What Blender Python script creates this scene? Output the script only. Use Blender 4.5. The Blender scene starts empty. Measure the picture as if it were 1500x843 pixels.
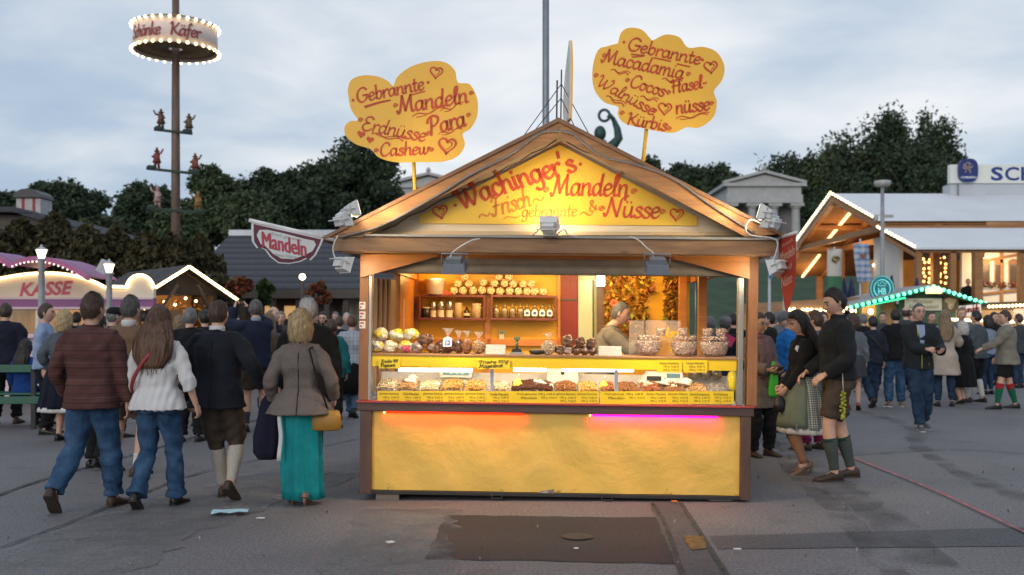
import bpy, math, random
import numpy as np
from mathutils import Vector, Matrix
R = math.radians
rng = np.random.default_rng(7)
random.seed(7)
sc = bpy.context.scene
COL = sc.collection
# ------------------------------------------------------------------ camera, sky, sun, exposure
F, CX, HY, CZ = 1458.0, 750.0, 471.0, 1.54
cam_data = bpy.data.cameras.new('camera')
cam = bpy.data.objects.new('camera', cam_data); COL.objects.link(cam)
cam.location = (0, 0, CZ); cam.rotation_euler = (R(90), 0, 0)
cam_data.lens = 35; cam_data.sensor_width = 36; cam_data.sensor_fit = 'HORIZONTAL'
cam_data.shift_y = 0.033; cam_data.clip_start = 0.1; cam_data.clip_end = 3000
cam_data.dof.use_dof = True; cam_data.dof.focus_distance = 8.5; cam_data.dof.aperture_fstop = 2.0
sc.camera = cam
sc.render.engine = 'CYCLES'
sc.cycles.use_denoising = True
sc.cycles.max_bounces = 6; sc.cycles.diffuse_bounces = 3; sc.cycles.glossy_bounces = 3
sc.cycles.transmission_bounces = 4; sc.cycles.transparent_max_bounces = 24
sc.cycles.caustics_reflective = False; sc.cycles.caustics_refractive = False
sc.cycles.sample_clamp_indirect = 4.0
sc.view_settings.view_transform = 'Standard'; sc.view_settings.look = 'None'
sc.view_settings.exposure = 0.0; sc.view_settings.gamma = 1.0

SUN_EL, SUN_ROT = R(16), R(205)
w = bpy.data.worlds.new('World'); sc.world = w; w.use_nodes = True
nt = w.node_tree; nt.nodes.clear()
def N(nt, t, **k):
 n = nt.nodes.new(t)
 for a, b in k.items():
  if a == 'ins':
   for i, v in b.items(): n.inputs[i].default_value = v
  else: setattr(n, a, b)
 return n
def ramp(nt, stops, interp='LINEAR'):
 r = nt.nodes.new('ShaderNodeValToRGB'); r.color_ramp.interpolation = interp
 e = r.color_ramp.elements
 while len(e) < len(stops): e.new(0.5)
 for i, (p, c) in enumerate(stops):
  e[i].position = p; e[i].color = (c[0], c[1], c[2], 1)
 return r
wo = N(nt, 'ShaderNodeOutputWorld'); bg = N(nt, 'ShaderNodeBackground', ins={1: 0.1})
sky = N(nt, 'ShaderNodeTexSky'); sky.sky_type = 'NISHITA'; sky.sun_disc = False
sky.sun_elevation = SUN_EL; sky.sun_rotation = SUN_ROT; sky.air_density = 1.2; sky.dust_density = 2.0
tc = N(nt, 'ShaderNodeTexCoord')
sep = N(nt, 'ShaderNodeSeparateXYZ'); nt.links.new(tc.outputs['Generated'], sep.inputs[0])
# cloud deck: direction projected on a flat layer, so cloud streaks shrink towards the horizon
zz = N(nt, 'ShaderNodeMath', operation='MAXIMUM', ins={1: 0.0}); nt.links.new(sep.outputs['Z'], zz.inputs[0])
za = N(nt, 'ShaderNodeMath', operation='ADD', ins={1: 0.16}); nt.links.new(zz.outputs[0], za.inputs[0])
dx = N(nt, 'ShaderNodeMath', operation='DIVIDE'); nt.links.new(sep.outputs['X'], dx.inputs[0]); nt.links.new(za.outputs[0], dx.inputs[1])
dy = N(nt, 'ShaderNodeMath', operation='DIVIDE'); nt.links.new(sep.outputs['Y'], dy.inputs[0]); nt.links.new(za.outputs[0], dy.inputs[1])
cmb = N(nt, 'ShaderNodeCombineXYZ'); nt.links.new(dx.outputs[0], cmb.inputs[0]); nt.links.new(dy.outputs[0], cmb.inputs[1])
n1 = N(nt, 'ShaderNodeTexNoise', ins={'Scale': 1.25, 'Detail': 6.0, 'Roughness': 0.5, 'Distortion': 0.25}); nt.links.new(cmb.outputs[0], n1.inputs['Vector'])
rp = ramp(nt, [(0.25, (3.9, 5.1, 6.9)), (0.40, (5.0, 6.1, 7.6)), (0.53, (7.1, 7.75, 8.6)), (0.66, (9.2, 9.45, 9.8)), (0.85, (9.6, 9.7, 9.9))])
# the overcast is thinnest, so brightest, over the middle of the square
q1 = N(nt, 'ShaderNodeMath', operation='SUBTRACT', ins={1: 0.07}); nt.links.new(sep.outputs['X'], q1.inputs[0])
q2 = N(nt, 'ShaderNodeMath', operation='POWER', ins={1: 2.0}); q0 = N(nt, 'ShaderNodeMath', operation='ABSOLUTE'); nt.links.new(q1.outputs[0], q0.inputs[0]); nt.links.new(q0.outputs[0], q2.inputs[0])
q3 = N(nt, 'ShaderNodeMath', operation='MULTIPLY_ADD', ins={1: -1.15, 2: 0.10}); nt.links.new(q2.outputs[0], q3.inputs[0])
q5 = N(nt, 'ShaderNodeMath', operation='MAXIMUM', ins={1: -0.17}); nt.links.new(q3.outputs[0], q5.inputs[0])
q4 = N(nt, 'ShaderNodeMath', operation='ADD'); nt.links.new(n1.outputs[0], q4.inputs[0]); nt.links.new(q5.outputs[0], q4.inputs[1])
nt.links.new(q4.outputs[0], rp.inputs[0])
mx = N(nt, 'ShaderNodeMixRGB', ins={0: 0.90}); nt.links.new(sky.outputs[0], mx.inputs[1]); nt.links.new(rp.outputs[0], mx.inputs[2])
nt.links.new(mx.outputs[0], bg.inputs[0]); nt.links.new(bg.outputs[0], wo.inputs[0])
sun_d = bpy.data.lights.new('sun', 'SUN'); sun_d.energy = 0.9; sun_d.angle = R(25); sun_d.color = (1, .95, .88)
sun = bpy.data.objects.new('sun', sun_d); COL.objects.link(sun)
sdir = Vector((math.sin(SUN_ROT) * math.cos(SUN_EL), math.cos(SUN_ROT) * math.cos(SUN_EL), math.sin(SUN_EL)))
sun.rotation_euler = sdir.to_track_quat('Z', 'Y').to_euler()

# ------------------------------------------------------------------ helpers
def at(px, py, Y):
 return Vector(((px - CX) / F * Y, Y, CZ - (py - HY) / F * Y))
def X(px, Y): return (px - CX) / F * Y
def Z(py, Y): return CZ - (py - HY) / F * Y

class MB:
 """collects shapes, links them as ONE mesh"""
 def __init__(s): s.v = []; s.f = []; s.m = []; s.s = []
 def add(s, vs, fs, mi=0, smooth=False):
  o = len(s.v); s.v += [tuple(p) for p in vs]
  for f in fs: s.f.append(tuple(i + o for i in f)); s.m.append(mi); s.s.append(smooth)
 def box(s, c, d, rot=None, mi=0):
  hx, hy, hz = d[0] / 2, d[1] / 2, d[2] / 2
  vs = [Vector((x * hx, y * hy, z * hz)) for z in (-1, 1) for y in (-1, 1) for x in (-1, 1)]
  if rot is not None: vs = [rot @ p for p in vs]
  vs = [p + Vector(c) for p in vs]
  s.add(vs, [(0, 2, 3, 1), (4, 5, 7, 6), (0, 1, 5, 4), (2, 6, 7, 3), (0, 4, 6, 2), (1, 3, 7, 5)], mi)
  return s
 def bb(s, x0, x1, y0, y1, z0, z1, mi=0):
  return s.box(((x0 + x1) / 2, (y0 + y1) / 2, (z0 + z1) / 2), (abs(x1 - x0), abs(y1 - y0), abs(z1 - z0)), None, mi)
 def bar(s, a, b, wd, h, up=(0, 0, 1), mi=0):
  a, b = Vector(a), Vector(b); d = (b - a); L = d.length; d.normalize()
  sx = d.cross(Vector(up))
  if sx.length < 1e-4: sx = d.cross(Vector((1, 0, 0)))
  sx.normalize(); u = sx.cross(d)
  m = Matrix((sx, d, u)).transposed()
  return s.box((a + b) / 2, (wd, L, h), m, mi)
 def tube(s, pts, rad, n=8, mi=0, smooth=True, cap=True):
  pts = [Vector(p) for p in pts]
  if not isinstance(rad, (list, tuple)): rad = [rad] * len(pts)
  vs = []; prev = None
  for i, p in enumerate(pts):
   t = (pts[min(i + 1, len(pts) - 1)] - pts[max(i - 1, 0)])
   if t.length < 1e-9: t = Vector((0, 0, 1))
   t.normalize()
   if prev is None:
    a = t.cross(Vector((0, 1, 0)) if abs(t.y) < .9 else Vector((1, 0, 0)))
   else: a = prev - t * prev.dot(t)
   a.normalize(); prev = a; b = t.cross(a)
   r = rad[i]; rx, ry = r if isinstance(r, tuple) else (r, r)
   for k in range(n):
    an = 2 * math.pi * k / n
    vs.append(p + a * (math.cos(an) * rx) + b * (math.sin(an) * ry))
  fs = []
  for i in range(len(pts) - 1):
   for k in range(n):
    k2 = (k + 1) % n
    fs.append((i * n + k, i * n + k2, (i + 1) * n + k2, (i + 1) * n + k))
  if cap:
   fs.append(tuple(range(n - 1, -1, -1))); fs.append(tuple((len(pts) - 1) * n + k for k in range(n)))
  s.add(vs, fs, mi, smooth); return s
 def lathe(s, prof, c=(0, 0, 0), n=20, mi=0, smooth=True, cap=True):
  vs = []; c = Vector(c)
  for r, z in prof:
   for k in range(n):
    a = 2 * math.pi * k / n; vs.append(c + Vector((r * math.cos(a), r * math.sin(a), z)))
  fs = [(i * n + k, i * n + (k + 1) % n, (i + 1) * n + (k + 1) % n, (i + 1) * n + k) for i in range(len(prof) - 1) for k in range(n)]
  if cap:
   fs.append(tuple(range(n - 1, -1, -1))); fs.append(tuple((len(prof) - 1) * n + k for k in range(n)))
  s.add(vs, fs, mi, smooth); return s
 def ball(s, c, r, nu=10, nv=7, mi=0, rot=None):
  if not isinstance(r, (tuple, list)): r = (r, r, r)
  c = Vector(c); vs = [Vector((0, 0, r[2]))]
  for j in range(1, nv):
   t = math.pi * j / nv
   for i in range(nu):
    p = 2 * math.pi * i / nu
    vs.append(Vector((r[0] * math.sin(t) * math.cos(p), r[1] * math.sin(t) * math.sin(p), r[2] * math.cos(t))))
  vs.append(Vector((0, 0, -r[2])))
  if rot is not None: vs = [rot @ v for v in vs]
  fs = []
  for i in range(nu):
   fs.append((0, 1 + i, 1 + (i + 1) % nu))
   for j in range(nv - 2):
    a = 1 + j * nu
    fs.append((a + i, a + nu + i, a + nu + (i + 1) % nu, a + (i + 1) % nu))
   a = 1 + (nv - 2) * nu
   fs.append((a + i, len(vs) - 1, a + (i + 1) % nu))
  s.add([v + c for v in vs], fs, mi, True); return s
 def prism(s, poly, fn, d0, d1, mi=0, smooth=False):
  """poly: 2-D points; fn(a, b, d) -> 3-D; extruded from d0 to d1"""
  n = len(poly)
  vs = [fn(a, b, d0) for a, b in poly] + [fn(a, b, d1) for a, b in poly]
  fs = [tuple(range(n)), tuple(range(2 * n - 1, n - 1, -1))]
  s.add(vs, fs, mi)
  s.add(vs, [(i, n + i, n + (i + 1) % n, (i + 1) % n) for i in range(n)], mi, smooth)
  return s
 def rings(s, rg, n=24, ex=2.3, mi=0, pleat=None):
  """rg: (z, cx, cy, rx, ry)"""
  vs = []
  for j, (z, cx, cy, rx, ry) in enumerate(rg):
   for k in range(n):
    a = 2 * math.pi * k / n; c, d = math.cos(a), math.sin(a)
    q = (abs(c) ** ex + abs(d) ** ex) ** (-1 / ex)
    if pleat: q *= 1 + pleat(a, j / (len(rg) - 1))
    vs.append((cx + c * q * rx, cy + d * q * ry, z))
  m = len(rg)
  fs = [(i * n + k, i * n + (k + 1) % n, (i + 1) * n + (k + 1) % n, (i + 1) * n + k) for i in range(m - 1) for k in range(n)]
  fs.append(tuple(range(n - 1, -1, -1))); fs.append(tuple((m - 1) * n + k for k in range(n)))
  s.add(vs, fs, mi, True); return s
 def mesh(s, name, mats):
  me = bpy.data.meshes.new(name); me.from_pydata(s.v, [], s.f)
  for m in (mats if isinstance(mats, (list, tuple)) else [mats]): me.materials.append(m)
  me.polygons.foreach_set('material_index', s.m); me.polygons.foreach_set('use_smooth', s.s)
  me.update(); return me
 def build(s, name, mats, parent=None, bevel=0, loc=None):
  o = bpy.data.objects.new(name, s.mesh(name, mats)); COL.objects.link(o)
  if parent is not None: o.parent = parent
  if loc is not None: o.location = loc
  if bevel:
   b = o.modifiers.new('bevel', 'BEVEL'); b.width = bevel; b.segments = 2; b.limit_method = 'ANGLE'; b.angle_limit = R(40)
  return o

def tag(o, label=None, cat=None, group=None, kind=None):
 if label: o['label'] = label
 if cat: o['category'] = cat
 if group: o['group'] = group
 if kind: o['kind'] = kind
 return o
def thing(name, label, cat, loc=(0, 0, 0), rz=0, group=None, mat=None):
 o = bpy.data.objects.new(name, None); COL.objects.link(o); o.empty_display_size = .1
 o.location = loc; o.rotation_euler = (0, 0, rz)
 if mat is not None: o.matrix_world = mat
 return tag(o, label, cat, group)
def dup(o, parent=None):
 c = o.copy(); COL.objects.link(c)
 if parent is not None: c.parent = parent
 for ch in list(o.children): dup(ch, c)
 return c
def lamp(name, kind, loc, energy, col, parent=None, size=.1, target=None, spot=None, size_y=None, blend=.5):
 d = bpy.data.lights.new(name, kind); d.energy = energy; d.color = col
 if kind == 'AREA':
  d.size = size
  if size_y: d.shape = 'RECTANGLE'; d.size_y = size_y
 else: d.shadow_soft_size = size
 if spot: d.spot_size = R(spot); d.spot_blend = blend
 o = bpy.data.objects.new(name, d); COL.objects.link(o)
 if parent is not None: o.parent = parent
 o.location = loc
 if target is not None:
  o.rotation_euler = (Vector(loc) - Vector(target)).to_track_quat('Z', 'Y').to_euler()
 return o

# ------------------------------------------------------------------ materials
MATS = {}
def base(name):
 m = bpy.data.materials.new(name); m.use_nodes = True
 nt = m.node_tree; b = nt.nodes['Principled BSDF']
 MATS[name] = m
 return m, nt, b
def c4(c): return (c[0], c[1], c[2], 1)
def M(name, col=None, rough=.7, var=.18, vs=6., bump=.15, bs=60., metal=0., spec=.4, sheen=0, stretch=None, emit=None):
 if name in MATS: return MATS[name]
 m, nt, b = base(name)
 t = N(nt, 'ShaderNodeTexCoord'); src = t.outputs['Object']
 if stretch:
  mp = N(nt, 'ShaderNodeMapping'); mp.inputs['Scale'].default_value = stretch
  nt.links.new(src, mp.inputs[0]); src = mp.outputs[0]
 n = N(nt, 'ShaderNodeTexNoise', ins={'Scale': vs, 'Detail': 5.0, 'Roughness': .6}); nt.links.new(src, n.inputs['Vector'])
 lo = [max(0, x * (1 - var)) for x in col]; hi = [min(1, x * (1 + var)) for x in col]
 r = ramp(nt, [(.3, lo), (.7, hi)]); nt.links.new(n.outputs[0], r.inputs[0]); nt.links.new(r.outputs[0], b.inputs['Base Color'])
 b.inputs['Roughness'].default_value = rough; b.inputs['Metallic'].default_value = metal
 b.inputs['Specular IOR Level'].default_value = spec
 if sheen: b.inputs['Sheen Weight'].default_value = sheen
 if bump:
  n2 = N(nt, 'ShaderNodeTexNoise', ins={'Scale': bs, 'Detail': 3.0}); nt.links.new(src, n2.inputs['Vector'])
  bp = N(nt, 'ShaderNodeBump', ins={'Strength': bump, 'Distance': .01}); nt.links.new(n2.outputs[0], bp.inputs['Height']); nt.links.new(bp.outputs[0], b.inputs['Normal'])
 if emit:
  b.inputs['Emission Color'].default_value = c4(emit[0]); b.inputs['Emission Strength'].default_value = emit[1]
 return m
def glow(name, col, st):
 if name in MATS: return MATS[name]
 m, nt, b = base(name)
 b.inputs['Base Color'].default_value = c4(col); b.inputs['Emission Color'].default_value = c4(col)
 b.inputs['Emission Strength'].default_value = st
 return m
def wood(name, c1, c2, axis='X', sc_=3., rough=.55, bump=.25, plank=0):
 if name in MATS: return MATS[name]
 m, nt, b = base(name)
 t = N(nt, 'ShaderNodeTexCoord'); mp = N(nt, 'ShaderNodeMapping')
 st = {'X': (.12, 1, 1), 'Y': (1, .12, 1), 'Z': (1, 1, .12)}[axis]
 mp.inputs['Scale'].default_value = [x * sc_ for x in st]
 nt.links.new(t.outputs['Object'], mp.inputs[0])
 n = N(nt, 'ShaderNodeTexNoise', ins={'Scale': 6., 'Detail': 6., 'Roughness': .65, 'Distortion': 1.2}); nt.links.new(mp.outputs[0], n.inputs['Vector'])
 n3 = N(nt, 'ShaderNodeTexNoise', ins={'Scale': 1.3, 'Detail': 3.}); nt.links.new(t.outputs['Object'], n3.inputs['Vector'])
 mm = N(nt, 'ShaderNodeMath', operation='MULTIPLY_ADD', ins={1: .5, 2: -.25}); nt.links.new(n3.outputs[0], mm.inputs[0])
 ad = N(nt, 'ShaderNodeMath', operation='ADD'); nt.links.new(n.outputs[0], ad.inputs[0]); nt.links.new(mm.outputs[0], ad.inputs[1])
 r = ramp(nt, [(.28, c2), (.5, [(a + d) / 2 for a, d in zip(c1, c2)]), (.68, c1)]); nt.links.new(ad.outputs[0], r.inputs[0])
 # knots
 vo = N(nt, 'ShaderNodeTexVoronoi', ins={'Scale': 2.2}); mp2 = N(nt, 'ShaderNodeMapping')
 mp2.inputs['Scale'].default_value = [x ** .35 for x in st]; nt.links.new(t.outputs['Object'], mp2.inputs[0]); nt.links.new(mp2.outputs[0], vo.inputs['Vector'])
 kr = ramp(nt, [(.035, (.25, .25, .25)), (.07, (1, 1, 1))]); nt.links.new(vo.outputs['Distance'], kr.inputs[0])
 mu = N(nt, 'ShaderNodeMixRGB', blend_type='MULTIPLY', ins={0: .9}); nt.links.new(r.outputs[0], mu.inputs[1]); nt.links.new(kr.outputs[0], mu.inputs[2])
 nt.links.new(mu.outputs[0], b.inputs['Base Color'])
 b.inputs['Roughness'].default_value = rough
 bp = N(nt, 'ShaderNodeBump', ins={'Strength': bump, 'Distance': .006}); nt.links.new(n.outputs[0], bp.inputs['Height']); nt.links.new(bp.outputs[0], b.inputs['Normal'])
 return m
def stripes(name, cols, axis='Z', freq=10., rough=.85, axis2=None, bands=None, soft='CONSTANT', amount=.5, bump=.2):
 """woven or printed stripes along an axis of the object; axis2 crosses them"""
 if name in MATS: return MATS[name]
 m, nt, b = base(name)
 t = N(nt, 'ShaderNodeTexCoord'); sp = N(nt, 'ShaderNodeSeparateXYZ'); nt.links.new(t.outputs['Object'], sp.inputs[0])
 def one(ax, stops):
  mu = N(nt, 'ShaderNodeMath', operation='MULTIPLY', ins={1: freq}); nt.links.new(sp.outputs[ax], mu.inputs[0])
  fr = N(nt, 'ShaderNodeMath', operation='FRACT'); nt.links.new(mu.outputs[0], fr.inputs[0])
  r = ramp(nt, stops, soft); nt.links.new(fr.outputs[0], r.inputs[0]); return r
 r1 = one(axis, cols); out = r1.outputs[0]
 if axis2:
  r2 = one(axis2, bands or cols)
  mi = N(nt, 'ShaderNodeMixRGB', blend_type='MIX', ins={0: amount}); nt.links.new(out, mi.inputs[1]); nt.links.new(r2.outputs[0], mi.inputs[2]); out = mi.outputs[0]
 n = N(nt, 'ShaderNodeTexNoise', ins={'Scale': 9., 'Detail': 4.}); nt.links.new(t.outputs['Object'], n.inputs['Vector'])
 rr = ramp(nt, [(.3, (.75, .75, .75)), (.7, (1, 1, 1))]); nt.links.new(n.outputs[0], rr.inputs[0])
 mu = N(nt, 'ShaderNodeMixRGB', blend_type='MULTIPLY', ins={0: 1.}); nt.links.new(out, mu.inputs[1]); nt.links.new(rr.outputs[0], mu.inputs[2])
 nt.links.new(mu.outputs[0], b.inputs['Base Color']); b.inputs['Roughness'].default_value = rough
 b.inputs['Specular IOR Level'].default_value = .2
 n2 = N(nt, 'ShaderNodeTexNoise', ins={'Scale': 120.}); nt.links.new(t.outputs['Object'], n2.inputs['Vector'])
 bp = N(nt, 'ShaderNodeBump', ins={'Strength': bump, 'Distance': .005}); nt.links.new(n2.outputs[0], bp.inputs['Height']); nt.links.new(bp.outputs[0], b.inputs['Normal'])
 return m
def clear(name, tint=(1, 1, 1), refl=.12, cloud=0., ccol=(.9, .9, .9)):
 """thin clear sheet (glass, plastic bag): see-through with a surface reflection, optionally a little milky"""
 if name in MATS: return MATS[name]
 m, nt, b = base(name)
 out = nt.nodes['Material Output']
 tr = N(nt, 'ShaderNodeBsdfTransparent'); tr.inputs[0].default_value = c4(tint)
 gl = N(nt, 'ShaderNodeBsdfGlossy'); gl.inputs['Roughness'].default_value = .05
 fr = N(nt, 'ShaderNodeFresnel', ins={0: 1.45})
 ge = N(nt, 'ShaderNodeNewGeometry'); bf = N(nt, 'ShaderNodeMath', operation='SUBTRACT', ins={0: 1.}); nt.links.new(ge.outputs['Backfacing'], bf.inputs[1]); fm = N(nt, 'ShaderNodeMath', operation='MULTIPLY'); nt.links.new(fr.outputs[0], fm.inputs[0]); nt.links.new(bf.outputs[0], fm.inputs[1])
 s1 = N(nt, 'ShaderNodeMixShader'); nt.links.new(fm.outputs[0], s1.inputs[0]); nt.links.new(tr.outputs[0], s1.inputs[1]); nt.links.new(gl.outputs[0], s1.inputs[2])
 if cloud:
  b.inputs['Base Color'].default_value = c4(ccol); b.inputs['Roughness'].default_value = .3
  s2 = N(nt, 'ShaderNodeMixShader', ins={0: cloud}); nt.links.new(s1.outputs[0], s2.inputs[1]); nt.links.new(b.outputs[0], s2.inputs[2])
  nt.links.new(s2.outputs[0], out.inputs[0])
 else: nt.links.new(s1.outputs[0], out.inputs[0])
 return m
def leafmat(name, cols, rough=.6):
 if name in MATS: return MATS[name]
 m, nt, b = base(name)
 g = N(nt, 'ShaderNodeNewGeometry'); r = ramp(nt, [(i / max(1, len(cols) - 1), c) for i, c in enumerate(cols)])
 nt.links.new(g.outputs['Random Per Island'], r.inputs[0]); nt.links.new(r.outputs[0], b.inputs['Base Color'])
 b.inputs['Roughness'].default_value = rough; b.inputs['Specular IOR Level'].default_value = .08
 return m

# ------------------------------------------------------------------ printed text and brush lettering
def text_mesh(txt, size, bold=0., shear=0., align='CENTER', space=1.):
 cu = bpy.data.curves.new('t', 'FONT'); cu.body = txt; cu.size = size; cu.align_x = align; cu.align_y = 'CENTER'
 cu.offset = bold; cu.shear = shear; cu.space_character = space; cu.resolution_u = 3; cu.fill_mode = 'FRONT'
 o = bpy.data.objects.new('t', cu); COL.objects.link(o)
 bpy.context.view_layer.update()
 me = bpy.data.meshes.new_from_object(o.evaluated_get(bpy.context.evaluated_depsgraph_get()))
 vs = [v.co.copy() for v in me.vertices]; fs = [tuple(p.vertices) for p in me.polygons]
 bpy.data.objects.remove(o); bpy.data.curves.remove(cu); bpy.data.meshes.remove(me)
 return vs, fs
def put_text(mb, txt, size, fn, mi=0, width=None, height=None, **k):
 """fn(u, v) -> 3-D; optional width/height fit"""
 vs, fs = text_mesh(txt, size, **k)
 if width:
  x0 = min(v.x for v in vs); x1 = max(v.x for v in vs); q = width / (x1 - x0)
  vs = [Vector(((v.x - (x0 + x1) / 2) * q, v.y, 0)) for v in vs]
 if height:
  y0 = min(v.y for v in vs); y1 = max(v.y for v in vs); q = height / (y1 - y0)
  vs = [Vector((v.x, (v.y - (y0 + y1) / 2) * q, 0)) for v in vs]
 mb.add([fn(v.x, v.y) for v in vs], fs, mi)
_o = [(.40, .46), (.27, .55), (.10, .45), (.05, .22), (.14, .02), (.27, .04), (.40, .25), (.42, .52)]
_bowl = _o[:-1]
GL = {
 'a': (.54, [_o, [(.42, .52), (.41, .18), (.46, .01), (.55, .06)]]),
 'b': (.5, [[(.08, 1.), (.09, .5), (.09, .05)], [(.09, .35), (.22, .54), (.38, .5), (.43, .27), (.34, .04), (.2, .0), (.09, .08)]]),
 'c': (.42, [[(.38, .44), (.28, .55), (.12, .48), (.05, .25), (.13, .03), (.28, .01), (.4, .12)]]),
 'd': (.56, [_bowl, [(.46, 1.), (.42, .5), (.41, .15), (.47, .01), (.57, .06)]]),
 'e': (.45, [[(.06, .27), (.25, .3), (.38, .4), (.33, .53), (.2, .55), (.08, .42), (.05, .2), (.14, .02), (.28, .01), (.42, .14)]]),
 'f': (.34, [[(.36, .92), (.27, 1.), (.17, .9), (.15, .5), (.12, .0), (.08, -.25), (.0, -.3)], [(.02, .52), (.32, .54)]]),
 'g': (.52, [_o, [(.42, .52), (.41, .0), (.36, -.28), (.2, -.38), (.06, -.28)]]),
 'h': (.52, [[(.08, 1.), (.08, .5), (.07, .0)], [(.08, .3), (.2, .5), (.33, .54), (.4, .4), (.4, .15), (.45, .0), (.54, .05)]]),
 'i': (.25, [[(.1, .54), (.09, .15), (.13, .0), (.22, .05)], [(.11, .76), (.13, .8)]]),
 'k': (.46, [[(.08, 1.), (.08, .0)], [(.4, .55), (.1, .25)], [(.16, .32), (.3, .1), (.44, .0)]]),
 'l': (.28, [[(.04, .2), (.18, .6), (.24, .92), (.17, 1.02), (.1, .85), (.09, .3), (.13, .03), (.28, .06)]]),
 'm': (.76, [[(.06, .54), (.07, .0)], [(.07, .3), (.18, .5), (.28, .54), (.34, .4), (.34, .0)], [(.34, .3), (.45, .5), (.56, .54), (.62, .4), (.62, .12), (.67, .0), (.76, .05)]]),
 'n': (.54, [[(.06, .54), (.07, .0)], [(.07, .3), (.2, .5), (.33, .54), (.4, .4), (.4, .12), (.45, .0), (.55, .05)]]),
 'o': (.47, [[(.24, .55), (.1, .46), (.05, .25), (.13, .03), (.27, .01), (.39, .18), (.38, .42), (.24, .55), (.34, .46), (.46, .5)]]),
 'p': (.5, [[(.08, .55), (.08, .0), (.06, -.4)], [(.08, .35), (.22, .54), (.38, .5), (.43, .27), (.34, .04), (.2, .0), (.09, .08)]]),
 'r': (.38, [[(.07, .54), (.08, .0)], [(.08, .3), (.18, .48), (.28, .56), (.37, .5)]]),
 's': (.4, [[(.36, .46), (.25, .55), (.12, .5), (.12, .38), (.28, .26), (.36, .13), (.28, .01), (.12, .0), (.03, .1)]]),
 't': (.34, [[(.15, .85), (.13, .4), (.14, .08), (.22, .0), (.33, .08)], [(.02, .55), (.32, .57)]]),
 'u': (.54, [[(.07, .54), (.06, .2), (.14, .01), (.27, .04), (.38, .25), (.41, .54)], [(.41, .54), (.4, .15), (.45, .0), (.54, .05)]]),
 'w': (.68, [[(.04, .5), (.08, .15), (.18, .0), (.3, .2), (.33, .5)], [(.33, .5), (.35, .15), (.45, .0), (.58, .2), (.6, .5), (.68, .48)]]),
 'G': (.78, [[(.66, .85), (.5, 1.), (.25, .95), (.07, .65), (.08, .25), (.28, .0), (.52, .05), (.66, .25), (.66, .45)], [(.42, .45), (.74, .46)]]),
 'M': (.96, [[(.0, .14), (.08, .0), (.16, .15), (.28, .98)], [(.28, .98), (.38, .45), (.45, .12)], [(.45, .12), (.6, .6), (.75, .98)], [(.75, .98), (.76, .4), (.82, .04), (.94, .06)]]),
 'E': (.66, [[(.58, .88), (.42, 1.), (.2, .92), (.15, .72), (.3, .56), (.42, .55)], [(.36, .55), (.12, .42), (.08, .18), (.22, .0), (.45, .02), (.62, .2)]]),
 'P': (.68, [[(.25, .95), (.22, .5), (.15, .0)], [(.02, .7), (.1, .92), (.35, 1.02), (.6, .9), (.62, .68), (.45, .48), (.24, .45)]]),
 'C': (.66, [[(.6, .8), (.52, .97), (.3, .98), (.1, .7), (.07, .3), (.22, .02), (.45, .03), (.62, .22)]]),
 'W': (1.02, [[(.02, .8), (.1, .98), (.2, .85), (.22, .4), (.3, .02)], [(.3, .02), (.45, .35), (.52, .8)], [(.52, .8), (.54, .35), (.64, .02)], [(.64, .02), (.85, .4), (.95, .85), (.85, 1.), (.78, .88)]]),
 'H': (.85, [[(.05, .8), (.15, .98), (.24, .85), (.2, .0)], [(.72, .98), (.66, .5), (.66, .0), (.78, .06)], [(.1, .48), (.45, .52), (.78, .55)]]),
 'K': (.74, [[(.05, .85), (.16, .98), (.22, .8), (.18, 0)], [(.66, .97), (.45, .65), (.2, .48)], [(.3, .52), (.5, .2), (.75, .0)]]),
 'F': (.7, [[(.1, .78), (.2, .97), (.45, .92), (.72, 1.)], [(.42, .92), (.36, .5), (.3, .08), (.16, .0), (.06, .12)], [(.18, .5), (.58, .53)]]),
 'N': (.88, [[(.0, .14), (.08, .0), (.16, .2), (.26, .98)], [(.26, .98), (.45, .4), (.62, .02)], [(.62, .02), (.7, .5), (.74, .88), (.86, 1.), (.92, .88)]]),
 'S': (.6, [[(.52, .82), (.4, 1.), (.2, .95), (.14, .75), (.3, .55), (.5, .4), (.52, .15), (.35, .0), (.14, .04), (.04, .2)]]),
 'Z': (.6, [[(.06, .9), (.3, .98), (.54, .95)], [(.54, .95), (.3, .5), (.06, .03)], [(.06, .03), (.3, .02), (.58, .05)]]),
 'L': (.55, [[(.3, .98), (.2, .5), (.12, .04)], [(.12, .04), (.3, .05), (.5, .08)]]),
 '&': (.7, [[(.62, .05), (.4, .3), (.2, .65), (.22, .9), (.36, .92), (.4, .72), (.22, .5), (.08, .28), (.14, .04), (.34, .02), (.52, .2), (.58, .42)]]),
 '-': (.36, [[(.04, .32), (.3, .36)]]),
 "'": (.2, [[(.12, 1.02), (.08, .8)]]),
 '.': (.22, [[(.08, .3), (.1, .32)]]),
 '1': (.3, [[(.06, .7), (.2, .95)], [(.2, .95), (.17, .0)]]),
 '0': (.5, [[(.24, .95), (.08, .7), (.08, .25), (.24, .0), (.4, .25), (.4, .7), (.24, .95)]]),
 ' ': (.3, []),
}
for ch, b_ in (('ü', 'u'), ('ä', 'a')):
 GL[ch] = (GL[b_][0], GL[b_][1] + [[(.13, .75), (.15, .79)], [(.32, .75), (.34, .79)]])
def smooth_line(p, n=6):
 if len(p) < 3: return [Vector(q) for q in p]
 P = [Vector(q) for q in p]; P = [P[0] * 2 - P[1]] + P + [P[-1] * 2 - P[-2]]
 out = []
 for i in range(1, len(P) - 2):
  a, b, c, d = P[i - 1:i + 3]
  for k in range(n):
   t = k / n
   out.append(.5 * ((2 * b) + (c - a) * t + (2 * a - 5 * b + 4 * c - d) * t * t + (3 * b - a - 3 * c + d) * t ** 3))
 out.append(P[-2]); return out
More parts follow.
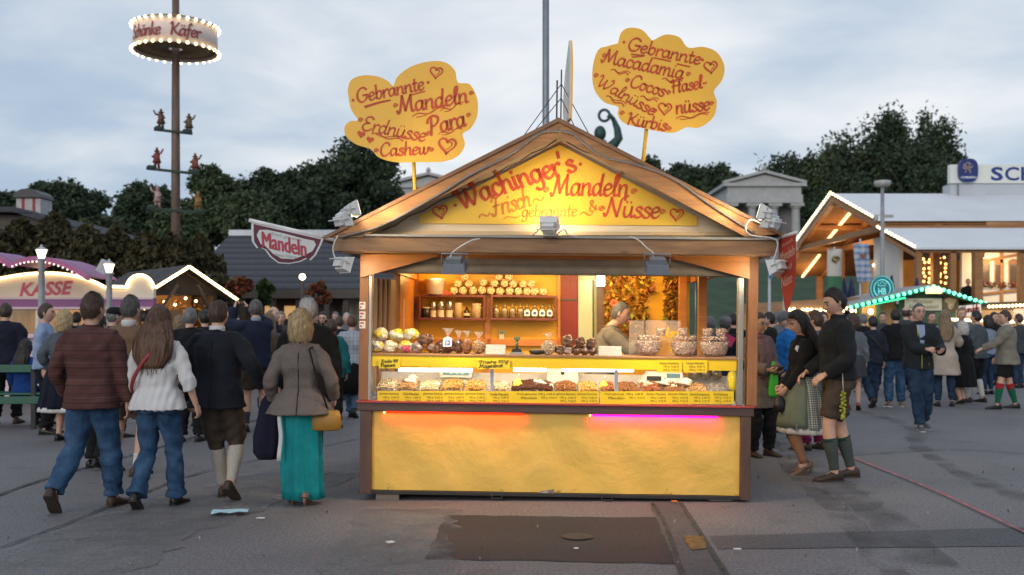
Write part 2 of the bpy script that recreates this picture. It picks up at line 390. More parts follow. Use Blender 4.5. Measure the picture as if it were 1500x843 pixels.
def ribbon(mb, line, thick, fn, mi=0, thin=.5, nib=R(40)):
 """a brush stroke: line is 2-D; the stroke is thicker across the nib"""
 line = [Vector(p) for p in line]; n = len(line); vs = []
 for i, p in enumerate(line):
  t = line[min(i + 1, n - 1)] - line[max(i - 1, 0)]
  if t.length < 1e-9: t = Vector((1, 0))
  t.normalize(); nn = Vector((-t.y, t.x))
  wv = thick * (thin + (1 - thin) * abs(math.sin(math.atan2(t.y, t.x) - nib))) / 2
  e = Vector((0, 0))
  if i == 0: e = -t * wv * .7
  if i == n - 1: e = t * wv * .7
  vs += [fn(*(p + nn * wv + e)), fn(*(p - nn * wv + e))]
 mb.add(vs, [(2 * i, 2 * i + 1, 2 * i + 3, 2 * i + 2) for i in range(n - 1)], mi)
def hand_text(mb, txt, a, b, cap, fn, thick=.13, slant=.12, mi=0, arc=0.):
 """a, b: baseline ends, 2-D with v up; text is stretched to fit"""
 a, b = Vector(a), Vector(b); L = (b - a).length; d = (b - a) / L; u = Vector((-d.y, d.x))
 tot = sum(GL[c][0] for c in txt); q = L / tot; x = 0
 for c in txt:
  adv, st = GL[c]
  for s in st:
   ln = []
   for p in smooth_line(s):
    xx = (x + p.x) * q + p.y * cap * slant
    ln.append(a + d * xx + u * (p.y * cap + arc * 4 * (xx / L) * (1 - xx / L)))
   ribbon(mb, ln, thick * cap, fn, mi)
  x += adv
def heart(mb, c, s, fn, thick, mi=0, tilt=0., fill=False):
 pts = []
 for k in range(33):
  t = 2 * math.pi * k / 32
  x = 16 * math.sin(t) ** 3; y = 13 * math.cos(t) - 5 * math.cos(2 * t) - 2 * math.cos(3 * t) - math.cos(4 * t)
  x, y = x / 32 * s, y / 32 * s
  pts.append(Vector((c[0] + x * math.cos(tilt) - y * math.sin(tilt), c[1] + x * math.sin(tilt) + y * math.cos(tilt))))
 if fill: mb.add([fn(*p) for p in pts[:-1]], [tuple(range(32))], mi)
 else:
  ribbon(mb, pts, thick, fn, mi)
  ribbon(mb, [Vector(c) + (p - Vector(c)) * .55 for p in pts[3:15]], thick * .6, fn, mi)
def spiral(mb, c, r, fn, thick, mi=0):
 ribbon(mb, [Vector((c[0] + r * (1 - k / 26) * math.cos(k * .5), c[1] + r * (1 - k / 26) * math.sin(k * .5))) for k in range(24)], thick, fn, mi)
def squiggle(mb, a, b, amp, fn, thick, mi=0, waves=1.):
 a, b = Vector(a), Vector(b); d = b - a; u = Vector((-d.y, d.x)).normalized()
 ribbon(mb, [a + d * (k / 16) + u * amp * math.sin(k / 16 * 2 * math.pi * waves) for k in range(17)], thick, fn, mi)
# ------------------------------------------------------------------ ground and terrain
def G(px, py, h=0.):
 Y = CZ * F / (py - HY); return Vector(((px - CX) / F * Y, Y, h))
def asphalt(name, lo, hi, alpha=None):
 m, nt, b = base(name)
 t = N(nt, 'ShaderNodeTexCoord')
 a = N(nt, 'ShaderNodeTexNoise', ins={'Scale': .55, 'Detail': 6., 'Roughness': .6, 'Distortion': .5}); nt.links.new(t.outputs['Object'], a.inputs['Vector'])
 g = N(nt, 'ShaderNodeTexNoise', ins={'Scale': 42., 'Detail': 7., 'Roughness': .85}); nt.links.new(t.outputs['Object'], g.inputs['Vector'])
 v = N(nt, 'ShaderNodeTexVoronoi', ins={'Scale': 160.}); nt.links.new(t.outputs['Object'], v.inputs['Vector'])
 r1 = ramp(nt, [(.3, lo), (.7, hi)]); nt.links.new(a.outputs[0], r1.inputs[0])
 r2 = ramp(nt, [(.38, (.40, .40, .40)), (.5, (.95, .95, .95)), (.60, (1.35, 1.35, 1.35))]); nt.links.new(g.outputs[0], r2.inputs[0])
 mu = N(nt, 'ShaderNodeMixRGB', blend_type='MULTIPLY', ins={0: 1.}); nt.links.new(r1.outputs[0], mu.inputs[1]); nt.links.new(r2.outputs[0], mu.inputs[2])
 r3 = ramp(nt, [(.0, (.72, .72, .72)), (.35, (1, 1, 1))]); nt.links.new(v.outputs['Distance'], r3.inputs[0])
 m2 = N(nt, 'ShaderNodeMixRGB', blend_type='MULTIPLY', ins={0: .7}); nt.links.new(mu.outputs[0], m2.inputs[1]); nt.links.new(r3.outputs[0], m2.inputs[2])
 # dark spots: old gum and oil
 s = N(nt, 'ShaderNodeTexNoise', ins={'Scale': 3.2, 'Detail': 2.}); nt.links.new(t.outputs['Object'], s.inputs['Vector'])
 r4 = ramp(nt, [(.28, (.82, .81, .8)), (.38, (1, 1, 1))]); nt.links.new(s.outputs[0], r4.inputs[0])
 m3 = N(nt, 'ShaderNodeMixRGB', blend_type='MULTIPLY', ins={0: 1.}); nt.links.new(m2.outputs[0], m3.inputs[1]); nt.links.new(r4.outputs[0], m3.inputs[2])
 nt.links.new(m3.outputs[0], b.inputs['Base Color'])
 b.inputs['Roughness'].default_value = .72; b.inputs['Specular IOR Level'].default_value = .45
 bp = N(nt, 'ShaderNodeBump', ins={'Strength': .45, 'Distance': .006}); nt.links.new(g.outputs[0], bp.inputs['Height']); nt.links.new(bp.outputs[0], b.inputs['Normal'])
 if alpha:
  q = N(nt, 'ShaderNodeTexNoise', ins={'Scale': alpha[0], 'Detail': 5., 'Roughness': .65}); nt.links.new(t.outputs['Object'], q.inputs['Vector'])
  rq = ramp(nt, [(alpha[1], (0, 0, 0)), (alpha[2], (alpha[3],) * 3)]); nt.links.new(q.outputs[0], rq.inputs[0])
  nt.links.new(rq.outputs[0], b.inputs['Alpha'])
 return m
ASPH = asphalt('asphalt', (.142, .133, .136), (.196, .184, .186))
gm = MB(); gm.add([(-900, -60, 0), (900, -60, 0), (900, 1500, 0), (-900, 1500, 0)], [(0, 1, 2, 3)])
tag(gm.build('ground', ASPH), kind='structure')
def jag(poly, step=.12, amp=.02):
 out = []
 for i, p in enumerate(poly):
  q = poly[(i + 1) % len(poly)]; d = q - p; n = max(1, int(d.length / step)); u = Vector((-d.y, d.x, 0)).normalized()
  for k in range(n): out.append(p + d * (k / n) + u * random.uniform(-amp, amp))
 return out
def sheet(name, pts, m, h, amp=.02, step=.12):
 b = MB(); p = jag([Vector((q.x, q.y, h)) for q in pts], step, amp)
 b.add(p, [tuple(range(len(p)))]); return tag(b.build(name, m), kind='structure')
def strip(name, pts, wd, m, h, amp=.01):
 """a band on the ground along photo-ground points; wd in metres"""
 P = smooth_line([(p.x, p.y) for p in pts], 10); L = []; Rr = []
 for i, p in enumerate(P):
  t = (P[min(i + 1, len(P) - 1)] - P[max(i - 1, 0)]).normalized(); u = Vector((-t.y, t.x)); ww = wd / 2
  L.append(p + u * (ww + random.uniform(-amp, amp))); Rr.append(p - u * (ww + random.uniform(-amp, amp)))
 vs = []
 for a_, b_ in zip(L, Rr): vs += [(a_.x, a_.y, h), (b_.x, b_.y, h)]
 b = MB(); b.add(vs, [(2 * i, 2 * i + 1, 2 * i + 3, 2 * i + 2) for i in range(len(P) - 1)])
 return tag(b.build(name, m), kind='structure')
PATCH = asphalt('patch_asphalt', (.018, .020, .026), (.030, .033, .042))
BAND = asphalt('band_asphalt', (.075, .074, .080), (.10, .098, .104))
TYRE = asphalt('tyre_mark', (.05, .048, .048), (.075, .072, .07), alpha=(2.6, .40, .70, .5))
SEAM = asphalt('seam_tar', (.05, .05, .052), (.07, .07, .07), alpha=(5., .3, .5, .85))
PALE = asphalt('worn_asphalt', (.20, .195, .195), (.27, .262, .26), alpha=(1.6, .35, .6, .6))
sheet('asphalt_patch', [G(655, 755), G(975, 759), G(1000, 827), G(622, 820)], PATCH, .004, .022)
sheet('asphalt_band', [G(1040, 786), G(1520, 773), G(1520, 801), G(1052, 805)], BAND, .004, .008)
sheet('trench_strip', [G(952, 738), G(992, 737), G(1072, 860), G(1000, 860)], BAND, .008, .012)
strip('seam', [G(955, 738), G(975, 772), G(1002, 850)], .035, SEAM, .012, .003)
strip('seam', [G(996, 737), G(1030, 790), G(1074, 860)], .04, SEAM, .012, .003)
strip('tyre_mark', [G(1120, 640), G(1170, 700), G(1232, 755), G(1300, 830), G(1325, 870)], .20, TYRE, .014, .03)
strip('tyre_mark', [G(1135, 640), G(1215, 705), G(1290, 760), G(1370, 830)], .34, TYRE, .016, .05)
strip('tyre_mark', [G(1262, 603), G(1330, 625), G(1345, 655), G(1400, 690), G(1510, 735)], .22, TYRE, .014, .04)
strip('seam', [G(-20, 733), G(70, 702), G(200, 666), G(330, 628), G(425, 604)], .05, SEAM, .012)
strip('seam', [G(-20, 812), G(90, 772), G(215, 722), G(310, 690), G(520, 645)], .03, SEAM, .014)
strip('seam', [G(-20, 626), G(120, 624), G(300, 618), G(520, 622)], .05, SEAM, .016)
strip('seam', [G(1240, 668), G(1400, 660), G(1520, 668)], .03, SEAM, .016)
strip('worn_track', [G(560, 870), G(580, 790), G(600, 745)], .8, PALE, .010, .06)
strip('worn_track', [G(40, 850), G(240, 760), G(470, 690)], 1.1, PALE, .010, .08)
strip('painted_line', [G(1185, 648), G(1260, 677), G(1350, 713), G(1440, 754), G(1515, 790)], .026, M('red_line', (.46, .12, .14), .8, .5, 9.), .02, .002)
def ellipse(name, c, rx, ry, m, h):
 b = MB(); b.add([(c.x + rx * math.cos(k * .2618), c.y + ry * math.sin(k * .2618), h) for k in range(24)], [tuple(range(24))]); return tag(b.build(name, m), kind='structure')
ellipse('manhole_cover', G(846, 788), .11, .11, M('manhole_iron', (.03, .031, .036), .6, .5, 40.), .012)
sheet('rust_stain', [G(1000, 787), G(1030, 788), G(1036, 806), G(1012, 808)], M('rusty_cover', (.20, .11, .03), .8, .5, 20.), .013, .01, .05)
def quad_mesh(name, c, size, mats, mi=None, up=None):
 """leaf faces: c (n,3) centres, size (n,)"""
 n = len(c); a = rng.normal(size=(n, 3)); a /= np.linalg.norm(a, axis=1)[:, None]
 if up is not None: a = a * (1 - up) + np.array([0, 0, up]); a /= np.linalg.norm(a, axis=1)[:, None]
 b = np.cross(a, rng.normal(size=(n, 3))); b /= np.linalg.norm(b, axis=1)[:, None] + 1e-9
 a *= size[:, None]; b *= (size * .55)[:, None]
 v = np.stack([c - a, c - b * .9 + a * .1, c + a, c + b], 1).reshape(-1, 3)
 me = bpy.data.meshes.new(name); me.vertices.add(4 * n); me.vertices.foreach_set('co', v.ravel())
 me.loops.add(4 * n); me.loops.foreach_set('vertex_index', np.arange(4 * n)); me.polygons.add(n)
 me.polygons.foreach_set('loop_start', np.arange(0, 4 * n, 4))
 for m in mats: me.materials.append(m)
 if mi is not None: me.polygons.foreach_set('material_index', mi)
 me.update(); me.validate(); return me
# litter
def litter(px, py, w_, d_, col, label, cat='paper scrap', rot=0.):
 p = G(px, py); b = MB(); n = 5; vs = []
 for j in range(n):
  for i in range(n):
   u, v = (i / (n - 1) - .5) * w_, (j / (n - 1) - .5) * d_
   vs.append((u, v, .006 + abs(math.sin(i * 1.7 + j * 2.1)) * min(w_, d_) * .12))
 b.add(vs, [(j * n + i, j * n + i + 1, (j + 1) * n + i + 1, (j + 1) * n + i) for j in range(n - 1) for i in range(n - 1)])
 o = b.build('paper_scrap', M('paper_%.2f_%.2f_%.2f' % col, col, .8, .2, 30.)); o.location = (p.x, p.y, .02); o.rotation_euler = (0, 0, rot)
 o.modifiers.new('s', 'SOLIDIFY').thickness = .002
 return tag(o, label, cat)
litter(337, 755, .28, .13, (.35, .55, .62), 'crumpled pale blue and green leaflet lying on the asphalt behind the walking couples', rot=.2)
litter(382, 764, .06, .03, (.75, .74, .72), 'white paper scrap on the asphalt beside the blue leaflet')
litter(572, 800, .05, .05, (.75, .74, .72), 'white paper scrap on the asphalt left of the dark patch', rot=.5)
litter(513, 716, .03, .03, (.6, .05, .04), 'tiny red scrap on the asphalt left of the stall base', rot=.5)
litter(988, 739, .05, .04, (.75, .2, .03), 'orange scrap on the asphalt under the front of the stall')
litter(1080, 810, .05, .03, (.7, .7, .7), 'white scrap on the asphalt just below the dark band at right')
litter(844, 809, .03, .03, (.7, .7, .7), 'white speck of paper on the dark asphalt patch')
litter(1300, 598, .14, .08, (.6, .6, .6), 'pale sheet of paper on the ground behind the man with the phone')

n_ = 260; P = np.stack([rng.uniform(-4, 6, n_), 4 + rng.random(n_) ** 1.4 * 9, np.full(n_, .022)], 1); P = P[(np.abs(P[:, 0] - .35) > 1.85) | (P[:, 1] < 8.3)]
o = bpy.data.objects.new('litter_specks', quad_mesh('litter_specks', P, rng.uniform(.006, .018, len(P)), [leafmat('speck', [(.5, .48, .44), (.06, .05, .045), (.35, .28, .18), (.08, .07, .06), (.12, .1, .08)])], up=.85)); COL.objects.link(o); tag(o, 'tiny trodden scraps and cigarette ends strewn over the asphalt', 'litter', kind='stuff')
# hillside
hm = MB(); nx, ny = 60, 24; vs = []
def hill_z(y, x=0):
 t = min(1, max(0, (y - 78) / 52)); return 9.3 * t * t * (3 - 2 * t)
for j in range(ny):
 for i in range(nx):
  x = -330 + 660 * i / (nx - 1); y = 76 + 300 * (j / (ny - 1)) ** 1.6
  vs.append((x, y, hill_z(y) + .25 * math.sin(x * .31) * math.sin(y * .23) - .02))
hm.add(vs, [(j * nx + i, j * nx + i + 1, (j + 1) * nx + i + 1, (j + 1) * nx + i) for j in range(ny - 1) for i in range(nx - 1)], 0, True)
tag(hm.build('hillside', M('hill_grass', (.035, .062, .030), .9, .35, .4, bump=.5, bs=8.)), kind='structure')

# ------------------------------------------------------------------ trees
LEAF = [leafmat('leaf_dark', [(.034, .052, .036), (.056, .080, .048), (.044, .066, .042)]),
  leafmat('leaf_mid', [(.05, .075, .040), (.085, .115, .056), (.066, .094, .048)]),
  leafmat('leaf_olive', [(.05, .064, .036), (.085, .095, .052), (.066, .078, .044)])]
BARK = M('bark', (.05, .038, .028), .9, .3, 8., bump=.6, bs=20.)
def crown_pts(a, c, n, nb):
 P = []; B = []
 for k in range(nb):
  while True:
   p = rng.uniform(-1, 1, 3)
   if p @ p < 1: break
  zt = p[2]; taper = 1 if zt < .1 else 1 - .30 * zt
  B.append((np.array([p[0] * a * .8 * taper, p[1] * a * .8 * taper, p[2] * c * .85]), a * rng.uniform(.13, .30)))
 per = n // nb
 for ctr, r in B:
  d = rng.normal(size=(per, 3)); d /= np.linalg.norm(d, axis=1)[:, None]
  rad = r * (1.0 + .32 * np.abs(rng.normal(size=per)) - .8 * rng.random(per)); q = ctr + d * rad[:, None] * np.array([1, 1, .8])
  P.append(q)
 return np.concatenate(P)
CROWNS = []
for k in range(5):
 P = crown_pts(1., 1., 20000, 60)
 CROWNS.append(P)
def tree(label, px, top, Y, wpx, bottom, kind=0, v=0, base_z=0., n=None, group='trees behind the fairground'):
 zt = Z(top, Y); zb = Z(bottom, Y); a = wpx / 2 / F * Y; c = (zt - zb) / 2
 o = thing('deciduous_tree', label, 'tree', (X(px, Y), Y, base_z), 0, group)
 P = CROWNS[v % 5]; P = P[rng.permutation(len(P))[:n or 20000]] * np.array([a, a, c * 1.08]); P = P + np.array([0, 0, (zt + zb) / 2 - base_z])
 me = quad_mesh('crown', P, rng.uniform(.5, 1.3, len(P)) * (.0026 * Y + .01 if Y < 100 else .0023 * Y), [LEAF[kind], LEAF[(kind + 1) % 3]], (rng.random(len(P)) < .2).astype(np.int32))
 cr = bpy.data.objects.new('crown', me); COL.objects.link(cr); cr.parent = o
 t = MB(); hh = (zt - base_z)
 t.tube([(0, 0, 0), (.1, 0, hh * .3), (-.05, .1, hh * .6), (0, 0, hh * .85)], [hh * .03, hh * .024, hh * .015, hh * .005])
 for i in range(7):
  z0 = hh * random.uniform(.3, .65); an = random.uniform(0, 6.28); L = a * random.uniform(.5, .85)
  t.tube([(0, 0, z0), (L * .5 * math.cos(an), L * .5 * math.sin(an), z0 + hh * .1), (L * math.cos(an), L * math.sin(an), z0 + hh * .22)], [hh * .012, hh * .008, hh * .003], 6)
 t.build('trunk', BARK, o)
 return o
TREES = [
 ('dark round tree at the far left behind the chimney', 88, 262, 74, 150, 345, 0, 0),
 ('low dark tree at the left edge of the skyline', 18, 283, 78, 120, 350, 0, 1),
 ('dark tree top just left of the maypole ring', 212, 268, 72, 105, 360, 0, 2),
 ('lighter green tree seen directly behind the maypole figures', 310, 246, 66, 105, 360, 1, 3),
 ('broad dark tree between the maypole and the banner', 402, 233, 70, 140, 370, 0, 4),
 ('mid green tree low in front of the broad dark one', 360, 282, 62, 110, 380, 1, 1),
 ('tall dark tree behind the left cloud sign', 528, 200, 76, 155, 365, 0, 2),
 ('dark tree half hidden under the left cloud sign', 470, 240, 80, 110, 365, 0, 3),
 ('dark tree low between the tall one and the white portico', 562, 262, 84, 90, 365, 2, 4),
 ('low green tree over the shingle roof', 258, 305, 60, 110, 375, 1, 0),
 ('small bushy tree low at the left behind the firs', 150, 318, 60, 90, 375, 2, 1),
]
for i, (lb, px, tp, Y, wd, bt, kd, v) in enumerate(TREES): tree(lb, px, tp, Y, wd, bt, kd, v)
TREES2 = [
 ('dark tree top rising just right of the stall roof ridge', 950, 232, 200, 60, 330, 0, 1),
 ('rounded dark tree left of the bushy one behind the right roof slope', 1005, 240, 200, 75, 330, 0, 2),
 ('bushy dark tree left of the columned portico', 1052, 243, 205, 72, 340, 0, 3),
 ('dense tree right behind the portico pediment', 1158, 203, 190, 95, 400, 0, 4),
 ('tall tree between the portico and the pair of tallest crowns', 1218, 193, 185, 95, 410, 1, 0),
 ('tallest tree behind the beer tent gable', 1300, 160, 175, 115, 400, 0, 1),
 ('tall tree with a ragged crown left of the tent sign', 1370, 163, 178, 92, 400, 0, 2),
 ('shorter tree filling the gap below the two tallest crowns', 1338, 215, 170, 130, 400, 0, 3),
 ('dark tree low beside the portico columns', 1200, 280, 165, 90, 430, 0, 4),
 ('dark tree directly behind the tent gable timber', 1256, 196, 178, 100, 430, 0, 2),
]
for i, (lb, px, tp, Y, wd, bt, kd, v) in enumerate(TREES2): tree(lb, px, tp, Y, wd * 1.3, bt, kd, v, base_z=9.2)

# ------------------------------------------------------------------ white porticoes on the hill and the bronze statue
STONE = M('limestone', (.44, .43, .42), .8, .12, 1.2, bump=.2, bs=6.)
STONE_D = M('limestone_recess', (.22, .21, .21), .9, .15, 1.2)  # same limestone darkened: shade behind the columns is put into the colour
LEAD = M('lead_roof', (.16, .18, .20), .6, .15, 1.)
def portico(px0, px1, Y, label, top=249, eave=268):
 x0, x1 = X(px0, Y), X(px1, Y); wd = x1 - x0; cx = (x0 + x1) / 2; zb = hill_z(Y)
 ze = Z(eave, Y); za = Z(top + 2, Y); zent = Z(297, Y); dep = 16
 o = thing('portico', label, 'temple', (cx, Y, zb)); h = wd / 2
 z = lambda q: q - zb
 w_ = MB(); w_.bb(-h + 1.2, h - 1.2, 3.6, dep - 1, 0, z(zent) - .002); w_.build('wall', STONE_D, o)
 e = MB(); e.bb(-h + .5, h - .5, .3, dep, z(zent), z(zent) + (z(ze) - z(zent)) * .42); e.bb(-h + .7, h - .7, .5, dep - .2, z(zent) + (z(ze) - z(zent)) * .42, z(ze) - .5); e.bb(-h, h, 0, dep + .3, z(ze) - .5, z(ze)); e.build('entablature', STONE, o)
 g = MB(); f = lambda a, b, d: Vector((a, d, b))
 g.prism([(-h + .8, z(ze)), (h - .8, z(ze)), (0, z(za) - .4)], f, .7, 1.3); g.build('pediment', STONE, o)
 c = MB(); c.bar((-h, .55, z(ze) + .12), (0, .55, z(za)), 1.1, .4); c.bar((h, .55, z(ze) + .12), (0, .55, z(za)), 1.1, .4); c.build('raking_cornice', STONE, o)
 r = MB(); r.prism([(-h, z(ze) + .25), (0, z(za) + .2), (h, z(ze) + .25), (0, z(za) - .1)], f, 1.3, dep + .3); r.build('roof', LEAD, o)
 ac = MB(); ac.lathe([(.2, 0), (.4, .25), (.25, .6), (.05, .8)], (0, .6, z(za) + .2), 10); ac.build('acroterion', STONE, o)
 hc = z(zent)
 first = None
 for x in np.linspace(-h + 1.3, h - 1.3, 4):
  if first is None:
   q = MB(); q.lathe([(.72, .0), (.70, hc * .4), (.60, hc - .9), (.62, hc - .85)], n=18); q.lathe([(.62, hc - .85), (.95, hc - .45)], n=18); q.bb(-1., 1., -1., 1., hc - .45, hc - .003)
   first = q.build('column', STONE, o); c_ = first
  else: c_ = dup(first, o)
  c_.location = (x, 1.4, 0)
 for k in range(1, 5):
  c_ = dup(first, o); c_.location = (-(h - 1.3) if px0 > CX else (h - 1.3), 1.4 + k * 3.2, 0)
 s = MB(); s.bb(-h - .2, h + .2, -.2, dep + .5, -6., 0); s.bb(-h - 1., h + 1., -1., dep + 1, -6., -.8); s.build('plinth', STONE, o)
 return o
portico(1060, 1182, 150, 'white columned portico with pediment on the hill right of the stall')
portico(566, 688, 150, 'white pediment portico half hidden behind the left roof slope of the stall', 252, 270)
BRONZE = M('bronze', (.035, .075, .07), .55, .3, 1.5, metal=.3)
sY = 140; sx = X(884, sY); st = thing('statue', 'dark bronze statue raising a wreath behind the stall roof', 'statue', (sx, sY, hill_z(sY)))
hb = hill_z(sY); zz_ = lambda py: Z(py, sY) - hb; xx_ = lambda px: X(px, sY) - sx
b = MB(); b.bb(-3, 3, -3, 3, 0, 8.5); b.bb(-3.4, 3.4, -3.4, 3.4, 8.5, 9.3); b.build('pedestal', STONE, st)
b = MB(); b.tube([(0, 0, 9.3), (0, 0, 12), (.1, 0, 16), (0, 0, zz_(245)), (-.3, 0, zz_(232)), (-.2, 0, zz_(215))], [2.2, 1.9, 1.6, 1.2, 1.5, .9], 16)
b.tube([(-.2, 0, zz_(216)), (-.1, 0, zz_(206))], [.6, .55], 10)
b.ball((xx_(879), 0, zz_(196)), (.85, .95, 1.1), 14, 10)
b.tube([(xx_(873), .2, zz_(200)), (xx_(872), .5, zz_(212))], [.5, .3], 8)
b.tube([(xx_(887), 0, zz_(222)), (xx_(899), -.1, zz_(212)), (xx_(906), -.2, zz_(203)), (xx_(904), -.2, zz_(190)), (xx_(899), -.2, zz_(177))], [.85, .7, .62, .5, .33], 12)
b.tube([(xx_(899), -.2, zz_(177)), (xx_(894), -.2, zz_(170)), (xx_(889), -.2, zz_(172))], [.35, .3, .15], 8)
b.tube([(xx_(872), 0, zz_(222)), (xx_(864), 0, zz_(238)), (xx_(868), -1, zz_(252))], [.8, .6, .5], 12)
b.build('figure', BRONZE, st)
b = MB(); b.tube([(xx_(885) + .75 * math.cos(k * .3142) * 1.0, -.2, zz_(170) + .8 * math.sin(k * .3142)) for k in range(21)], .2, 8); b.build('wreath', BRONZE, st)

# ------------------------------------------------------------------ shingle-roofed beer hall, left
SHING = stripes('shingle', [(0, (.02, .02, .024)), (.12, (.07, .07, .08)), (.8, (.095, .095, .105)), (.95, (.045, .045, .05))], 'Z', 4.2, .85, soft='LINEAR', bump=.5)
DWOOD = wood('dark_weathered_wood', (.075, .055, .042), (.03, .022, .018), 'Z', 2.)
DWOODX = wood('dark_weathered_beam', (.085, .062, .048), (.035, .026, .02), 'X', 2.)
BEIGE = M('beige_render', (.42, .34, .26), .85, .1, 2.)
Yh = 33.
hall = thing('beer_hall', 'long low hall with a grey shingle roof behind the crowd', 'building', (X(400, Yh), Yh, 0))
hx = X(400, Yh); XL, XR = X(262, Yh) - hx, X(640, Yh) - hx; ze = Z(424, Yh); zr = Z(343, Yh + 6)
b = MB(); b.prism([(0, ze), (6, zr), (6, zr - .25), (0, ze - .22)], lambda a, c, d: Vector((d, a, c)), XL, XR); b.build('roof', SHING, hall)
b = MB(); b.bb(XL, XR, 5.8, 6.3, zr - .1, zr + .14); b.build('ridge_cap', M('zinc', (.42, .45, .50), .4, .1, 3., metal=.3), hall)
b = MB(); b.bb(XL, XR, -.12, -.01, ze - .30, ze - .02); b.build('gutter_board', DWOODX, hall)
b = MB(); b.bb(XL + .3, XR, .9, 1.1, 0, ze - .25); b.build('wall', DWOOD, hall)
b = MB(); b.bb(X(497, Yh) - hx, X(530, Yh) - hx, .7, .88, .6, Z(437, Yh)); b.build('panel', BEIGE, hall)
for px in (268, 352, 398, 436, 478, 506, 540):
 b = MB(); b.bb(X(px, Yh) - hx - .09, X(px, Yh) - hx + .09, .1, .28, 0, ze - .22); b.build('post', DWOOD, hall)
for px in (380, 424):
 b = MB(); x = X(px, Yh) - hx; b.bb(x - .35, x + .35, .80, .89, Z(467, Yh), Z(448, Yh)); b.build('window', glow('hall_window', (1., .55, .2), .5), hall)
# second roof behind the firs, far left
h2 = thing('timber_hall', 'dark roofed timber hall behind the row of firs', 'building', (X(40, 34), 34, 0)); x2 = X(40, 34)
b = MB(); f = lambda a, c, d: Vector((a - x2, d, c))
b.prism([(X(-120, 34), Z(300, 34)), (X(20, 34), Z(303, 34)), (X(170, 34), Z(352, 34)), (X(275, 34), Z(372, 34)), (X(275, 34), Z(378, 34)), (X(170, 34), Z(359, 34)), (X(20, 34), Z(311, 34)), (X(-120, 34), Z(308, 34))], f, 0, 9); b.build('roof', SHING, h2)
b = MB(); b.prism([(X(-115, 34), 0), (X(265, 34), 0), (X(265, 34), Z(380, 34)), (X(170, 34), Z(361, 34)), (X(20, 34), Z(313, 34)), (X(-115, 34), Z(310, 34))], f, .6, 8.6); b.build('wall', DWOOD, h2)
ch = MB(); ch.bb(X(32, 36) - x2, X(67, 36) - x2, 1.6, 2.5, Z(330, 36), Z(293, 36)); ch_o = ch.build('chimney', stripes('chimney_stripes', [(0, (.55, .53, .52)), (.45, (.40, .09, .10)), (.75, (.55, .53, .52))], 'X', 2.6), h2)
ch = MB(); ch.prism([(X(30, 36) - x2 + .46 - .5 * math.cos(k * math.pi / 8), Z(292, 36) + .32 * math.sin(k * math.pi / 8)) for k in range(9)], lambda a, c, d: Vector((a, d, c)), 1.5, 2.6); ch.build('chimney_cap', M('cap_metal', (.05, .05, .055), .5, .2, 4.), ch_o)
# firs standing in front of the hall
FIR = leafmat('fir_needles', [(.040, .040, .020), (.085, .072, .036), (.06, .05, .028)])
def fir(px, top, Y, wpx, label):
 o = thing('fir_tree', label, 'fir tree', (X(px, Y), Y, 0), 0, 'firs in front of the dark hall'); zt = Z(top, Y); a = wpx * .66 / F * Y
 n = 8500; t = rng.random(n) ** .8; an = rng.random(n) * 6.283; lay = .75 + .25 * np.sin(t * 34 + an * 2)
 rad = a * (1 - t ** 3.5) ** .8 * lay * (1 - .7 * rng.random(n) ** 2) + .04
 P = np.stack([rad * np.cos(an), rad * np.sin(an), .7 + t * (zt - .7) + rng.normal(size=n) * .06], 1)
 me = quad_mesh('crown', P, rng.uniform(.05, .14, n), [FIR], up=.45); c = bpy.data.objects.new('crown', me); COL.objects.link(c); c.parent = o
 t_ = MB(); t_.tube([(0, 0, 0), (0, 0, zt * .95)], [.12, .02], 8); t_.build('trunk', BARK, o)
 return o
for i, (px, tp, Y, wd, lb) in enumerate([
 (-12, 335, 27, 95, 'brownish fir at the left edge behind the pink arches'), (32, 326, 28, 92, 'fir directly under the striped chimney'),
 (80, 318, 28, 95, 'tallest fir of the row, over the KASSE sign'), (128, 335, 27, 85, 'fir behind the left street lantern arch end'),
 (170, 340, 28, 90, 'fir behind the right lit lantern'), (214, 346, 27, 84, 'fir over the grey roof of the wooden hut'),
 (252, 350, 27, 70, 'fir at the foot of the maypole'), (292, 352, 28, 80, 'rightmost fir, beside the hall ridge')]): fir(px, tp, Y, wd, lb)

# flowering bushes and hanging baskets before the hall
LV_RED = leafmat('red_blossom', [(.22, .03, .03), (.08, .09, .03), (.30, .05, .04), (.05, .07, .025)])
LV_GRN = leafmat('green_leaf', [(.03, .06, .02), (.07, .10, .035)])
def bush(px, py, Y, wpx, hpx, label, m, name='flower_bush', cat='bush'):
 p = at(px, py, Y); a, c = wpx / 2 / F * Y, hpx / 2 / F * Y
 P = crown_pts(1., 1., 1500, 14) * np.array([a, a, c]); me = quad_mesh('foliage', P, rng.uniform(.05, .11, len(P)), [m])
 o = bpy.data.objects.new(name, me); COL.objects.link(o); o.location = p; return tag(o, label, cat)
def planter(px, py, Y, wpx, hpx, label, m):
 o = thing('tub_shrub', label, 'shrub', (X(px, Y), Y, 0)); a, c = wpx / 2 / F * Y, hpx / 2 / F * Y; zc = Z(py, Y)
 P = crown_pts(1., 1., 1800, 16) * np.array([a, a, c]) + np.array([0, 0, zc]); q = bpy.data.objects.new('foliage', quad_mesh('foliage', P, rng.uniform(.05, .11, len(P)), [m])); COL.objects.link(q); q.parent = o
 t = MB(); t.tube([(0, 0, .4), (0, 0, zc)], [.05, .03], 6); t.build('stem', BARK, o)
 t = MB(); t.lathe([(.22, 0), (.3, .45), (.26, .45), (.24, .38)], n=14); t.build('tub', M('terracotta', (.2, .09, .05), .8), o)
planter(352, 423, 25, 46, 44, 'red blossoming shrub right of the lit wooden hut', LV_RED)
planter(386, 425, 26, 34, 42, 'green shrub right of the red blossoming one', LV_GRN)
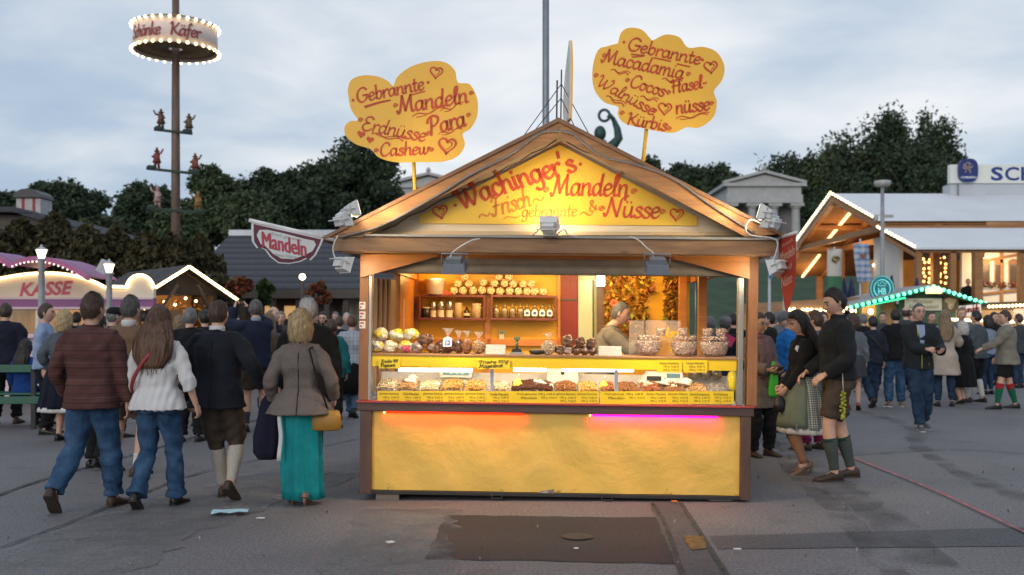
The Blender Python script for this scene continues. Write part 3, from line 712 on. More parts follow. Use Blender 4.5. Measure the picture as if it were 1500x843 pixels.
planter(466, 430, 27, 40, 40, 'red and green flowering shrub behind the white haired man', LV_RED)
# ------------------------------------------------------------------ left fairground: ticket booth, lanterns, hut, maypole
def bulbs(parent, pts, r, m, name='bulb', first=None):
 """separate lamp bulbs sharing one mesh"""
 for p in pts:
  if first is None:
   b = MB(); b.ball((0, 0, 0), r, 8, 6); first = b.build(name, m, parent); o = first
  else: o = dup(first, parent)
  o.location = p
 return first
WARM = glow('warm_bulb', (1., .72, .34), 7.)
WARM2 = glow('warm_tube', (1., .70, .34), 4.2)
PINK = M('pink_paint', (.38, .09, .24), .45, .08, 2.)
MAUVE = M('mauve_paint', (.28, .085, .25), .45, .08, 2.)
CREAM = M('cream_paint', (.80, .70, .56), .5, .06, 2.)
PALEP = M('pale_pink_paint', (.72, .55, .60), .5, .06, 2.)
Yk = 19.; kx = X(90, Yk)
ks = thing('ticket_booth', 'pink and cream KASSE ticket booth with lit arched top', 'ticket booth', (kx, Yk, 0))
K = lambda px, py, d=0.: Vector((X(px, Yk) - kx, d, Z(py, Yk)))
kf = lambda a, c, d: K(a, c, d)
def arch(x0, y0, xm, ym, x1, y1, n=20):
 c = []
 for k in range(n + 1):
  t = k / n; c.append(((1 - t) ** 2 * x0 + 2 * t * (1 - t) * (2 * xm - (x0 + x1) / 2) + t * t * x1, (1 - t) ** 2 * y0 + 2 * t * (1 - t) * (2 * ym - (y0 + y1) / 2) + t * t * y1))
 return c
top = arch(-60, 428, 65, 402, 158, 424)
b = MB(); b.prism(top + [(188, 424), (188, 437), (-60, 437)], kf, 0, .12); sgn = b.build('sign_board', CREAM, ks)
b = MB(); put_text(b, 'KASSE', 1, lambda u, v: K(68, 423, -.006) + Vector((u, 0, v + u * .04)), width=X(108, Yk) - X(29, Yk), height=.27, bold=.03, shear=.25)
b.build('lettering', M('kasse_red', (.62, .10, .16), .5), sgn)
lobe = [(187, 437)] + [(206.5 - 19.5 * math.cos(k * math.pi / 14), 423 - 19 * math.sin(k * math.pi / 14)) for k in range(15)] + [(226, 437)]
b = MB(); b.prism(lobe, kf, -.02, .1); b.build('round_panel', CREAM, ks)
b = MB(); b.tube([K(px, py - 1.5, -.05) for px, py in top], .028, 8); b.tube([K(158, 420, -.05), K(188, 421, -.05)], .028, 8)
b.tube([K(206.5 - 19.5 * math.cos(k * math.pi / 14), 423 - 19.5 * math.sin(k * math.pi / 14), -.05) for k in range(15)], .03, 8); b.build('light_tube', WARM2, ks)
b = MB(); b.prism([(-60, 437), (226, 437), (226, 450), (-60, 450)], kf, -.03, .12); b.build('valance', MAUVE, ks)
b = MB(); b.prism([(-60, 450), (226, 450), (226, 453.5), (-60, 453.5)], kf, -.06, .12); b.prism([(-60, 436.3), (226, 436.3), (226, 439), (-60, 439)], kf, -.06, -.031); b.build('edge_trim', PALEP, ks)
def rib(x0, y0, xm, ym, x1, y1, th):
 o_ = arch(x0, y0, xm, ym, x1, y1, 18); i_ = arch(x0, y0 + th, xm, ym + th, x1, y1 + th, 18)
 b = MB(); b.prism(o_ + i_[::-1], kf, -1.25, -1.10); q = b.build('arch', PINK, ks)
 bulbs(ks, [K(px, py + .5, -1.27) for px, py in i_[1:-1]], .016, glow('soft_bulb', (1., .75, .6), 2.2))
 b = MB(); b.prism(o_ + [(x, y + 3) for x, y in o_[::-1]], kf, -1.08, .1); b.build('awning', MAUVE, ks)
rib(-70, 400, 0, 372, 62, 391, 7); rib(62, 391, 112, 383, 168, 408, 7)
b = MB(); b.prism([(-60, 453), (226, 453), (226, 600), (-60, 600)], kf, 1.5, 1.6); b.build('back_wall', wood('booth_wood', (.45, .30, .16), (.32, .2, .1), 'Z', 2.), ks)
b = MB(); b.prism([(-60, 495), (226, 495), (226, 585), (-60, 585)], kf, .0, .1); b.prism([(-60, 490), (226, 490), (226, 495), (-60, 495)], kf, -.15, .2); b.build('counter', PALEP, ks)
b = MB(); b.prism([(-60, 525), (226, 525), (226, 545), (-60, 545)], kf, -.02, -.003); b.build('counter_band', PINK, ks)
for px in (52, 150, 222):
 b = MB(); b.prism([(px, 453), (px + 4, 453), (px + 4, 490), (px, 490)], kf, .0, .08); b.build('post', CREAM, ks)
lamp('booth_light', 'AREA', (-.4, .8, Z(456, Yk)), 14, (1, .7, .4), ks, 1.5, (-.4, .9, 0))
# lanterns on white posts
def lantern(px, Y, top, label):
 o = thing('street_lantern', label, 'lantern', (X(px, Y), Y, 0), 0, 'lit lanterns beside the ticket booth'); z = lambda py: Z(py, Y)
 b = MB(); b.lathe([(.09, 0), (.09, .5), (.055, .55), (.05, z(top + 22)), (.08, z(top + 20)), (.08, z(top + 18))], n=14); b.build('post', M('grey_white_post', (.45, .45, .46), .5), o)
 b = MB(); b.lathe([(.05, z(top + 18)), (.095, z(top + 6)), (.095, z(top + 5.5))], n=6, smooth=False); b.build('lamp_glass', glow('lantern_glass', (1., .85, .55), 3.2), o)
 b = MB(); b.lathe([(.12, z(top + 5.4)), (.10, z(top + 4.5)), (.03, z(top + 1)), (.015, z(top - 2)), (.0, z(top - 3))], n=6, smooth=False); b.build('cap', M('grey_white_post', (.45, .45, .46), .5), o)
 lamp('lantern_light', 'POINT', (0, -.0, z(top + 8)), 5, (1, .8, .5), o, .08)
lantern(61, 16.5, 361, 'lit white lantern in front of the KASSE lettering'); lantern(160, 17.5, 382, 'lit white lantern between the booth and the hut')
b = MB(); b.box((X(153, 18), 18, Z(392, 18)), (.2, .12, .24), Matrix.Rotation(.5, 3, 'Y')); tag(b.build('loudspeaker', M('grey_plastic', (.4, .42, .45), .5), bevel=.01), 'pale box loudspeaker mounted behind the lantern between booth and hut', 'loudspeaker')

# wooden hut
hut = thing('wooden_hut', 'dark wooden market hut with a lit gable, stocked with glowing wares', 'market hut', (X(268, 20.5), 20.5, 0), R(38))
hw, hd = .72, 3.6; he, ha = 2.08, 2.62
ROOFD = M('dark_bitumen_roof', (.055, .053, .055), .9, .25, 3., bump=.5, bs=30.)
b = MB(); f = lambda a, c, d: Vector((a, d, c))
b.prism([(-hw - .3, he - .12), (0, ha), (hw + .3, he - .12), (hw + .3, he - .06), (0, ha + .07), (-hw - .3, he - .06)], f, -.35, hd); b.build('roof', ROOFD, hut)
b = MB(); b.bb(-hw, -hw + .08, 0, hd, 0, he); b.bb(hw - .08, hw, 0, hd, 0, he); b.bb(-hw, hw, hd - .1, hd, 0, he); b.build('wall', DWOOD, hut)
b = MB(); b.prism([(-hw, he), (0, ha - .05), (hw, he)], f, .0, .06); b.build('gable', DWOOD, hut)
b = MB(); b.bb(-hw, hw, -.1, .05, 0, .95); b.bb(-hw - .05, hw + .05, -.2, .1, .95, 1.0); b.build('counter', DWOODX, hut)
b = MB(); b.bar((-hw - .3, -.37, he - .09), (0, -.37, ha + .03), .05, .05); b.bar((hw + .3, -.37, he - .09), (0, -.37, ha + .03), .05, .05); b.build('light_strip', glow('gable_light', (1., .66, .30), 7.), hut)
for s_ in (-1, 1):
 b = MB(); b.bar((s_ * (hw - .05), -.05, 1.5), (s_ * .2, -.3, he + .2), .06, .06); b.build('brace', DWOODX, hut)
wares = leafmat('lit_wares', [(.5, .22, .06), (.6, .35, .12), (.3, .1, .04), (.55, .45, .3), (.2, .08, .03)])
P = np.stack([rng.uniform(-hw + .1, hw - .1, 260), rng.uniform(.3, .5, 260), rng.uniform(1.0, 2.0, 260)], 1)
ob = bpy.data.objects.new('hanging_wares', quad_mesh('hanging_wares', P, rng.uniform(.03, .07, 260), [wares])); COL.objects.link(ob); ob.parent = hut; ob['kind'] = 'stuff'
P = np.stack([rng.uniform(-hw - .12, -hw - .03, 120), rng.uniform(-.1, .3, 120), rng.uniform(.6, 1.9, 120)], 1)
ob = bpy.data.objects.new('hanging_garland', quad_mesh('hanging_garland', P, rng.uniform(.03, .06, 120), [wares])); COL.objects.link(ob); ob.parent = hut; ob['kind'] = 'stuff'
b = MB(); b.bb(-hw + .1, hw - .1, 1.2, 1.25, .9, 2.1); b.build('back_panel', wood('lit_panel', (.5, .3, .12), (.35, .18, .07), 'Z', 2.), hut)
bulbs(hut, [(x, .15, 1.95 + .08 * math.sin(x * 9)) for x in np.linspace(-.55, .55, 6)] + [(-hw - .1, -.12, z) for z in (.8, 1.05, 1.3, 1.55, 1.8)], .03, WARM)
lamp('hut_light', 'POINT', (0, .5, 1.9), 12, (1, .62, .28), hut, .15)
# annex behind the hut
b = MB(); b.prism([(165, 397), (292, 396), (262, 421), (150, 421)], lambda a, c, d: at(a, c, 22.5 + d), 0, .12)
an_ = thing('hut_annex', 'low grey roofed shed joined behind the lit hut', 'shed', (X(215, 23), 23, 0))
b = MB(); x0, x1 = X(165, 23) - X(215, 23), X(268, 23) - X(215, 23)
b.prism([(0, 2.3), (2.2, 2.72), (2.2, 2.64), (0, 2.22)], lambda a, c, d: Vector((d, a, c)), x0, x1); b.build('roof', ROOFD, an_)
b = MB(); b.bb(x0 + .1, x1 - .1, .2, 2.1, 0, 2.2); b.build('wall', DWOOD, an_)

# maypole
Ym = 29.; mp_ = thing('maypole', 'tall wooden maypole with a lit Schänke Käfer ring', 'maypole', (X(257.5, Ym), Ym, 0)); mx = X(257.5, Ym)
z = lambda py: Z(py, Ym); xm_ = lambda px: X(px, Ym) - mx; pr = 6.2 / F * Ym
b = MB(); b.tube([(0, 0, 0), (0, 0, 6), (0, 0, z(-60))], [pr * 1.15, pr, pr * .78], 16); b.build('pole', wood('pole_wood', (.20, .13, .09), (.10, .06, .045), 'Z', 3.), mp_)
rr = 59 / F * Ym; zt, zb = z(42), z(77)
b = MB(); n = 48; vs = []
for k in range(n):
 a = 2 * math.pi * k / n; vs += [(rr * math.cos(a), rr * math.sin(a), zt), (rr * math.cos(a), rr * math.sin(a), zb)]
b.add(vs, [(2 * k, 2 * k + 1, (2 * k + 3) % (2 * n), (2 * k + 2) % (2 * n)) for k in range(n)], 0, True)
rg = b.build('ring', M('ring_cream', (.80, .66, .58), .6, .05, 3.), mp_); rg.modifiers.new('s', 'SOLIDIFY').thickness = .03
b = MB(); b.lathe([(.2, zb + .08), (rr - .05, zb + .08)], n=40, cap=False); b.lathe([(rr + .06, zt + .02), (rr - .1, zt + .10)], n=40, cap=False); b.build('ring_underside', wood('ring_wood', (.32, .22, .09), (.2, .13, .05), 'X', 2.), mp_).modifiers.new('s', 'SOLIDIFY').thickness = .02
def cyl(u, v): return Vector(((rr + .02) * math.sin(u / rr), -(rr + .02) * math.cos(u / rr), (zt + zb) / 2 + v))
b = MB(); hand_text(b, 'Schänke', (-rr * .98, -.16), (-.03, -.16), .36, cyl, .17, .1); hand_text(b, 'Käfer', (.20, -.16), (rr * .92, -.16), .36, cyl, .17, .1)
b.build('lettering', M('ring_red', (.32, .07, .06), .6), rg)
bulbs(mp_, [((rr + .05) * math.cos(a), (rr + .05) * math.sin(a), zt + .0) for a in np.linspace(0, 2 * math.pi, 33)[:-1]] + [((rr + .05) * math.cos(a), (rr + .05) * math.sin(a), zb - .0) for a in np.linspace(0, 2 * math.pi, 33)[:-1]], .047, glow('ring_bulb', (1., .78, .42), 3.4))
def figurine(parent, px, py, h, col, arm):
 b = MB(); x = xm_(px); zf = z(py)
 b.tube([(x - .06, 0, zf), (x - .04, 0, zf + h * .45)], [.035, .05], 8); b.tube([(x + .06, 0, zf), (x + .03, 0, zf + h * .45)], [.035, .05], 8)
 b.tube([(x, 0, zf + h * .3), (x, 0, zf + h * .55), (x, 0, zf + h * .78)], [.13, .085, .09], 10); b.ball((x, 0, zf + h * .88), .065, 8, 6)
 b.lathe([(.10, 0), (.045, .02), (.03, .1)], (x, 0, zf + h * .92), 10)
 b.tube([(x, 0, zf + h * .75), (x + arm * .14, -.05, zf + h * .8), (x + arm * .2, -.05, zf + h * 1.02)], [.04, .03, .025], 6)
 b.tube([(x, 0, zf + h * .75), (x - arm * .12, -.05, zf + h * .6), (x - arm * .02, -.1, zf + h * .5)], [.04, .03, .025], 6)
 return b.build('figurine', M('figurine_%d' % px, col, .6, .3, 10.), parent)
for (pa, pb, p0, p1, f_) in [(228, 283, 191, 197, [(236, 189, .52, (.16, .07, .05), -1), (277, 195, .5, (.15, .1, .06), 1)]), (217, 293, 248, 256, [(230, 247, .55, (.22, .05, .04), 1), (286, 254, .52, (.24, .07, .04), 1)]), (218, 300, 306, 313, [(231, 305, .6, (.45, .3, .28), -1), (290, 311, .55, (.28, .16, .05), -1)])]:
 b = MB(); b.bar((xm_(pa), -.1, z(p0)), (xm_(pb), -.1, z(p1)), .10, .07); arm_o = b.build('cross_arm', M('maypole_green', (.03, .05, .035), .7), mp_)
 for q in f_: figurine(arm_o, *q)
 for e0 in (pa, pb - 14):
  b = MB(); b.tube([(xm_(px), -.1, z(p0 + (px - pa) / (pb - pa) * (p1 - p0)) + .04) for px in (e0, e0 + 3, e0 + 7, e0 + 11, e0 + 14)], [.04, .08, .07, .085, .04], 7); b.build('leaf_base', M('maypole_green', (.03, .05, .035), .7), arm_o)
b = MB(); b.lathe([(.06, 0), (.05, Z(412, 26)), (.02, Z(410, 26))], n=10)
gl_ = thing('globe_lamp', 'lit globe lamp on a dark post left of the stall', 'lamp', (X(443, 26), 26, 0)); b.build('post', DWOOD, gl_)
b = MB(); b.ball((0, 0, Z(406, 26)), .085, 14, 10); b.build('globe', glow('globe_glass', (1., .9, .65), 6.), gl_)
# green park bench
BGREEN = M('bench_green', (.025, .11, .07), .45, .15, 6.)
bench = thing('park_bench', 'green slatted park bench at the left edge of the square', 'bench', (X(5, 14.2), 14.2, 0), R(3))
for zc, th in ((.865, .11), (.50, .03)):
 b = MB(); b.bb(-.75, .58, -.02 if zc > .6 else .0, .02 if zc > .6 else .42, zc - th / 2, zc + th / 2); b.build('back_slat' if zc > .6 else 'seat', BGREEN, bench, bevel=.008)
b = MB(); b.bb(-.75, .58, -.03, .01, .36, .47); b.build('apron', BGREEN, bench, bevel=.008)
for x in (-.6, .42):
 for y in (.0, .38):
  b = MB(); b.bb(x - .03, x + .03, y - .02, y + .02, 0, .48 if y else .9); b.build('leg', M('iron', (.03, .03, .03), .6), bench)

# ------------------------------------------------------------------ light mast behind the stall
b = MB(); b.lathe([(.062, 0), (.05, 4), (.046, 9.5)], (X(799.5, 14.5), 14.5, 0), 16); tag(b.build('mast', M('galvanised', (.24, .26, .28), .45, .15, 4., metal=.5)), 'tall grey steel mast rising behind the stall roof', 'mast')

# ------------------------------------------------------------------ beer tent, right
TIMB = wood('orange_timber', (.42, .20, .07), (.28, .12, .04), 'X', 1.5)
TARP = M('white_tarpaulin', (.68, .69, .71), .7, .06, .6, bump=.3, bs=1.5)
TPLANK = stripes('plank_soffit', [(0, (.10, .05, .02)), (.08, (.30, .15, .06)), (.9, (.34, .18, .07))], 'Y', 3., .7)
tx = 15.4; tent = thing('beer_tent', 'large beer hall tent with white roofs and lit timber gable', 'beer tent', (tx, 48, 0))
XE = 32.; zE, zR, zL, zU = 5.83, 7.70, 4.36, 5.46
f = lambda a, c, d: Vector((d, a, c))   # profile in (y, z) extruded along x
b = MB(); b.prism([(-6, zE), (0, zR), (6, zE), (6, zE - .06), (0, zR - .08), (-6, zE - .06)], f, .0, XE); b.build('upper_roof', TARP, tent)
b = MB(); b.prism([(-10, zL), (-6.2, zU), (-6.2, zU - .06), (-10, zL - .08)], f, .0, XE); b.prism([(10, zL), (6.2, zU), (6.2, zU - .06), (10, zL - .08)], f, .0, 14); b.build('lower_roof', TARP, tent)
b = MB(); b.prism([(-5.9, zE - .12), (0, zR - .14), (5.9, zE - .12), (5.9, zE - .2), (0, zR - .22), (-5.9, zE - .2)], f, .05, 7.); b.prism([(-9.9, zL - .12), (-6.3, zU - .1), (-6.3, zU - .2), (-9.9, zL - .2)], f, .05, 7.); b.prism([(9.9, zL - .12), (6.3, zU - .1), (6.3, zU - .2), (9.9, zL - .2)], f, .05, 7.); b.build('soffit', TPLANK, tent)
b = MB()
for x in (.15, 2.6, 5.2):
 for s_ in (-1, 1): b.bar((x, s_ * 5.95, zE - .28), (x, 0, zR - .3), .22, .26); b.bar((x, s_ * 9.9, zL - .26), (x, s_ * 6.2, zU - .24), .2, .24)
for yy, zq in ((-3, zE + .62), (3, zE + .62), (0, zR - .42)): b.bb(.0, 7., yy - .1, yy + .1, zq - .2, zq)
b.build('rafter', TIMB, tent)
b = MB(); b.bb(2.4, 2.65, -6, 6, zE - .5, zE - .22); b.bb(.2, .4, -6, 6, zE - .45, zE - .2); b.bb(.2, 7, -6.1, -5.9, zE - .5, zE - .25); b.bb(.2, 14, 5.9, 6.1, zE - .5, zE - .25); b.build('tie_beam', TIMB, tent)
for y in (-9.8, -6., 0., 6., 9.8):
 b = MB(); b.bb(2.3, 2.6, y - .16, y + .16, 0, (zL - .2) if abs(y) > 9 else zE - .3); b.build('post', TIMB, tent)
for xq in (.2, 1.5, 4.15, 7.2, 11):
 b = MB(); b.bb(xq - .11, xq + .11, -9.9, -9.65, 0, zL - .15); b.build('post', TIMB, tent)
for (a0, b0, k) in [((0, -6, zE), (0, 0, zR), 16), ((0, 6, zE), (0, 0, zR), 24), ((0, -10, zL), (0, -6.2, zU), 13), ((0, 10, zL), (0, 6.2, zU), 16)]:
 a0, b0 = Vector(a0), Vector(b0)
 if a0.y == -6 : first_ = bulbs(tent, [a0.lerp(b0, t) + Vector((-.05, 0, .05)) for t in np.linspace(0, 1, k)], .058, glow('tent_bulb', (1., .75, .42), 5.))
 else: bulbs(tent, [a0.lerp(b0, t) + Vector((-.05, 0, .05)) for t in np.linspace(0, 1, k)], .075, None, first=first_)
b = MB(); b.bar((1.4, 5.6, zE - .15), (1.4, .6, zR - .5), .12, .08); b.bar((1.4, 9.6, zL - .25), (1.4, 6.4, zU - .3), .12, .08); b.build('light_tube', glow('tent_tube', (1., .68, .32), 2.6), tent)
WHW = M('tent_wall', (.80, .74, .64), .8, .05, .8)
b = MB(); b.bb(2.95, XE, -7.4, -7.2, 0, zL + .4); b.build('facade_wall', WHW, tent)
b = MB(); b.bb(4.6, XE, -6.05, -5.9, zU - .1, zE - .1); b.build('clerestory', M('clerestory_wood', (.40, .20, .09), .7, .3, 1.), tent)
b = MB(); b.bb(.7, 5.5, -2.2, -2.0, 0, zL); b.bb(4.2, 4.35, -2, 6, 0, 4.); b.build('inner_wall', M('inner_wall_timber', (.46, .28, .12), .8, .2, 1.), tent)
b = MB(); b.bb(.95, 1.1, -6, -3., 0, zE - .55); b.build('gable_wall', WHW, tent)
# lit windows with shutters and flower boxes on the facade
for px in (1443, 1463, 1484):
 Yw = 40.58; x = X(px, Yw) - tx; zc = Z(401, Yw)
 wn = MB(); wn.bb(x - .15, x + .15, -7.44, -7.41, zc - .36, zc + .36); w_o = wn.build('window', M('dim_glass', (.10, .07, .05), .2), tent)
 wn = MB(); wn.bb(x - .19, x + .19, -7.46, -7.43, zc + .37, zc + .43); wn.bb(x - .19, x - .155, -7.46, -7.43, zc - .38, zc + .37); wn.bb(x + .155, x + .19, -7.46, -7.43, zc - .38, zc + .37); wn.build('frame', TIMB, w_o)
 wn = MB(); wn.prism([(x - .2, zc + .44), (x + .2, zc + .44), (x + .14, zc + .55), (x, zc + .6), (x - .14, zc + .55)], lambda a, c, d: Vector((a, d, c)), -7.47, -7.41); wn.build('pediment', TIMB, w_o)
 P = np.stack([rng.uniform(x - .26, x + .26, 90), rng.uniform(-7.6, -7.45, 90), rng.uniform(zc - .56, zc - .36, 90)], 1)
 q = bpy.data.objects.new('flower_box', quad_mesh('flower_box', P, rng.uniform(.04, .08, 90), [LV_RED])); COL.objects.link(q); q.parent = w_o
for a_, c_ in (((1437, 384), (1500, 372)), ((1430, 432), (1505, 424))):
 b = MB(); p, q = at(a_[0], a_[1], 40.55), at(c_[0], c_[1], 40.55); b.bar((p.x - tx, -7.46, p.z), (q.x - tx, -7.46, q.z), .03, .1); b.build('wall_beam', TIMB, tent)
b = MB(); x = X(1468, 40.5) - tx; b.bb(x - .06, x + .06, -7.47, -7.42, .5, zL); b.build('wall_stud', TIMB, tent)
# string lights hanging in the open bay
pts_ = []
for px in np.linspace(1345, 1392, 7): 
 for py in np.linspace(379, 414, 6): pts_.append((X(px + random.uniform(-2, 2), 44) - tx, -4., Z(py + random.uniform(-2, 2), 44)))
bulbs(tent, pts_, .06, glow('amber_bulb', (1., .55, .18), 4.))
pts_ = [(X(px, 45) - tx, -3, Z(389, 45)) for px in np.linspace(1266, 1294, 5)] + [(X(px, 46) - tx, -2.3, Z(421, 46)) for px in np.linspace(1278, 1308, 5)]
bulbs(tent, pts_, .07, glow('bay_bulb', (1., .85, .5), 5.))
# terrace parapet with folded blue parasols behind it
b = MB(); b.bb(-1., XE, -10.2, -10.05, 0, 2.2); b.bb(-1.0, -.85, -10.05, 10, 0, 2.2); b.bb(-.8, XE, -10.04, 9.9, 1.3, 1.4); b.build('parapet', wood('parapet_wood', (.16, .10, .05), (.09, .055, .03), 'Z', 1.), tent)
lamp('tent_light', 'AREA', (3.5, 0, 4.3), 240, (1, .62, .28), tent, 3, (3.5, 0, 0)); lamp('tent_soffit_light', 'POINT', (1.2, 2.5, 5.2), 160, (1, .6, .26), tent, .4)
lamp('tent_bay_light', 'AREA', (5, -9., 4.1), 90, (1, .80, .55), tent, 5, (4.6, -7.2, 1.5), size_y=.4); lamp('tent_bay_lamp', 'POINT', (1.6, -5., 3.6), 60, (1, .6, .25), tent, .3); lamp('tent_low_light', 'POINT', (1.2, 8., 3.7), 90, (1, .6, .26), tent, .4); lamp('tent_front_light', 'POINT', (4, -8., 3.9), 60, (1, .65, .3), tent, .4)
# roof sign
sg = thing('roof_sign', 'pale roof sign with blue SCH lettering and a dark blue crest', 'sign', (X(1386, 48), 48, zR - .25)); bx = X(1386, 48)
zs = lambda py: Z(py, 48) - (zR - .25)
b = MB(); b.bb(0, 14, -.45, .4, -.5, zs(272)); b.build('base', M('sign_base', (.5, .52, .55), .5, .08, 1.), sg)
b = MB(); b.bb(-.05, 14, -.55, -.25, zs(271), zs(244)); brd = b.build('board', M('sign_board_cream', (.74, .74, .68), .5, .04, 1.), sg)
b = MB(); put_text(b, 'S', 1, lambda u, v: Vector((X(1461, 47.4) - bx + u, -.556, zs(257.5) + v)), width=.58, height=.66, bold=.03); put_text(b, 'C', 1, lambda u, v: Vector((X(1483, 47.4) - bx + u, -.556, zs(257.5) + v)), width=.68, height=.66, bold=.02); put_text(b, 'H', 1, lambda u, v: Vector((X(1507, 47.4) - bx + u, -.556, zs(257.5) + v)), width=.7, height=.66, bold=.02)
b.build('lettering', M('sign_blue', (.02, .05, .22), .5), brd)
b = MB(); cr = [(.46 * (abs(math.cos(t)) ** .7) * (1 if math.cos(t) > 0 else -1), .56 * (abs(math.sin(t)) ** .7) * (1 if math.sin(t) > 0 else -1)) for t in np.linspace(0, 2 * math.pi, 33)[:-1]]
cxs = X(1417, 47.4) - bx; b.prism(cr, lambda a, c, d: Vector((cxs + a, d, zs(253) + c)), -.72, -.56); em = b.build('crest', M('crest_blue', (.02, .035, .16), .4), brd)
b = MB(); put_text(b, 'LÖWENBRÄU', 1, lambda u, v: Vector((cxs + u, -.725, zs(263) + v)), width=.72, height=.12, bold=.02)
b.build('lettering', M('crest_white', (.8, .8, .8), .5), em)
b = MB(); f = lambda u, v: Vector((cxs + u, -.724, zs(250) + v))
for ln in [[(-.15, -.2), (-.1, .0), (-.16, .18), (-.02, .26), (.1, .18)], [(-.02, .1), (.12, .02), (.2, .12)], [(-.06, -.02), (.06, -.08), (.08, -.22)], [(-.12, -.05), (-.24, .02), (-.2, .2)]]: ribbon(b, smooth_line(ln), .07, f)
b.build('lion_emblem', M('crest_gold', (.30, .22, .16), .5), em)
b = MB(); b.bb(.3, .34, -.6, -.5, zs(290), zs(272)); b.build('strut', STONE_D, sg)

# terrace visitors, flags, lamps and stalls in front of the tent are built further down
def flag(px, p_top, p_bot, Y, wd_px, f_top, f_bot, mt, label, skew=0., name='flag'):
 o = thing(name, label, 'flag', (X(px, Y), Y, 0)); b = MB(); b.lathe([(.04, 0), (.03, Z(p_top, Y))], n=8); b.build('pole', M('flag_pole', (.45, .46, .48), .4), o)
 hw_ = wd_px / 2 / F * Y; n = 10; vs = []
 for j in range(n + 1):
  t = j / n; zc = Z(f_top + (f_bot - f_top) * t, Y)
  for i in range(5):
   u = (i / 4 - .5) * 2 * hw_; vs.append((u + skew / F * Y * t, -.06 + .05 * math.sin(i * 1.6 + t * 4), zc))
 b = MB(); b.add(vs, [(j * 5 + i, j * 5 + i + 1, (j + 1) * 5 + i + 1, (j + 1) * 5 + i) for j in range(n) for i in range(4)], 0, True)
 c = b.build('cloth', mt, o); c.modifiers.new('s', 'SOLIDIFY').thickness = .006
 b = MB(); b.tube([(-hw_, -.05, Z(f_top, Y)), (hw_, -.05, Z(f_top, Y))], .018, 6); b.build('crossbar', M('flag_pole', (.45, .46, .48), .4), o)
 return o, c
_zmid = Z(405, 36)
m, nt_, b_ = base('white_green_flag'); t_ = N(nt_, 'ShaderNodeTexCoord'); s_ = N(nt_, 'ShaderNodeSeparateXYZ'); nt_.links.new(t_.outputs['Object'], s_.inputs[0])
ma = N(nt_, 'ShaderNodeMath', operation='GREATER_THAN', ins={1: _zmid}); nt_.links.new(s_.outputs['Z'], ma.inputs[0])
mi_ = N(nt_, 'ShaderNodeMixRGB', ins={1: c4((.05, .17, .08)), 2: c4((.55, .50, .44))}); nt_.links.new(ma.outputs[0], mi_.inputs[0]); nt_.links.new(mi_.outputs[0], b_.inputs['Base Color']); b_.inputs['Roughness'].default_value = .8
fo, fc = flag(1222, 362, 475, 36, 22, 366, 442, m, 'white and green flag with a gold emblem before the tent gable')
b = MB(); e_ = lambda u, v: Vector((u, -.14, Z(381, 36) + v)); spiral(b, (0, 0), .14, e_, .05); heart(b, (0, .0), .26, e_, .05); b.build('emblem', M('flag_gold', (.35, .25, .08), .6), fc)
BLW = stripes('blue_white_flag', [(0, (.55, .57, .62)), (.45, (.16, .26, .45)), (.9, (.5, .54, .6))], 'Z', 4.5, .8, axis2='X', bands=[(0, (.55, .57, .62)), (.5, (.2, .3, .48))], amount=.35)
fo, fc = flag(1260, 350, 475, 35, 23, 358, 414, BLW, 'blue and white chequered flag with a crest between gable and street lamp', skew=6)
b = MB(); e_ = lambda u, v: Vector((u + .05, -.14, Z(376, 35) + v)); heart(b, (0, 0), .24, e_, .04, fill=True); b.build('emblem', M('flag_brown', (.25, .10, .06), .6), fc)
flag(1127, 384, 470, 22, 5, 386, 408, M('sky_blue_cloth', (.10, .30, .60), .7), 'narrow light blue flag on a thin pole right of the stall corner')
m = stripes('rainbow_cloth', [(0, (.10, .35, .10)), (.33, (.6, .45, .05)), (.66, (.6, .16, .04))], 'X', 6., .7)
flag(1149, 404, 472, 21, 9, 404, 447, m, 'narrow green yellow and orange flag under the red banner', skew=4)
# street lamp in front of the tent
sl = thing('street_lamp', 'grey street lamp with a flat round head before the tent', 'street lamp', (X(1292.5, 33), 33, 0))
b = MB(); b.lathe([(.08, 0), (.075, 3), (.06, Z(275, 33))], n=12); b.build('post', M('lamp_grey', (.30, .31, .33), .5), sl)
b = MB(); b.lathe([(.06, Z(275, 33)), (.24, Z(273, 33)), (.27, Z(269, 33)), (.26, Z(265.5, 33)), (.05, Z(264, 33))], n=18); b.build('lamp_head', M('lamp_head_grey', (.42, .40, .38), .5), sl)
b = MB(); b.ball((-.25, -.05, Z(320, 33)), (.09, .09, .13), 10, 8); b.bb(-.2, 0, -.03, .0, Z(316, 33), Z(315, 33)); b.bb(.0, .35, -.05, .05, Z(319, 33), Z(315, 33)); b.build('side_fitting', M('lamp_head_grey', (.42, .40, .38), .5), sl)
# folded parasols on the tent terrace
PBLUE = M('navy_canvas', (.02, .03, .09), .8)
par = None
for i, (px, lb) in enumerate([(1236, 'folded navy parasol left of the white and green flag pole'), (1247, 'folded navy parasol right of the green flag cloth'), (1298, 'folded navy parasol right of the HB emblem'), (1306, 'second folded navy parasol right of the HB emblem, slightly taller'), (1343, 'folded navy parasol at the left end of the amber lights')]):
 if par is None:
  par = thing('parasol', lb, 'parasol', (0, 0, 0), 0, 'folded parasols on the tent terrace'); b = MB(); b.lathe([(.03, 0), (.025, 2.6)], n=8); b.build('pole', M('flag_pole', (.45, .46, .48), .4), par)
  b = MB(); b.rings([(z_, 0, 0, r_, r_) for z_, r_ in ((1.2, .2), (1.5, .17), (2.1, .12), (2.6, .03))], 16, 2, pleat=lambda a, t: .15 * math.sin(a * 8)); b.build('canopy', PBLUE, par); o = par
 else: o = dup(par); o['label'] = lb
 o.location = (X(px, 37), 37, .55 + .1 * (i == 3))

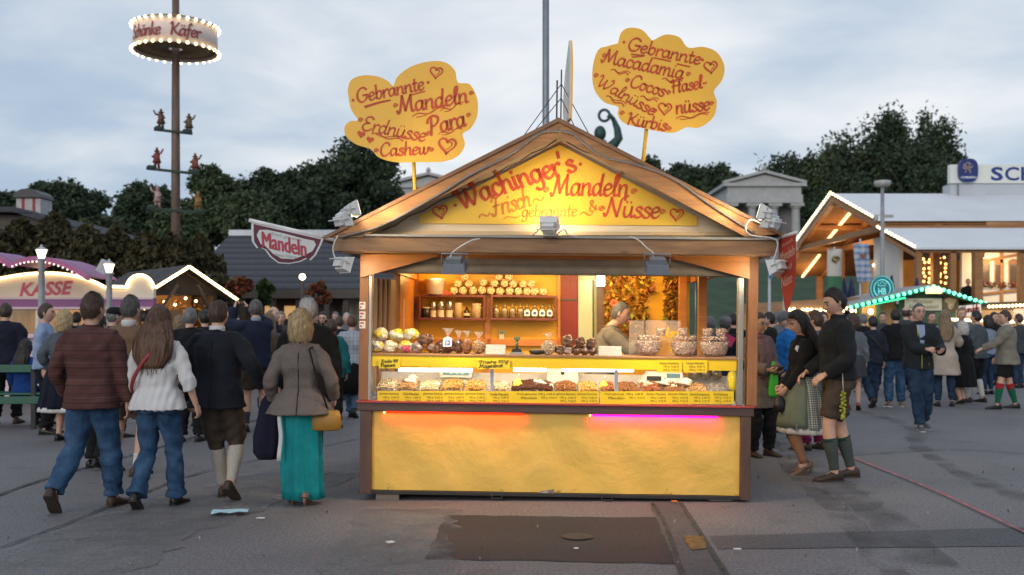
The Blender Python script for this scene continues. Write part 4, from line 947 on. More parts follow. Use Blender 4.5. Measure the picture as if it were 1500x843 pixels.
# ------------------------------------------------------------------ row of lit stalls in front of the tent
GRN = M('dark_green_paint', (.02, .075, .05), .5, .15, 3.)
Ys = 32.; hs = thing('food_stall', 'food stall with green lit gable edge and pale name board', 'food stall', (X(1350, Ys), Ys, 0)); bx = X(1350, Ys)
S_ = lambda px, py, d=0.: Vector((X(px, Ys) - bx, d, Z(py, Ys))); sf = lambda a, c, d: S_(a, c, d)
b = MB(); b.prism([(1236, 451), (1357, 421), (1440, 449), (1440, 452), (1357, 425), (1236, 455)], sf, -.5, -.3); b.build('gable_edge', GRN, hs)
b = MB(); b.prism([(1236, 450), (1357, 420), (1440, 448), (1440, 446), (1357, 418), (1236, 447)], sf, -.45, 3.5); b.build('roof', M('stall_roof_grey', (.28, .28, .29), .6), hs)
b = MB(); b.prism([(1318, 436), (1357, 427), (1400, 441), (1400, 480), (1318, 480)], sf, .0, .1); b.build('front_panel', GRN, hs)
bulbs(hs, [S_(1357, 421, -.55).lerp(S_(1238, 451, -.55), t) for t in np.linspace(0, 1, 15)] + [S_(1357, 421, -.55).lerp(S_(1440, 448, -.55), t) for t in np.linspace(.08, 1, 11)], .055, glow('green_bulb', (.12, 1., .5), 5.))
b = MB(); b.bar(S_(1238, 453, -.45), S_(1318, 437, -.45), .05, .05); b.build('green_tube', glow('green_tube', (.05, .8, .35), 1.5), hs)
b = MB(); b.prism([(1325, 437.5), (1378, 437.5), (1378, 455), (1325, 455)], sf, -.08, -.002); nb = b.build('name_board', M('name_board_cream', (.62, .60, .48), .6, .05, 3.), hs)
b = MB(); put_text(b, 'Münchner', 1, lambda u, v: S_(1351, 442, -.086) + Vector((u, 0, v)), width=.62, height=.13); put_text(b, 'Almschmankerl', 1, lambda u, v: S_(1351, 449.5, -.086) + Vector((u, 0, v)), width=.95, height=.14); b.build('lettering', M('board_brown', (.12, .08, .05), .6), nb)
b = MB(); b.prism([(1346, 424), (1357, 420), (1368, 424), (1368, 431), (1346, 431)], sf, -.6, -.52); b.build('gable_lamp', glow('gable_lamp', (1., .8, .3), 2.), hs)
b = MB(); b.prism([(1390 + 12 * math.cos(t), 446 + 13 * math.sin(t)) for t in np.linspace(0, 2 * math.pi, 25)[:-1]], sf, -.12, -.05); pm = b.build('round_picture', M('picture_frame', (.12, .10, .06), .6), hs)
b = MB(); b.ball(S_(1390, 447, -.13), (.11, .02, .15), 12, 8); b.ball(S_(1390, 441, -.13), (.2, .015, .1), 12, 8); b.build('picture_motif', M('picture_motif', (.45, .35, .22), .7, .4, 8.), pm)
b = MB(); b.prism([(1262, 452), (1318, 440), (1318, 480), (1262, 480)], sf, .4, .5); b.build('side_wall', wood('lit_stall_wood', (.5, .3, .12), (.35, .2, .08), 'Z', 1.5), hs)
for px in (1262, 1290, 1318):
 b = MB(); b.bar(S_(px, 480, .2), S_(px, 446, .2), .12, .12, (0, 1, 0)); b.build('post', GRN, hs)
b = MB(); b.prism([(1255, 480), (1440, 480), (1440, 545), (1255, 545)], sf, .1, .25); b.build('counter', DWOODX, hs)
lamp('stall_light', 'POINT', S_(1277, 455, .0), 26, (1, .68, .35), hs, .12); b = MB(); b.ball(S_(1277, 457, .1), .09, 10, 8); b.build('globe', WARM, hs)
# round HB emblem board
eb = thing('emblem_board', 'round teal HB emblem board with a crown above the food stall roof', 'sign', at(1291, 423, 32.6)); 
r_ = 17.5 / F * 32.6; e_ = lambda u, v: Vector((u, -.066, v))
b = MB(); b.prism([(r_ * math.cos(t), r_ * 1.08 * math.sin(t)) for t in np.linspace(0, 2 * math.pi, 41)[:-1]], lambda a, c, d: Vector((a, d, c)), -.06, .06); bd = b.build('disc', M('teal_board', (.02, .16, .17), .4, .1, 3., emit=((.02, .25, .28), .12)), eb)
b = MB(); ribbon(b, [(r_ * .68 * math.cos(t), r_ * .74 * math.sin(t)) for t in np.linspace(0, 2 * math.pi, 33)], .035, e_); ribbon(b, [(r_ * .95 * math.cos(t), r_ * 1.02 * math.sin(t)) for t in np.linspace(0, 2 * math.pi, 41)], .02, e_)
put_text(b, 'HB', 1, lambda u, v: Vector((u, -.068, v - .09)), width=.26, height=.22, bold=.02)
for ln in [[(-.12, .09), (-.14, .2), (-.07, .15), (0, .24), (.07, .15), (.14, .2), (.12, .09), (-.12, .09)]]: ribbon(b, [Vector(p) for p in ln], .025, e_)
b.build('lettering', glow('hb_cyan', (.25, .85, .85), .4), bd)
b = MB(); b.tube([(0, 0, -2.6 + .3), (0, 0, -r_)], .04, 8); b.build('post', GRN, eb)
# low brown stall row left of it
ls = thing('snack_stall', 'low brown roofed stall row with warm bulbs right of the main stall', 'food stall', (X(1170, 34), 34, 0)); bx2 = X(1170, 34); lf = lambda a, c, d: Vector((X(a, 34) - bx2, d, Z(c, 34)))
b = MB(); b.prism([(1080, 446), (1250, 436), (1250, 455), (1080, 461)], lf, -.6, -.5); b.build('roof', wood('stall_roof_wood', (.34, .20, .10), (.22, .12, .06), 'X', 1.5), ls)
b = MB(); b.prism([(1085, 458), (1250, 455), (1250, 540), (1085, 540)], lf, 1., 1.1); b.build('back_wall', wood('lit_stall_wood', (.5, .3, .12), (.35, .2, .08), 'Z', 1.5), ls)
b = MB(); b.prism([(1085, 495), (1250, 495), (1250, 545), (1085, 545)], lf, -.2, -.1); b.build('counter', DWOODX, ls)
bulbs(ls, [lf(px, 457 - (px - 1100) / 150 * 3 + random.uniform(-2.5, 2.5), -.7) for px in np.linspace(1148, 1250, 17)], .055, WARM)
lamp('stall_light', 'AREA', lf(1180, 462, .3), 40, (1, .66, .32), ls, 3, lf(1180, 520, .6))
# stalls at right
rs = thing('sweet_stall', 'lit sweet stall at the right edge with white and pink signs', 'food stall', (X(1470, 31), 31, 0)); bx3 = X(1470, 31); rf = lambda a, c, d: Vector((X(a, 31) - bx3, d, Z(c, 31)))
b = MB(); b.prism([(1432, 444), (1540, 440), (1540, 447), (1432, 450)], rf, -.6, 2.4); b.build('roof', DWOODX, rs)
b = MB(); b.prism([(1385, 450), (1540, 450), (1540, 545), (1385, 545)], rf, 1.2, 1.3); b.build('back_wall', M('lit_wall', (.6, .45, .28), .7, .25, 2.), rs)
b = MB(); b.prism([(1385, 498), (1540, 498), (1540, 545), (1385, 545)], rf, -.2, -.1); b.build('counter', DWOODX, rs)
bulbs(rs, [rf(px, 450 - (px - 1432) / 100 * 4, -.65) for px in np.linspace(1434, 1512, 15)], .045, WARM)
b = MB(); b.prism([(1397, 449), (1428, 446), (1428, 462), (1397, 464)], rf, -.4, -.35); sb = b.build('sign_board', M('white_sign', (.75, .70, .66), .5, emit=((1, .85, .7), .35)), rs)
b = MB(); hand_text(b, 'Mandeln', (X(1400, 31) - bx3, Z(459, 31)), (X(1426, 31) - bx3, Z(456, 31)), .2, lambda u, v: Vector((u, -.406, v)), .2); b.build('lettering', M('sign_red', (.5, .06, .05), .5), sb)
b = MB(); b.prism([(1476, 453), (1540, 450), (1540, 469), (1476, 471)], rf, -.4, -.35); sb = b.build('sign_board', M('pink_lit_sign', (.75, .55, .42), .5, .3, 6., emit=((1, .7, .45), .5)), rs)
b = MB(); b.prism([(1392, 466), (1540, 471), (1540, 475), (1392, 470)], rf, .3, .4); b.build('light_tube', glow('sweet_tube', (1., .8, .5), 3.), rs)
P = np.stack([rng.uniform(X(1390, 31) - bx3, X(1535, 31) - bx3, 240), rng.uniform(.5, 1., 240), rng.uniform(1.0, 1.55, 240)], 1)
q = bpy.data.objects.new('wares', quad_mesh('wares', P, rng.uniform(.04, .09, 240), [wares])); COL.objects.link(q); q.parent = rs; q['kind'] = 'stuff'
lamp('stall_light', 'AREA', rf(1460, 470, .3), 40, (1, .72, .42), rs, 3, rf(1460, 520, .7))
# ------------------------------------------------------------------ the almond stall
Yl, Yr = 8.565, 8.47
P0 = Vector(((527 - CX) / F * Yl, Yl, .045)); P1 = Vector(((1098 - CX) / F * Yr, Yr, .0))
YAW = math.atan2(Yr - Yl, P1.x - P0.x); TILT = .0122
MS = Matrix.Translation(P0) @ Matrix.Rotation(YAW, 4, 'Z') @ Matrix.Rotation(TILT, 4, 'Y')
MSi = MS.inverted(); W = (MSi @ P1).x
_cam = MSi @ Vector((0, 0, CZ))
def SP(px, py, d):
 """point of the stall's own upright plane at depth d seen at that photo position"""
 v = MSi.to_3x3() @ Vector(((px - CX) / F, 1, -(py - HY) / F)); t = (d - _cam.y) / v.y
 return _cam + v * t
def sx_(px, d, py=450): return SP(px, py, d).x
def sz_(py, d, px=813): return SP(px, py, d).z
def sfn(a, c, d): return SP(a, c, d)
def on_stall(o, loc, rz=0, rx=0, ry=0):
 o.matrix_world = MS @ Matrix.Translation(Vector(loc)) @ Matrix.Rotation(rz, 4, 'Z') @ Matrix.Rotation(ry, 4, 'Y') @ Matrix.Rotation(rx, 4, 'X'); return o
def rect(px0, py0, px1, py1): return [(px0, py0), (px1, py0), (px1, py1), (px0, py1)]
stall = thing('market_stall', 'yellow wooden roasted almond stall with gabled roof and lit glass display', 'market stall', mat=MS)
WB = wood('brown_beam_wood', (.30, .16, .075), (.15, .075, .035), 'X', 2.5)
WBd = wood('dark_brown_wood', (.125, .062, .038), (.07, .034, .022), 'X', 2.5)
WPOST = wood('post_wood', (.36, .145, .055), (.21, .08, .032), 'Z', 2.5)
WPD = wood('dark_post_wood', (.13, .062, .04), (.07, .035, .024), 'Z', 2.5)
WORA = wood('orange_pine', (.56, .215, .035), (.38, .12, .018), 'X', 1.6, .4)
WPALE = wood('pale_pine', (.62, .45, .26), (.48, .31, .15), 'X', 1.6, .5, .15)
WCREAM = wood('cream_board', (.74, .62, .44), (.60, .46, .28), 'X', 1.2, .55, .1)
RAKE = wood('rake_wood', (.52, .25, .09), (.27, .115, .04), 'X', 2., .6)
ALU = M('aluminium', (.36, .34, .31), .35, .1, 3., metal=.7)
YEL = M('yellow_sign', (.83, .50, .045), .42, .05, 3., bump=.03)
SHUT = stripes('shutter_metal', [(0, (.16, .13, .09)), (.1, (.33, .28, .21)), (.5, (.40, .34, .26)), (.9, (.28, .24, .18))], 'Z', 14, .5, soft='LINEAR')
WALLY = M('yellow_panel', (.70, .36, .02), .5, .08, 2.)
# plaster front
def plaster():
 m, nt, b = base('ochre_plaster'); t = N(nt, 'ShaderNodeTexCoord')
 a = N(nt, 'ShaderNodeTexNoise', ins={'Scale': 2.1, 'Detail': 5., 'Roughness': .55, 'Distortion': .2}); nt.links.new(t.outputs['Object'], a.inputs['Vector'])
 r = ramp(nt, [(.28, (.77, .47, .085)), (.5, (.80, .495, .10)), (.72, (.83, .52, .115))]); nt.links.new(a.outputs[0], r.inputs[0])
 mp = N(nt, 'ShaderNodeMapping'); mp.inputs['Scale'].default_value = (1, 1, 2.2); mp.inputs['Rotation'].default_value = (0, .5, 0); nt.links.new(t.outputs['Object'], mp.inputs[0])
 f = N(nt, 'ShaderNodeTexNoise', ins={'Scale': 22., 'Detail': 7., 'Roughness': .72, 'Distortion': .35}); nt.links.new(mp.outputs[0], f.inputs['Vector'])
 # scuffs and chips near the bottom edge
 s = N(nt, 'ShaderNodeSeparateXYZ'); nt.links.new(t.outputs['Object'], s.inputs[0])
 k = N(nt, 'ShaderNodeTexNoise', ins={'Scale': 7., 'Detail': 5., 'Roughness': .75}); nt.links.new(t.outputs['Object'], k.inputs['Vector'])
 zz = N(nt, 'ShaderNodeMath', operation='MULTIPLY_ADD', ins={1: -.55, 2: .60}); nt.links.new(s.outputs['Z'], zz.inputs[0])
 ad = N(nt, 'ShaderNodeMath', operation='MULTIPLY'); nt.links.new(zz.outputs[0], ad.inputs[0]); nt.links.new(k.outputs[0], ad.inputs[1])
 rk = ramp(nt, [(.345, (1, 1, 1)), (.40, (.35, .3, .25))]); nt.links.new(ad.outputs[0], rk.inputs[0])
 mu = N(nt, 'ShaderNodeMixRGB', blend_type='MULTIPLY', ins={0: .8}); nt.links.new(r.outputs[0], mu.inputs[1]); nt.links.new(rk.outputs[0], mu.inputs[2])
 nt.links.new(mu.outputs[0], b.inputs['Base Color']); b.inputs['Roughness'].default_value = .6; b.inputs['Specular IOR Level'].default_value = .35
 b1 = N(nt, 'ShaderNodeBump', ins={'Strength': .2, 'Distance': .008}); nt.links.new(f.outputs[0], b1.inputs['Height'])
 b2 = N(nt, 'ShaderNodeBump', ins={'Strength': .35, 'Distance': .10}); nt.links.new(a.outputs[0], b2.inputs['Height']); nt.links.new(b1.outputs[0], b2.inputs['Normal'])
 nt.links.new(b2.outputs[0], b.inputs['Normal']); return m
PLAS = plaster()
zb = .045; zled = sz_(606, 0) ; ztop = sz_(594, 0); zsh = sz_(522, 0)
b = MB(); nxp, nzp = 90, 26; vs = []
for j in range(nzp):
 for i in range(nxp):
  x = .095 + (W - .175) * i / (nxp - 1); zq = zb + (zled + .02 - zb) * j / (nzp - 1)
  vs.append((x, .03 + .006 * math.sin(x * 5.1 + zq * 3) * math.sin(zq * 7 - x * 2) + .004 * math.sin(x * 13 + zq * 11), zq))
b.add(vs, [(j * nxp + i, j * nxp + i + 1, (j + 1) * nxp + i + 1, (j + 1) * nxp + i) for j in range(nzp - 1) for i in range(nxp - 1)], 0, True)
b.build('front_panel', PLAS, stall)
b = MB(); b.bb(.0, W, .06, .1, .03, zled); b.bb(.02, .06, .1, 3.1, .03, zled); b.bb(W - .06, W - .02, .1, 3.1, .03, zled); b.build('side_panel', WBd, stall)
b = MB(); b.bb(-.01, W + .0, .0, .12, .012, .042); b.bb(-.01, W, .2, 3.2, .05, .09); b.build('floor_frame', M('black_steel', (.03, .028, .027), .6, .3, 5.), stall, bevel=.003)
for x0, x1, nm in ((-.002, .095, 'p'), (W - .085, W + .002, 'p')):
 b = MB(); b.bb(x0, x1, -.012, .07, .014, zled); b.build('corner_board', WPD, stall, bevel=.004)
b = MB(); b.bb(-.03, W + .025, -.018, .10, zled, ztop); b.build('counter_edge', wood('ledge_wood', (.10, .052, .042), (.055, .03, .026), 'X', 2.), stall, bevel=.006)
b = MB(); b.bb(-.035, W + .03, -.028, .08, ztop, ztop + .018); b.build('counter_rim', M('red_rim', (.42, .06, .05), .35, .1, 4.), stall, bevel=.004)
b = MB(); b.bb(.02, W - .02, .08, .62, ztop - .03, ztop + .012); b.build('counter_top', M('pinkish_steel', (.62, .52, .46), .3, .05, 3.), stall)
# posts
zbeam = sz_(371, -.3)
for x0, x1, s in ((-.02, .058, 1), (W - .035, W + .05, -1)):
 b = MB(); b.bb(x0, x1, -.012, .075, ztop + .02, zbeam + .02); b.build('post', WPOST, stall, bevel=.004)
for px0, px1 in ((536.5, 544.5), (1082, 1089.5)):
 b = MB(); b.bb(sx_(px0, 0), sx_(px1, 0), .0, .09, ztop + .02, sz_(404, 0)); b.build('shutter_rail', ALU, stall, bevel=.003)
for px, py, m_ in ((531, 448, 'a'), (531, 462, 'b'), (531, 476, 'c')):
 q = SP(px, py, -.014); b = MB(); b.bb(q.x - .026, q.x + .026, -.016, -.0125, q.z - .032, q.z + .032); lb = b.build('notice_label', M('notice_paper', (.75, .70, .62), .7), stall)
 b = MB(); b.bb(q.x - .02, q.x + .012, -.0175, -.0163, q.z + .008, q.z + .022); b.bb(q.x - .02, q.x - .006, -.0175, -.0163, q.z - .02, q.z - .004); b.build('red_print', M('notice_red', (.5, .08, .06), .7), lb)
# fascia beam, ledge flashing
b = MB(); p, q = SP(489, 360, -.34), SP(1138, 360, -.34); b.bb(p.x, q.x, -.34, -.27, sz_(371.5, -.34), sz_(349.5, -.34)); b.build('fascia_beam', wood('fascia_wood', (.33, .18, .08), (.16, .08, .04), 'X', 2.2), stall, bevel=.005)
b = MB(); b.bb(p.x - .015, q.x + .015, -.36, -.1, sz_(349.5, -.34) + .001, sz_(346, -.34)); b.build('flashing', M('flashing', (.30, .28, .25), .5, .15, 6., metal=.2), stall)
b = MB(); b.bb(p.x + .02, q.x - .02, -.26, .10, sz_(372, -.2), sz_(369, -.2)); b.build('soffit', WPALE, stall)
b = MB(); b.bb(.09, W - .08, .06, .085, sz_(380, .06), sz_(371.5, .06)); b.build('lintel', WORA, stall)
b = MB(); b.bb(.07, W - .06, .10, .30, sz_(402, .1), sz_(379, .1)); b.build('shutter_box', SHUT, stall)
for x0, x1 in ((p.x, -.03), (W + .06, q.x)):
 b = MB(); b.bb(x0 + .01, x1, -.25, 3.2, sz_(371, -.25), sz_(352, -.25)); b.build('side_eave', WBd, stall)
# tapered bracket boards
b = MB(); b.prism([(528, 373), (641, 373), (641, 376), (528, 407)], sfn, -.045, -.015); b.build('bracket_board', WORA, stall, bevel=.003)
b = MB(); b.prism([(985, 374.5), (1098, 374.5), (1098, 409), (985, 379)], sfn, -.045, -.015); b.build('bracket_board', WORA, stall, bevel=.003)
# gable
d = -.12
b = MB(); b.prism([(818, 190), (500, 347), (1124, 349)], sfn, d, d + .03); b.build('gable_board', WCREAM, stall)
b = MB(); b.prism([(520, 338), (1104, 340.5), (1112, 345.5), (512, 344)], sfn, d - .03, d - .001); b.build('gable_ledge', WPALE, stall)
SIGNP = [(614, 327.5), (614, 317), (820, 212.5), (1021, 318.5), (1021, 331)]
b = MB(); b.prism(SIGNP, sfn, d - .016, d - .002); gs = b.build('gable_sign', YEL, stall)
RED = M('brush_red', (.60, .075, .02), .5, .22, 9., bump=.05)
GOLDR = M('brush_orange', (.60, .20, .02), .5, .25, 9., bump=.05)
sg_fn = lambda dd: (lambda u, v: SP(u, -v, dd))
fs = sg_fn(d - .0195)
b = MB()
hand_text(b, "Wachinger's", (674, -308), (846, -250), 32, fs, .17, -.10, arc=3)
hand_text(b, 'Mandeln', (806, -288), (920, -289), 31, fs, .15, .12, arc=2)
hand_text(b, 'Nüsse', (884, -317), (966, -320), 28, fs, .15, .12)
heart(b, (645, -310), 21, fs, 3.4, tilt=.2); heart(b, (991, -314), 19, fs, 3.2, tilt=-.1)
for q in ((667, -301), (850, -241)): b.add([fs(q[0] + 2.6 * math.cos(t), q[1] + 2.6 * math.sin(t)) for t in np.linspace(0, 6.28, 11)[:-1]], [tuple(range(10))])
for q in ((800, -279), (928, -281), (881, -306), (970, -311)): spiral(b, q, 4.6, fs, 1.6)
b.build('lettering', RED, gs)
b = MB(); fs2 = sg_fn(d - .019)
hand_text(b, 'Frisch', (720, -318), (778, -302), 27, fs2, .14, .15); hand_text(b, 'gebrannte', (764, -318), (845, -317), 18, fs2, .15, .1); hand_text(b, '&', (863, -311), (876, -308), 17, fs2, .17, .1)
squiggle(b, (702, -319), (717, -312), 3, fs2, 3); squiggle(b, (781, -297), (796, -289), 3, fs2, 3); squiggle(b, (850, -315), (868, -312), 3, fs2, 3.); squiggle(b, (738, -321), (762, -316), 2, fs2, 2)
b.build('lettering', GOLDR, gs)
# rake boards and roof
b = MB(); b.prism([(818, 174.5), (476, 348), (530, 348), (818, 201)], sfn, -.36, -.31); b.build('rake_board', RAKE, stall, bevel=.004)
b = MB(); b.prism([(818.6, 174.5), (1146, 343), (1092, 347.5), (818.6, 201)], sfn, -.36, -.31); b.build('rake_board', RAKE, stall, bevel=.004)
ap = SP(818, 173, -.36); le = SP(472, 348, -.36); re_ = SP(1149, 343.5, -.36)
b = MB(); f = lambda a, c, dd: Vector((a, dd, c))
b.prism([(le.x, le.z), (ap.x, ap.z), (re_.x, re_.z), (re_.x, re_.z - .03), (ap.x, ap.z - .035), (le.x, le.z - .03)], f, -.38, 3.6); b.build('roof', wood('roof_plank', (.30, .15, .07), (.17, .08, .04), 'X', 2.), stall)
b = MB()
for pts in ([(498, 348), (560, 330), (640, 287), (690, 256), (745, 228), (790, 196), (818, 192)], [(818, 192), (840, 197), (880, 228), (930, 241), (985, 262), (1040, 300), (1105, 342)]):
 b.tube([SP(x, y, -.375) for x, y in smooth_line(pts, 5)], .011, 6)
b.build('cable', M('grey_cable', (.22, .19, .17), .5), stall)
b = MB()
for pts in ([(560, 338), (620, 306), (700, 268), (760, 235), (815, 205)], [(1090, 343), (1040, 315), (980, 278), (900, 240), (830, 208)]): b.tube([SP(x, y + (i % 2) * 3, -.16) for i, (x, y) in enumerate(smooth_line(pts, 3))], .005, 5)
b.build('cable', M('dark_cable', (.07, .05, .04), .5), stall)
# interior
dB = 3.2; xi0, xi1 = .1, W - .08
zc = sz_(372, .1)
b = MB(); b.bb(.06, W - .05, .3, dB + .1, zc, zc + .03); b.build('ceiling', WPALE, stall)
def back(px0, py0, px1, py1, th, mt, nm, dd=0., bev=0):
 b = MB(); b.prism(rect(px0, py0, px1, py1), sfn, dB + dd - th, dB + dd); return b.build(nm, mt, stall, bevel=bev)
back(585, 380, 1010, 600, .03, WALLY, 'back_wall', .04)
back(585, 380, 614, 600, .06, WORA, 'wall_post'); back(710, 430, 718.5, 600, .05, WORA, 'batten')
back(614, 497, 820, 507, .05, WORA, 'wall_rail'); back(817, 380, 821, 600, .05, WORA, 'batten')
back(821.5, 380, 846, 600, .06, M('dark_red_panel', (.15, .010, .008), .45, .08, 3.), 'red_panel'); back(821.5, 438, 846, 440.5, .075, M('hinge', (.05, .04, .03), .5), 'door_bar')
PGREEN = M('pale_green_wall', (.33, .35, .21), .6, .06, 3.)
back(846.5, 380, 874, 600, .02, PGREEN, 'passage_wall'); back(847, 411, 868, 600, .035, M('pale_green_door', (.38, .40, .27), .5, .05, 3.), 'door', -.003); back(868, 411, 870, 600, .05, M('hinge', (.05, .04, .03), .5), 'door_gap')
for py in (384, 391, 398): back(847, py, 874, py + 4.5, .05, PGREEN, 'slat')
back(874.5, 380, 885, 600, .07, WBd, 'wall_post')
# side walls: folded shutters at left, posts and openings
def side_post(px, w_, dd, mt, nm='side_post', x=None):
 xx = sx_(px, dd) if x is None else x; b = MB(); b.bb(xx - w_ / 2, xx + w_ / 2, dd - .04, dd + .04, ztop, zc); return b.build(nm, mt, stall, bevel=.003)
side_post(582, .075, 2.3, WORA); side_post(999.5, .09, 2.95, WORA); side_post(1028.5, .085, 1.65, WORA)
b = MB(); b.bb(W - .09, W - .03, .1, 3.1, zc - .12, zc - .001); b.bb(.02, .09, .1, 3.1, zc - .12, zc - .001); b.build('side_beam', WORA, stall)
for k in range(4):
 b = MB(); x0 = sx_(552 + k * 5.5, 1.5); b.bb(x0, x0 + .035, 1.3 + .05 * k, 1.62 + .05 * k, ztop, sz_(412, 1.5)); b.build('folded_shutter', wood('shutter_wood', (.35, .21, .11), (.22, .12, .06), 'Z', 2.), stall, bevel=.003)
b = MB(); b.bb(.03, .06, 1.9, dB, ztop, zc); b.build('side_wall', WORA, stall)
b = MB(); q = SP(588, 455, 2.2); b.bb(q.x - .03, q.x + .03, 2.18, 2.21, q.z - .2, q.z + .13); b.build('white_tube', M('white_plastic', (.72, .70, .66), .4), stall)
q = SP(1019, 440, .9); b = MB(); b.tube([(q.x, .9, zsh), (q.x, .9, zc)], .006, 6); b.build('steel_rod', ALU, stall)
# wall shelves
for px0, px1, py0, py1 in ((613, 711, 431.5, 470), (718.5, 815.5, 432, 470.5)):
 b = MB(); dd0, dd1 = dB - .22, dB - .062
 a_, c_ = SP(px0, py0, dd0), SP(px1, py1, dd0); t_ = .028
 b.bb(a_.x, c_.x, dd0, dd1, a_.z - t_, a_.z); b.bb(a_.x, c_.x, dd0, dd1, c_.z, c_.z + t_); b.bb(a_.x, a_.x + t_, dd0, dd1, c_.z + t_ + .001, a_.z - t_ - .001); b.bb(c_.x - t_, c_.x, dd0, dd1, c_.z + t_ + .001, a_.z - t_ - .001)
 b.build('wall_shelf', wood('mahogany', (.15, .035, .018), (.085, .018, .012), 'X', 2., .35), stall, bevel=.003)
# display case
dF = .06
GLASS = clear('pane_glass')
b = MB(); b.bb(.06, W - .05, .02, .46, zsh - .012, zsh + .006); b.build('serving_shelf', wood('shelf_wood', (.42, .22, .10), (.28, .13, .06), 'X', 2.), stall, bevel=.003)
b = MB(); b.bb(sx_(545, .03), sx_(1080, .03), .03, .045, sz_(540, .03), zsh - .013); b.build('yellow_fascia', M('yellow_plastic', (.80, .52, .02), .35, .05, 3.), stall)
b = MB(); b.bb(.07, W - .06, dF, dF + .005, ztop + .02, sz_(540, .03)); b.build('front_glass', GLASS, stall)
for px in (722, 904):
 b = MB(); x = sx_(px, .05); b.bb(x - .014, x + .014, .045, .075, sz_(577, .05), sz_(541, .05)); b.build('glass_clip', M('blue_grey_metal', (.36, .40, .48), .35, metal=.6), stall)
TUBE = glow('white_tube_light', (1., .93, .78), 5.5)
for px0, px1 in ((584, 692), (752, 800), (823, 928)):
 b = MB(); b.tube([SP(px0, 542, .1), SP(px1, 542.5, .1)], .016, 8); b.build('tube_light', TUBE, stall)
lamp('case_light', 'AREA', (W / 2, .16, zsh - .06), 17., (1, .86, .62), stall, 3.0, (W / 2, .34, ztop), size_y=.06)
b = MB(); b.bb(.07, W - .06, .66, .69, ztop - .2, sz_(548, .66)); b.build('case_back', M('case_back_white', (.62, .56, .48), .4, .1, 4.), stall)
# printed price strips
INK = M('black_ink', (.02, .018, .015), .6)
YST = M('yellow_strip', (.85, .57, .02), .4, .04, 4., bump=.02)
LABELS = [(575, 'gebrannte Haselnüsse', 0), (610, 'Chili-Mandeln', 1), (648, 'gebrannte Erdnüsse', 0), (683, 'gebrannte Erdnüsse', 1), (719, 'gebrannte Cashews', 0)]
def strip_board(px0, px1, py0, py1, dd, items):
 b = MB(); b.prism(rect(px0, py0, px1, py1), sfn, dd, dd + .006); o = b.build('price_strip', YST, stall); t = MB()
 for px, title, lines in items:
  pc = SP(px, py0 + 4.2, dd - .003); wpx = 30
  put_text(t, title, 1, lambda u, v: pc + Vector((u, 0, v)), width=min(.165, .0108 * len(title)), height=.023)
  for k, ln in enumerate(lines):
   pq = SP(px + 3, py0 + 9.6 + k * 4.8, dd - .003); put_text(t, ln, 1, lambda u, v: pq + Vector((u, 0, v)), width=.135, height=.020)
 t.build('lettering', INK, o); return o
A2 = lambda a, c: ['100 g  %s €' % a, '200 g  %s €' % c]
strip_board(553, 712, 573, 590, .0, [(570, 'gebrannte Haselnüsse', A2('5.00', '9.50')), (602, 'Chili-Mandeln', A2('4.00', '7.50')), (634, 'gebrannte Erdnüsse', A2('3.50', '6.50')), (665, 'gebrannte Erdnüsse', A2('4.00', '7.00')), (696, 'gebrannte Cashews', A2('5.00', '9.50'))])
strip_board(712.5, 877, 573.5, 591, .0, [(731, 'Vanille-Mandeln', A2('5.00', '9.50')), (772, 'Frisch gebrannte', ['Mandeln']), (801, '100 g  5.00 €', ['200 g  9.50 €']), (829, 'gebrannte Macadamia', A2('5.00', '9.50')), (860, 'gebrannte Paranüsse', A2('5.00', '9.50'))])
strip_board(879, 1075, 573.5, 592, .0, [(900, 'Frisch gebrannte', ['Mandeln']), (930, '100 g  5.00 €', ['200 g  9.50 €']), (961, 'Baileys-Mandeln', A2('5.00', '9.50')), (993, 'gebrannte Walnüsse', A2('5.00', '9.50')), (1025, 'Sonnenblumenkerne', A2('3.00', '5.50')), (1056, 'Kürbiskerne', A2('3.50', '6.50'))])
strip_board(963, 999, 528, 546, .015, [(980, 'Schoko-Macadamia', A2('5.00', '9.50'))]); strip_board(1001, 1036, 528, 546, .015, [(1018, 'Schoko-Mandeln', A2('4.00', '7.50'))])
for (px0, px1, py0, py1, a_, c_) in ((555, 586, 525, 540, 'Frische 100', 'Popcorn'), (699, 747, 526, 541, 'Frische 100g', 'Magenbrot')):
 b = MB(); b.prism(rect(px0, py0, px1, py1), sfn, .012, .018); o = b.build('hand_written_sign', M('sign_card', (.78, .58, .03), .5, .06, 9.), stall); t = MB(); fq = sg_fn(.0085)
 hand_text(t, a_, (px0 + 3, -(py0 + 6.8)), (px1 - 3, -(py0 + 5.6)), 4.6, fq, .2); hand_text(t, c_, (px0 + 2.5, -(py0 + 13)), (px0 + (px1 - px0) * .78, -(py0 + 12)), 5.2, fq, .22); t.build('lettering', INK, o)
 if px0 > 600: t = MB(); heart(t, (px0 + 3, -(py0 + 3.5)), 3.4, fq, .6, fill=True); heart(t, (px1 - 3, -(py0 + 3)), 3., fq, .6, fill=True); t.build('red_heart', RED, o)
# neon tubes under the ledge
for px0, px1, col, nm in ((566, 766, (1., .022, .002), 'red_tube'), (868, 1052, (1., .008, .36), 'pink_tube')):
 b = MB(); pa, pb = SP(px0, 610, -.0), SP(px1, 610, -.0); za_ = zled - .014; b.tube([(pa.x, .012, zled - .009), (pb.x, .012, zled - .009)], .009, 8); b.build(nm, glow(nm, col, 2.6), stall)
 lamp(nm + '_light', 'AREA', ((pa.x + pb.x) / 2, .0, zled - .016), 3.4, col, stall, pb.x - pa.x, ((pa.x + pb.x) / 2, .06, zled - .1), size_y=.02)
 b = MB(); b.ball((pa.x - .02, .012, za_), .009, 8, 6); b.build('tube_end', glow('tube_end', (1., .7, .3), 3.), stall)
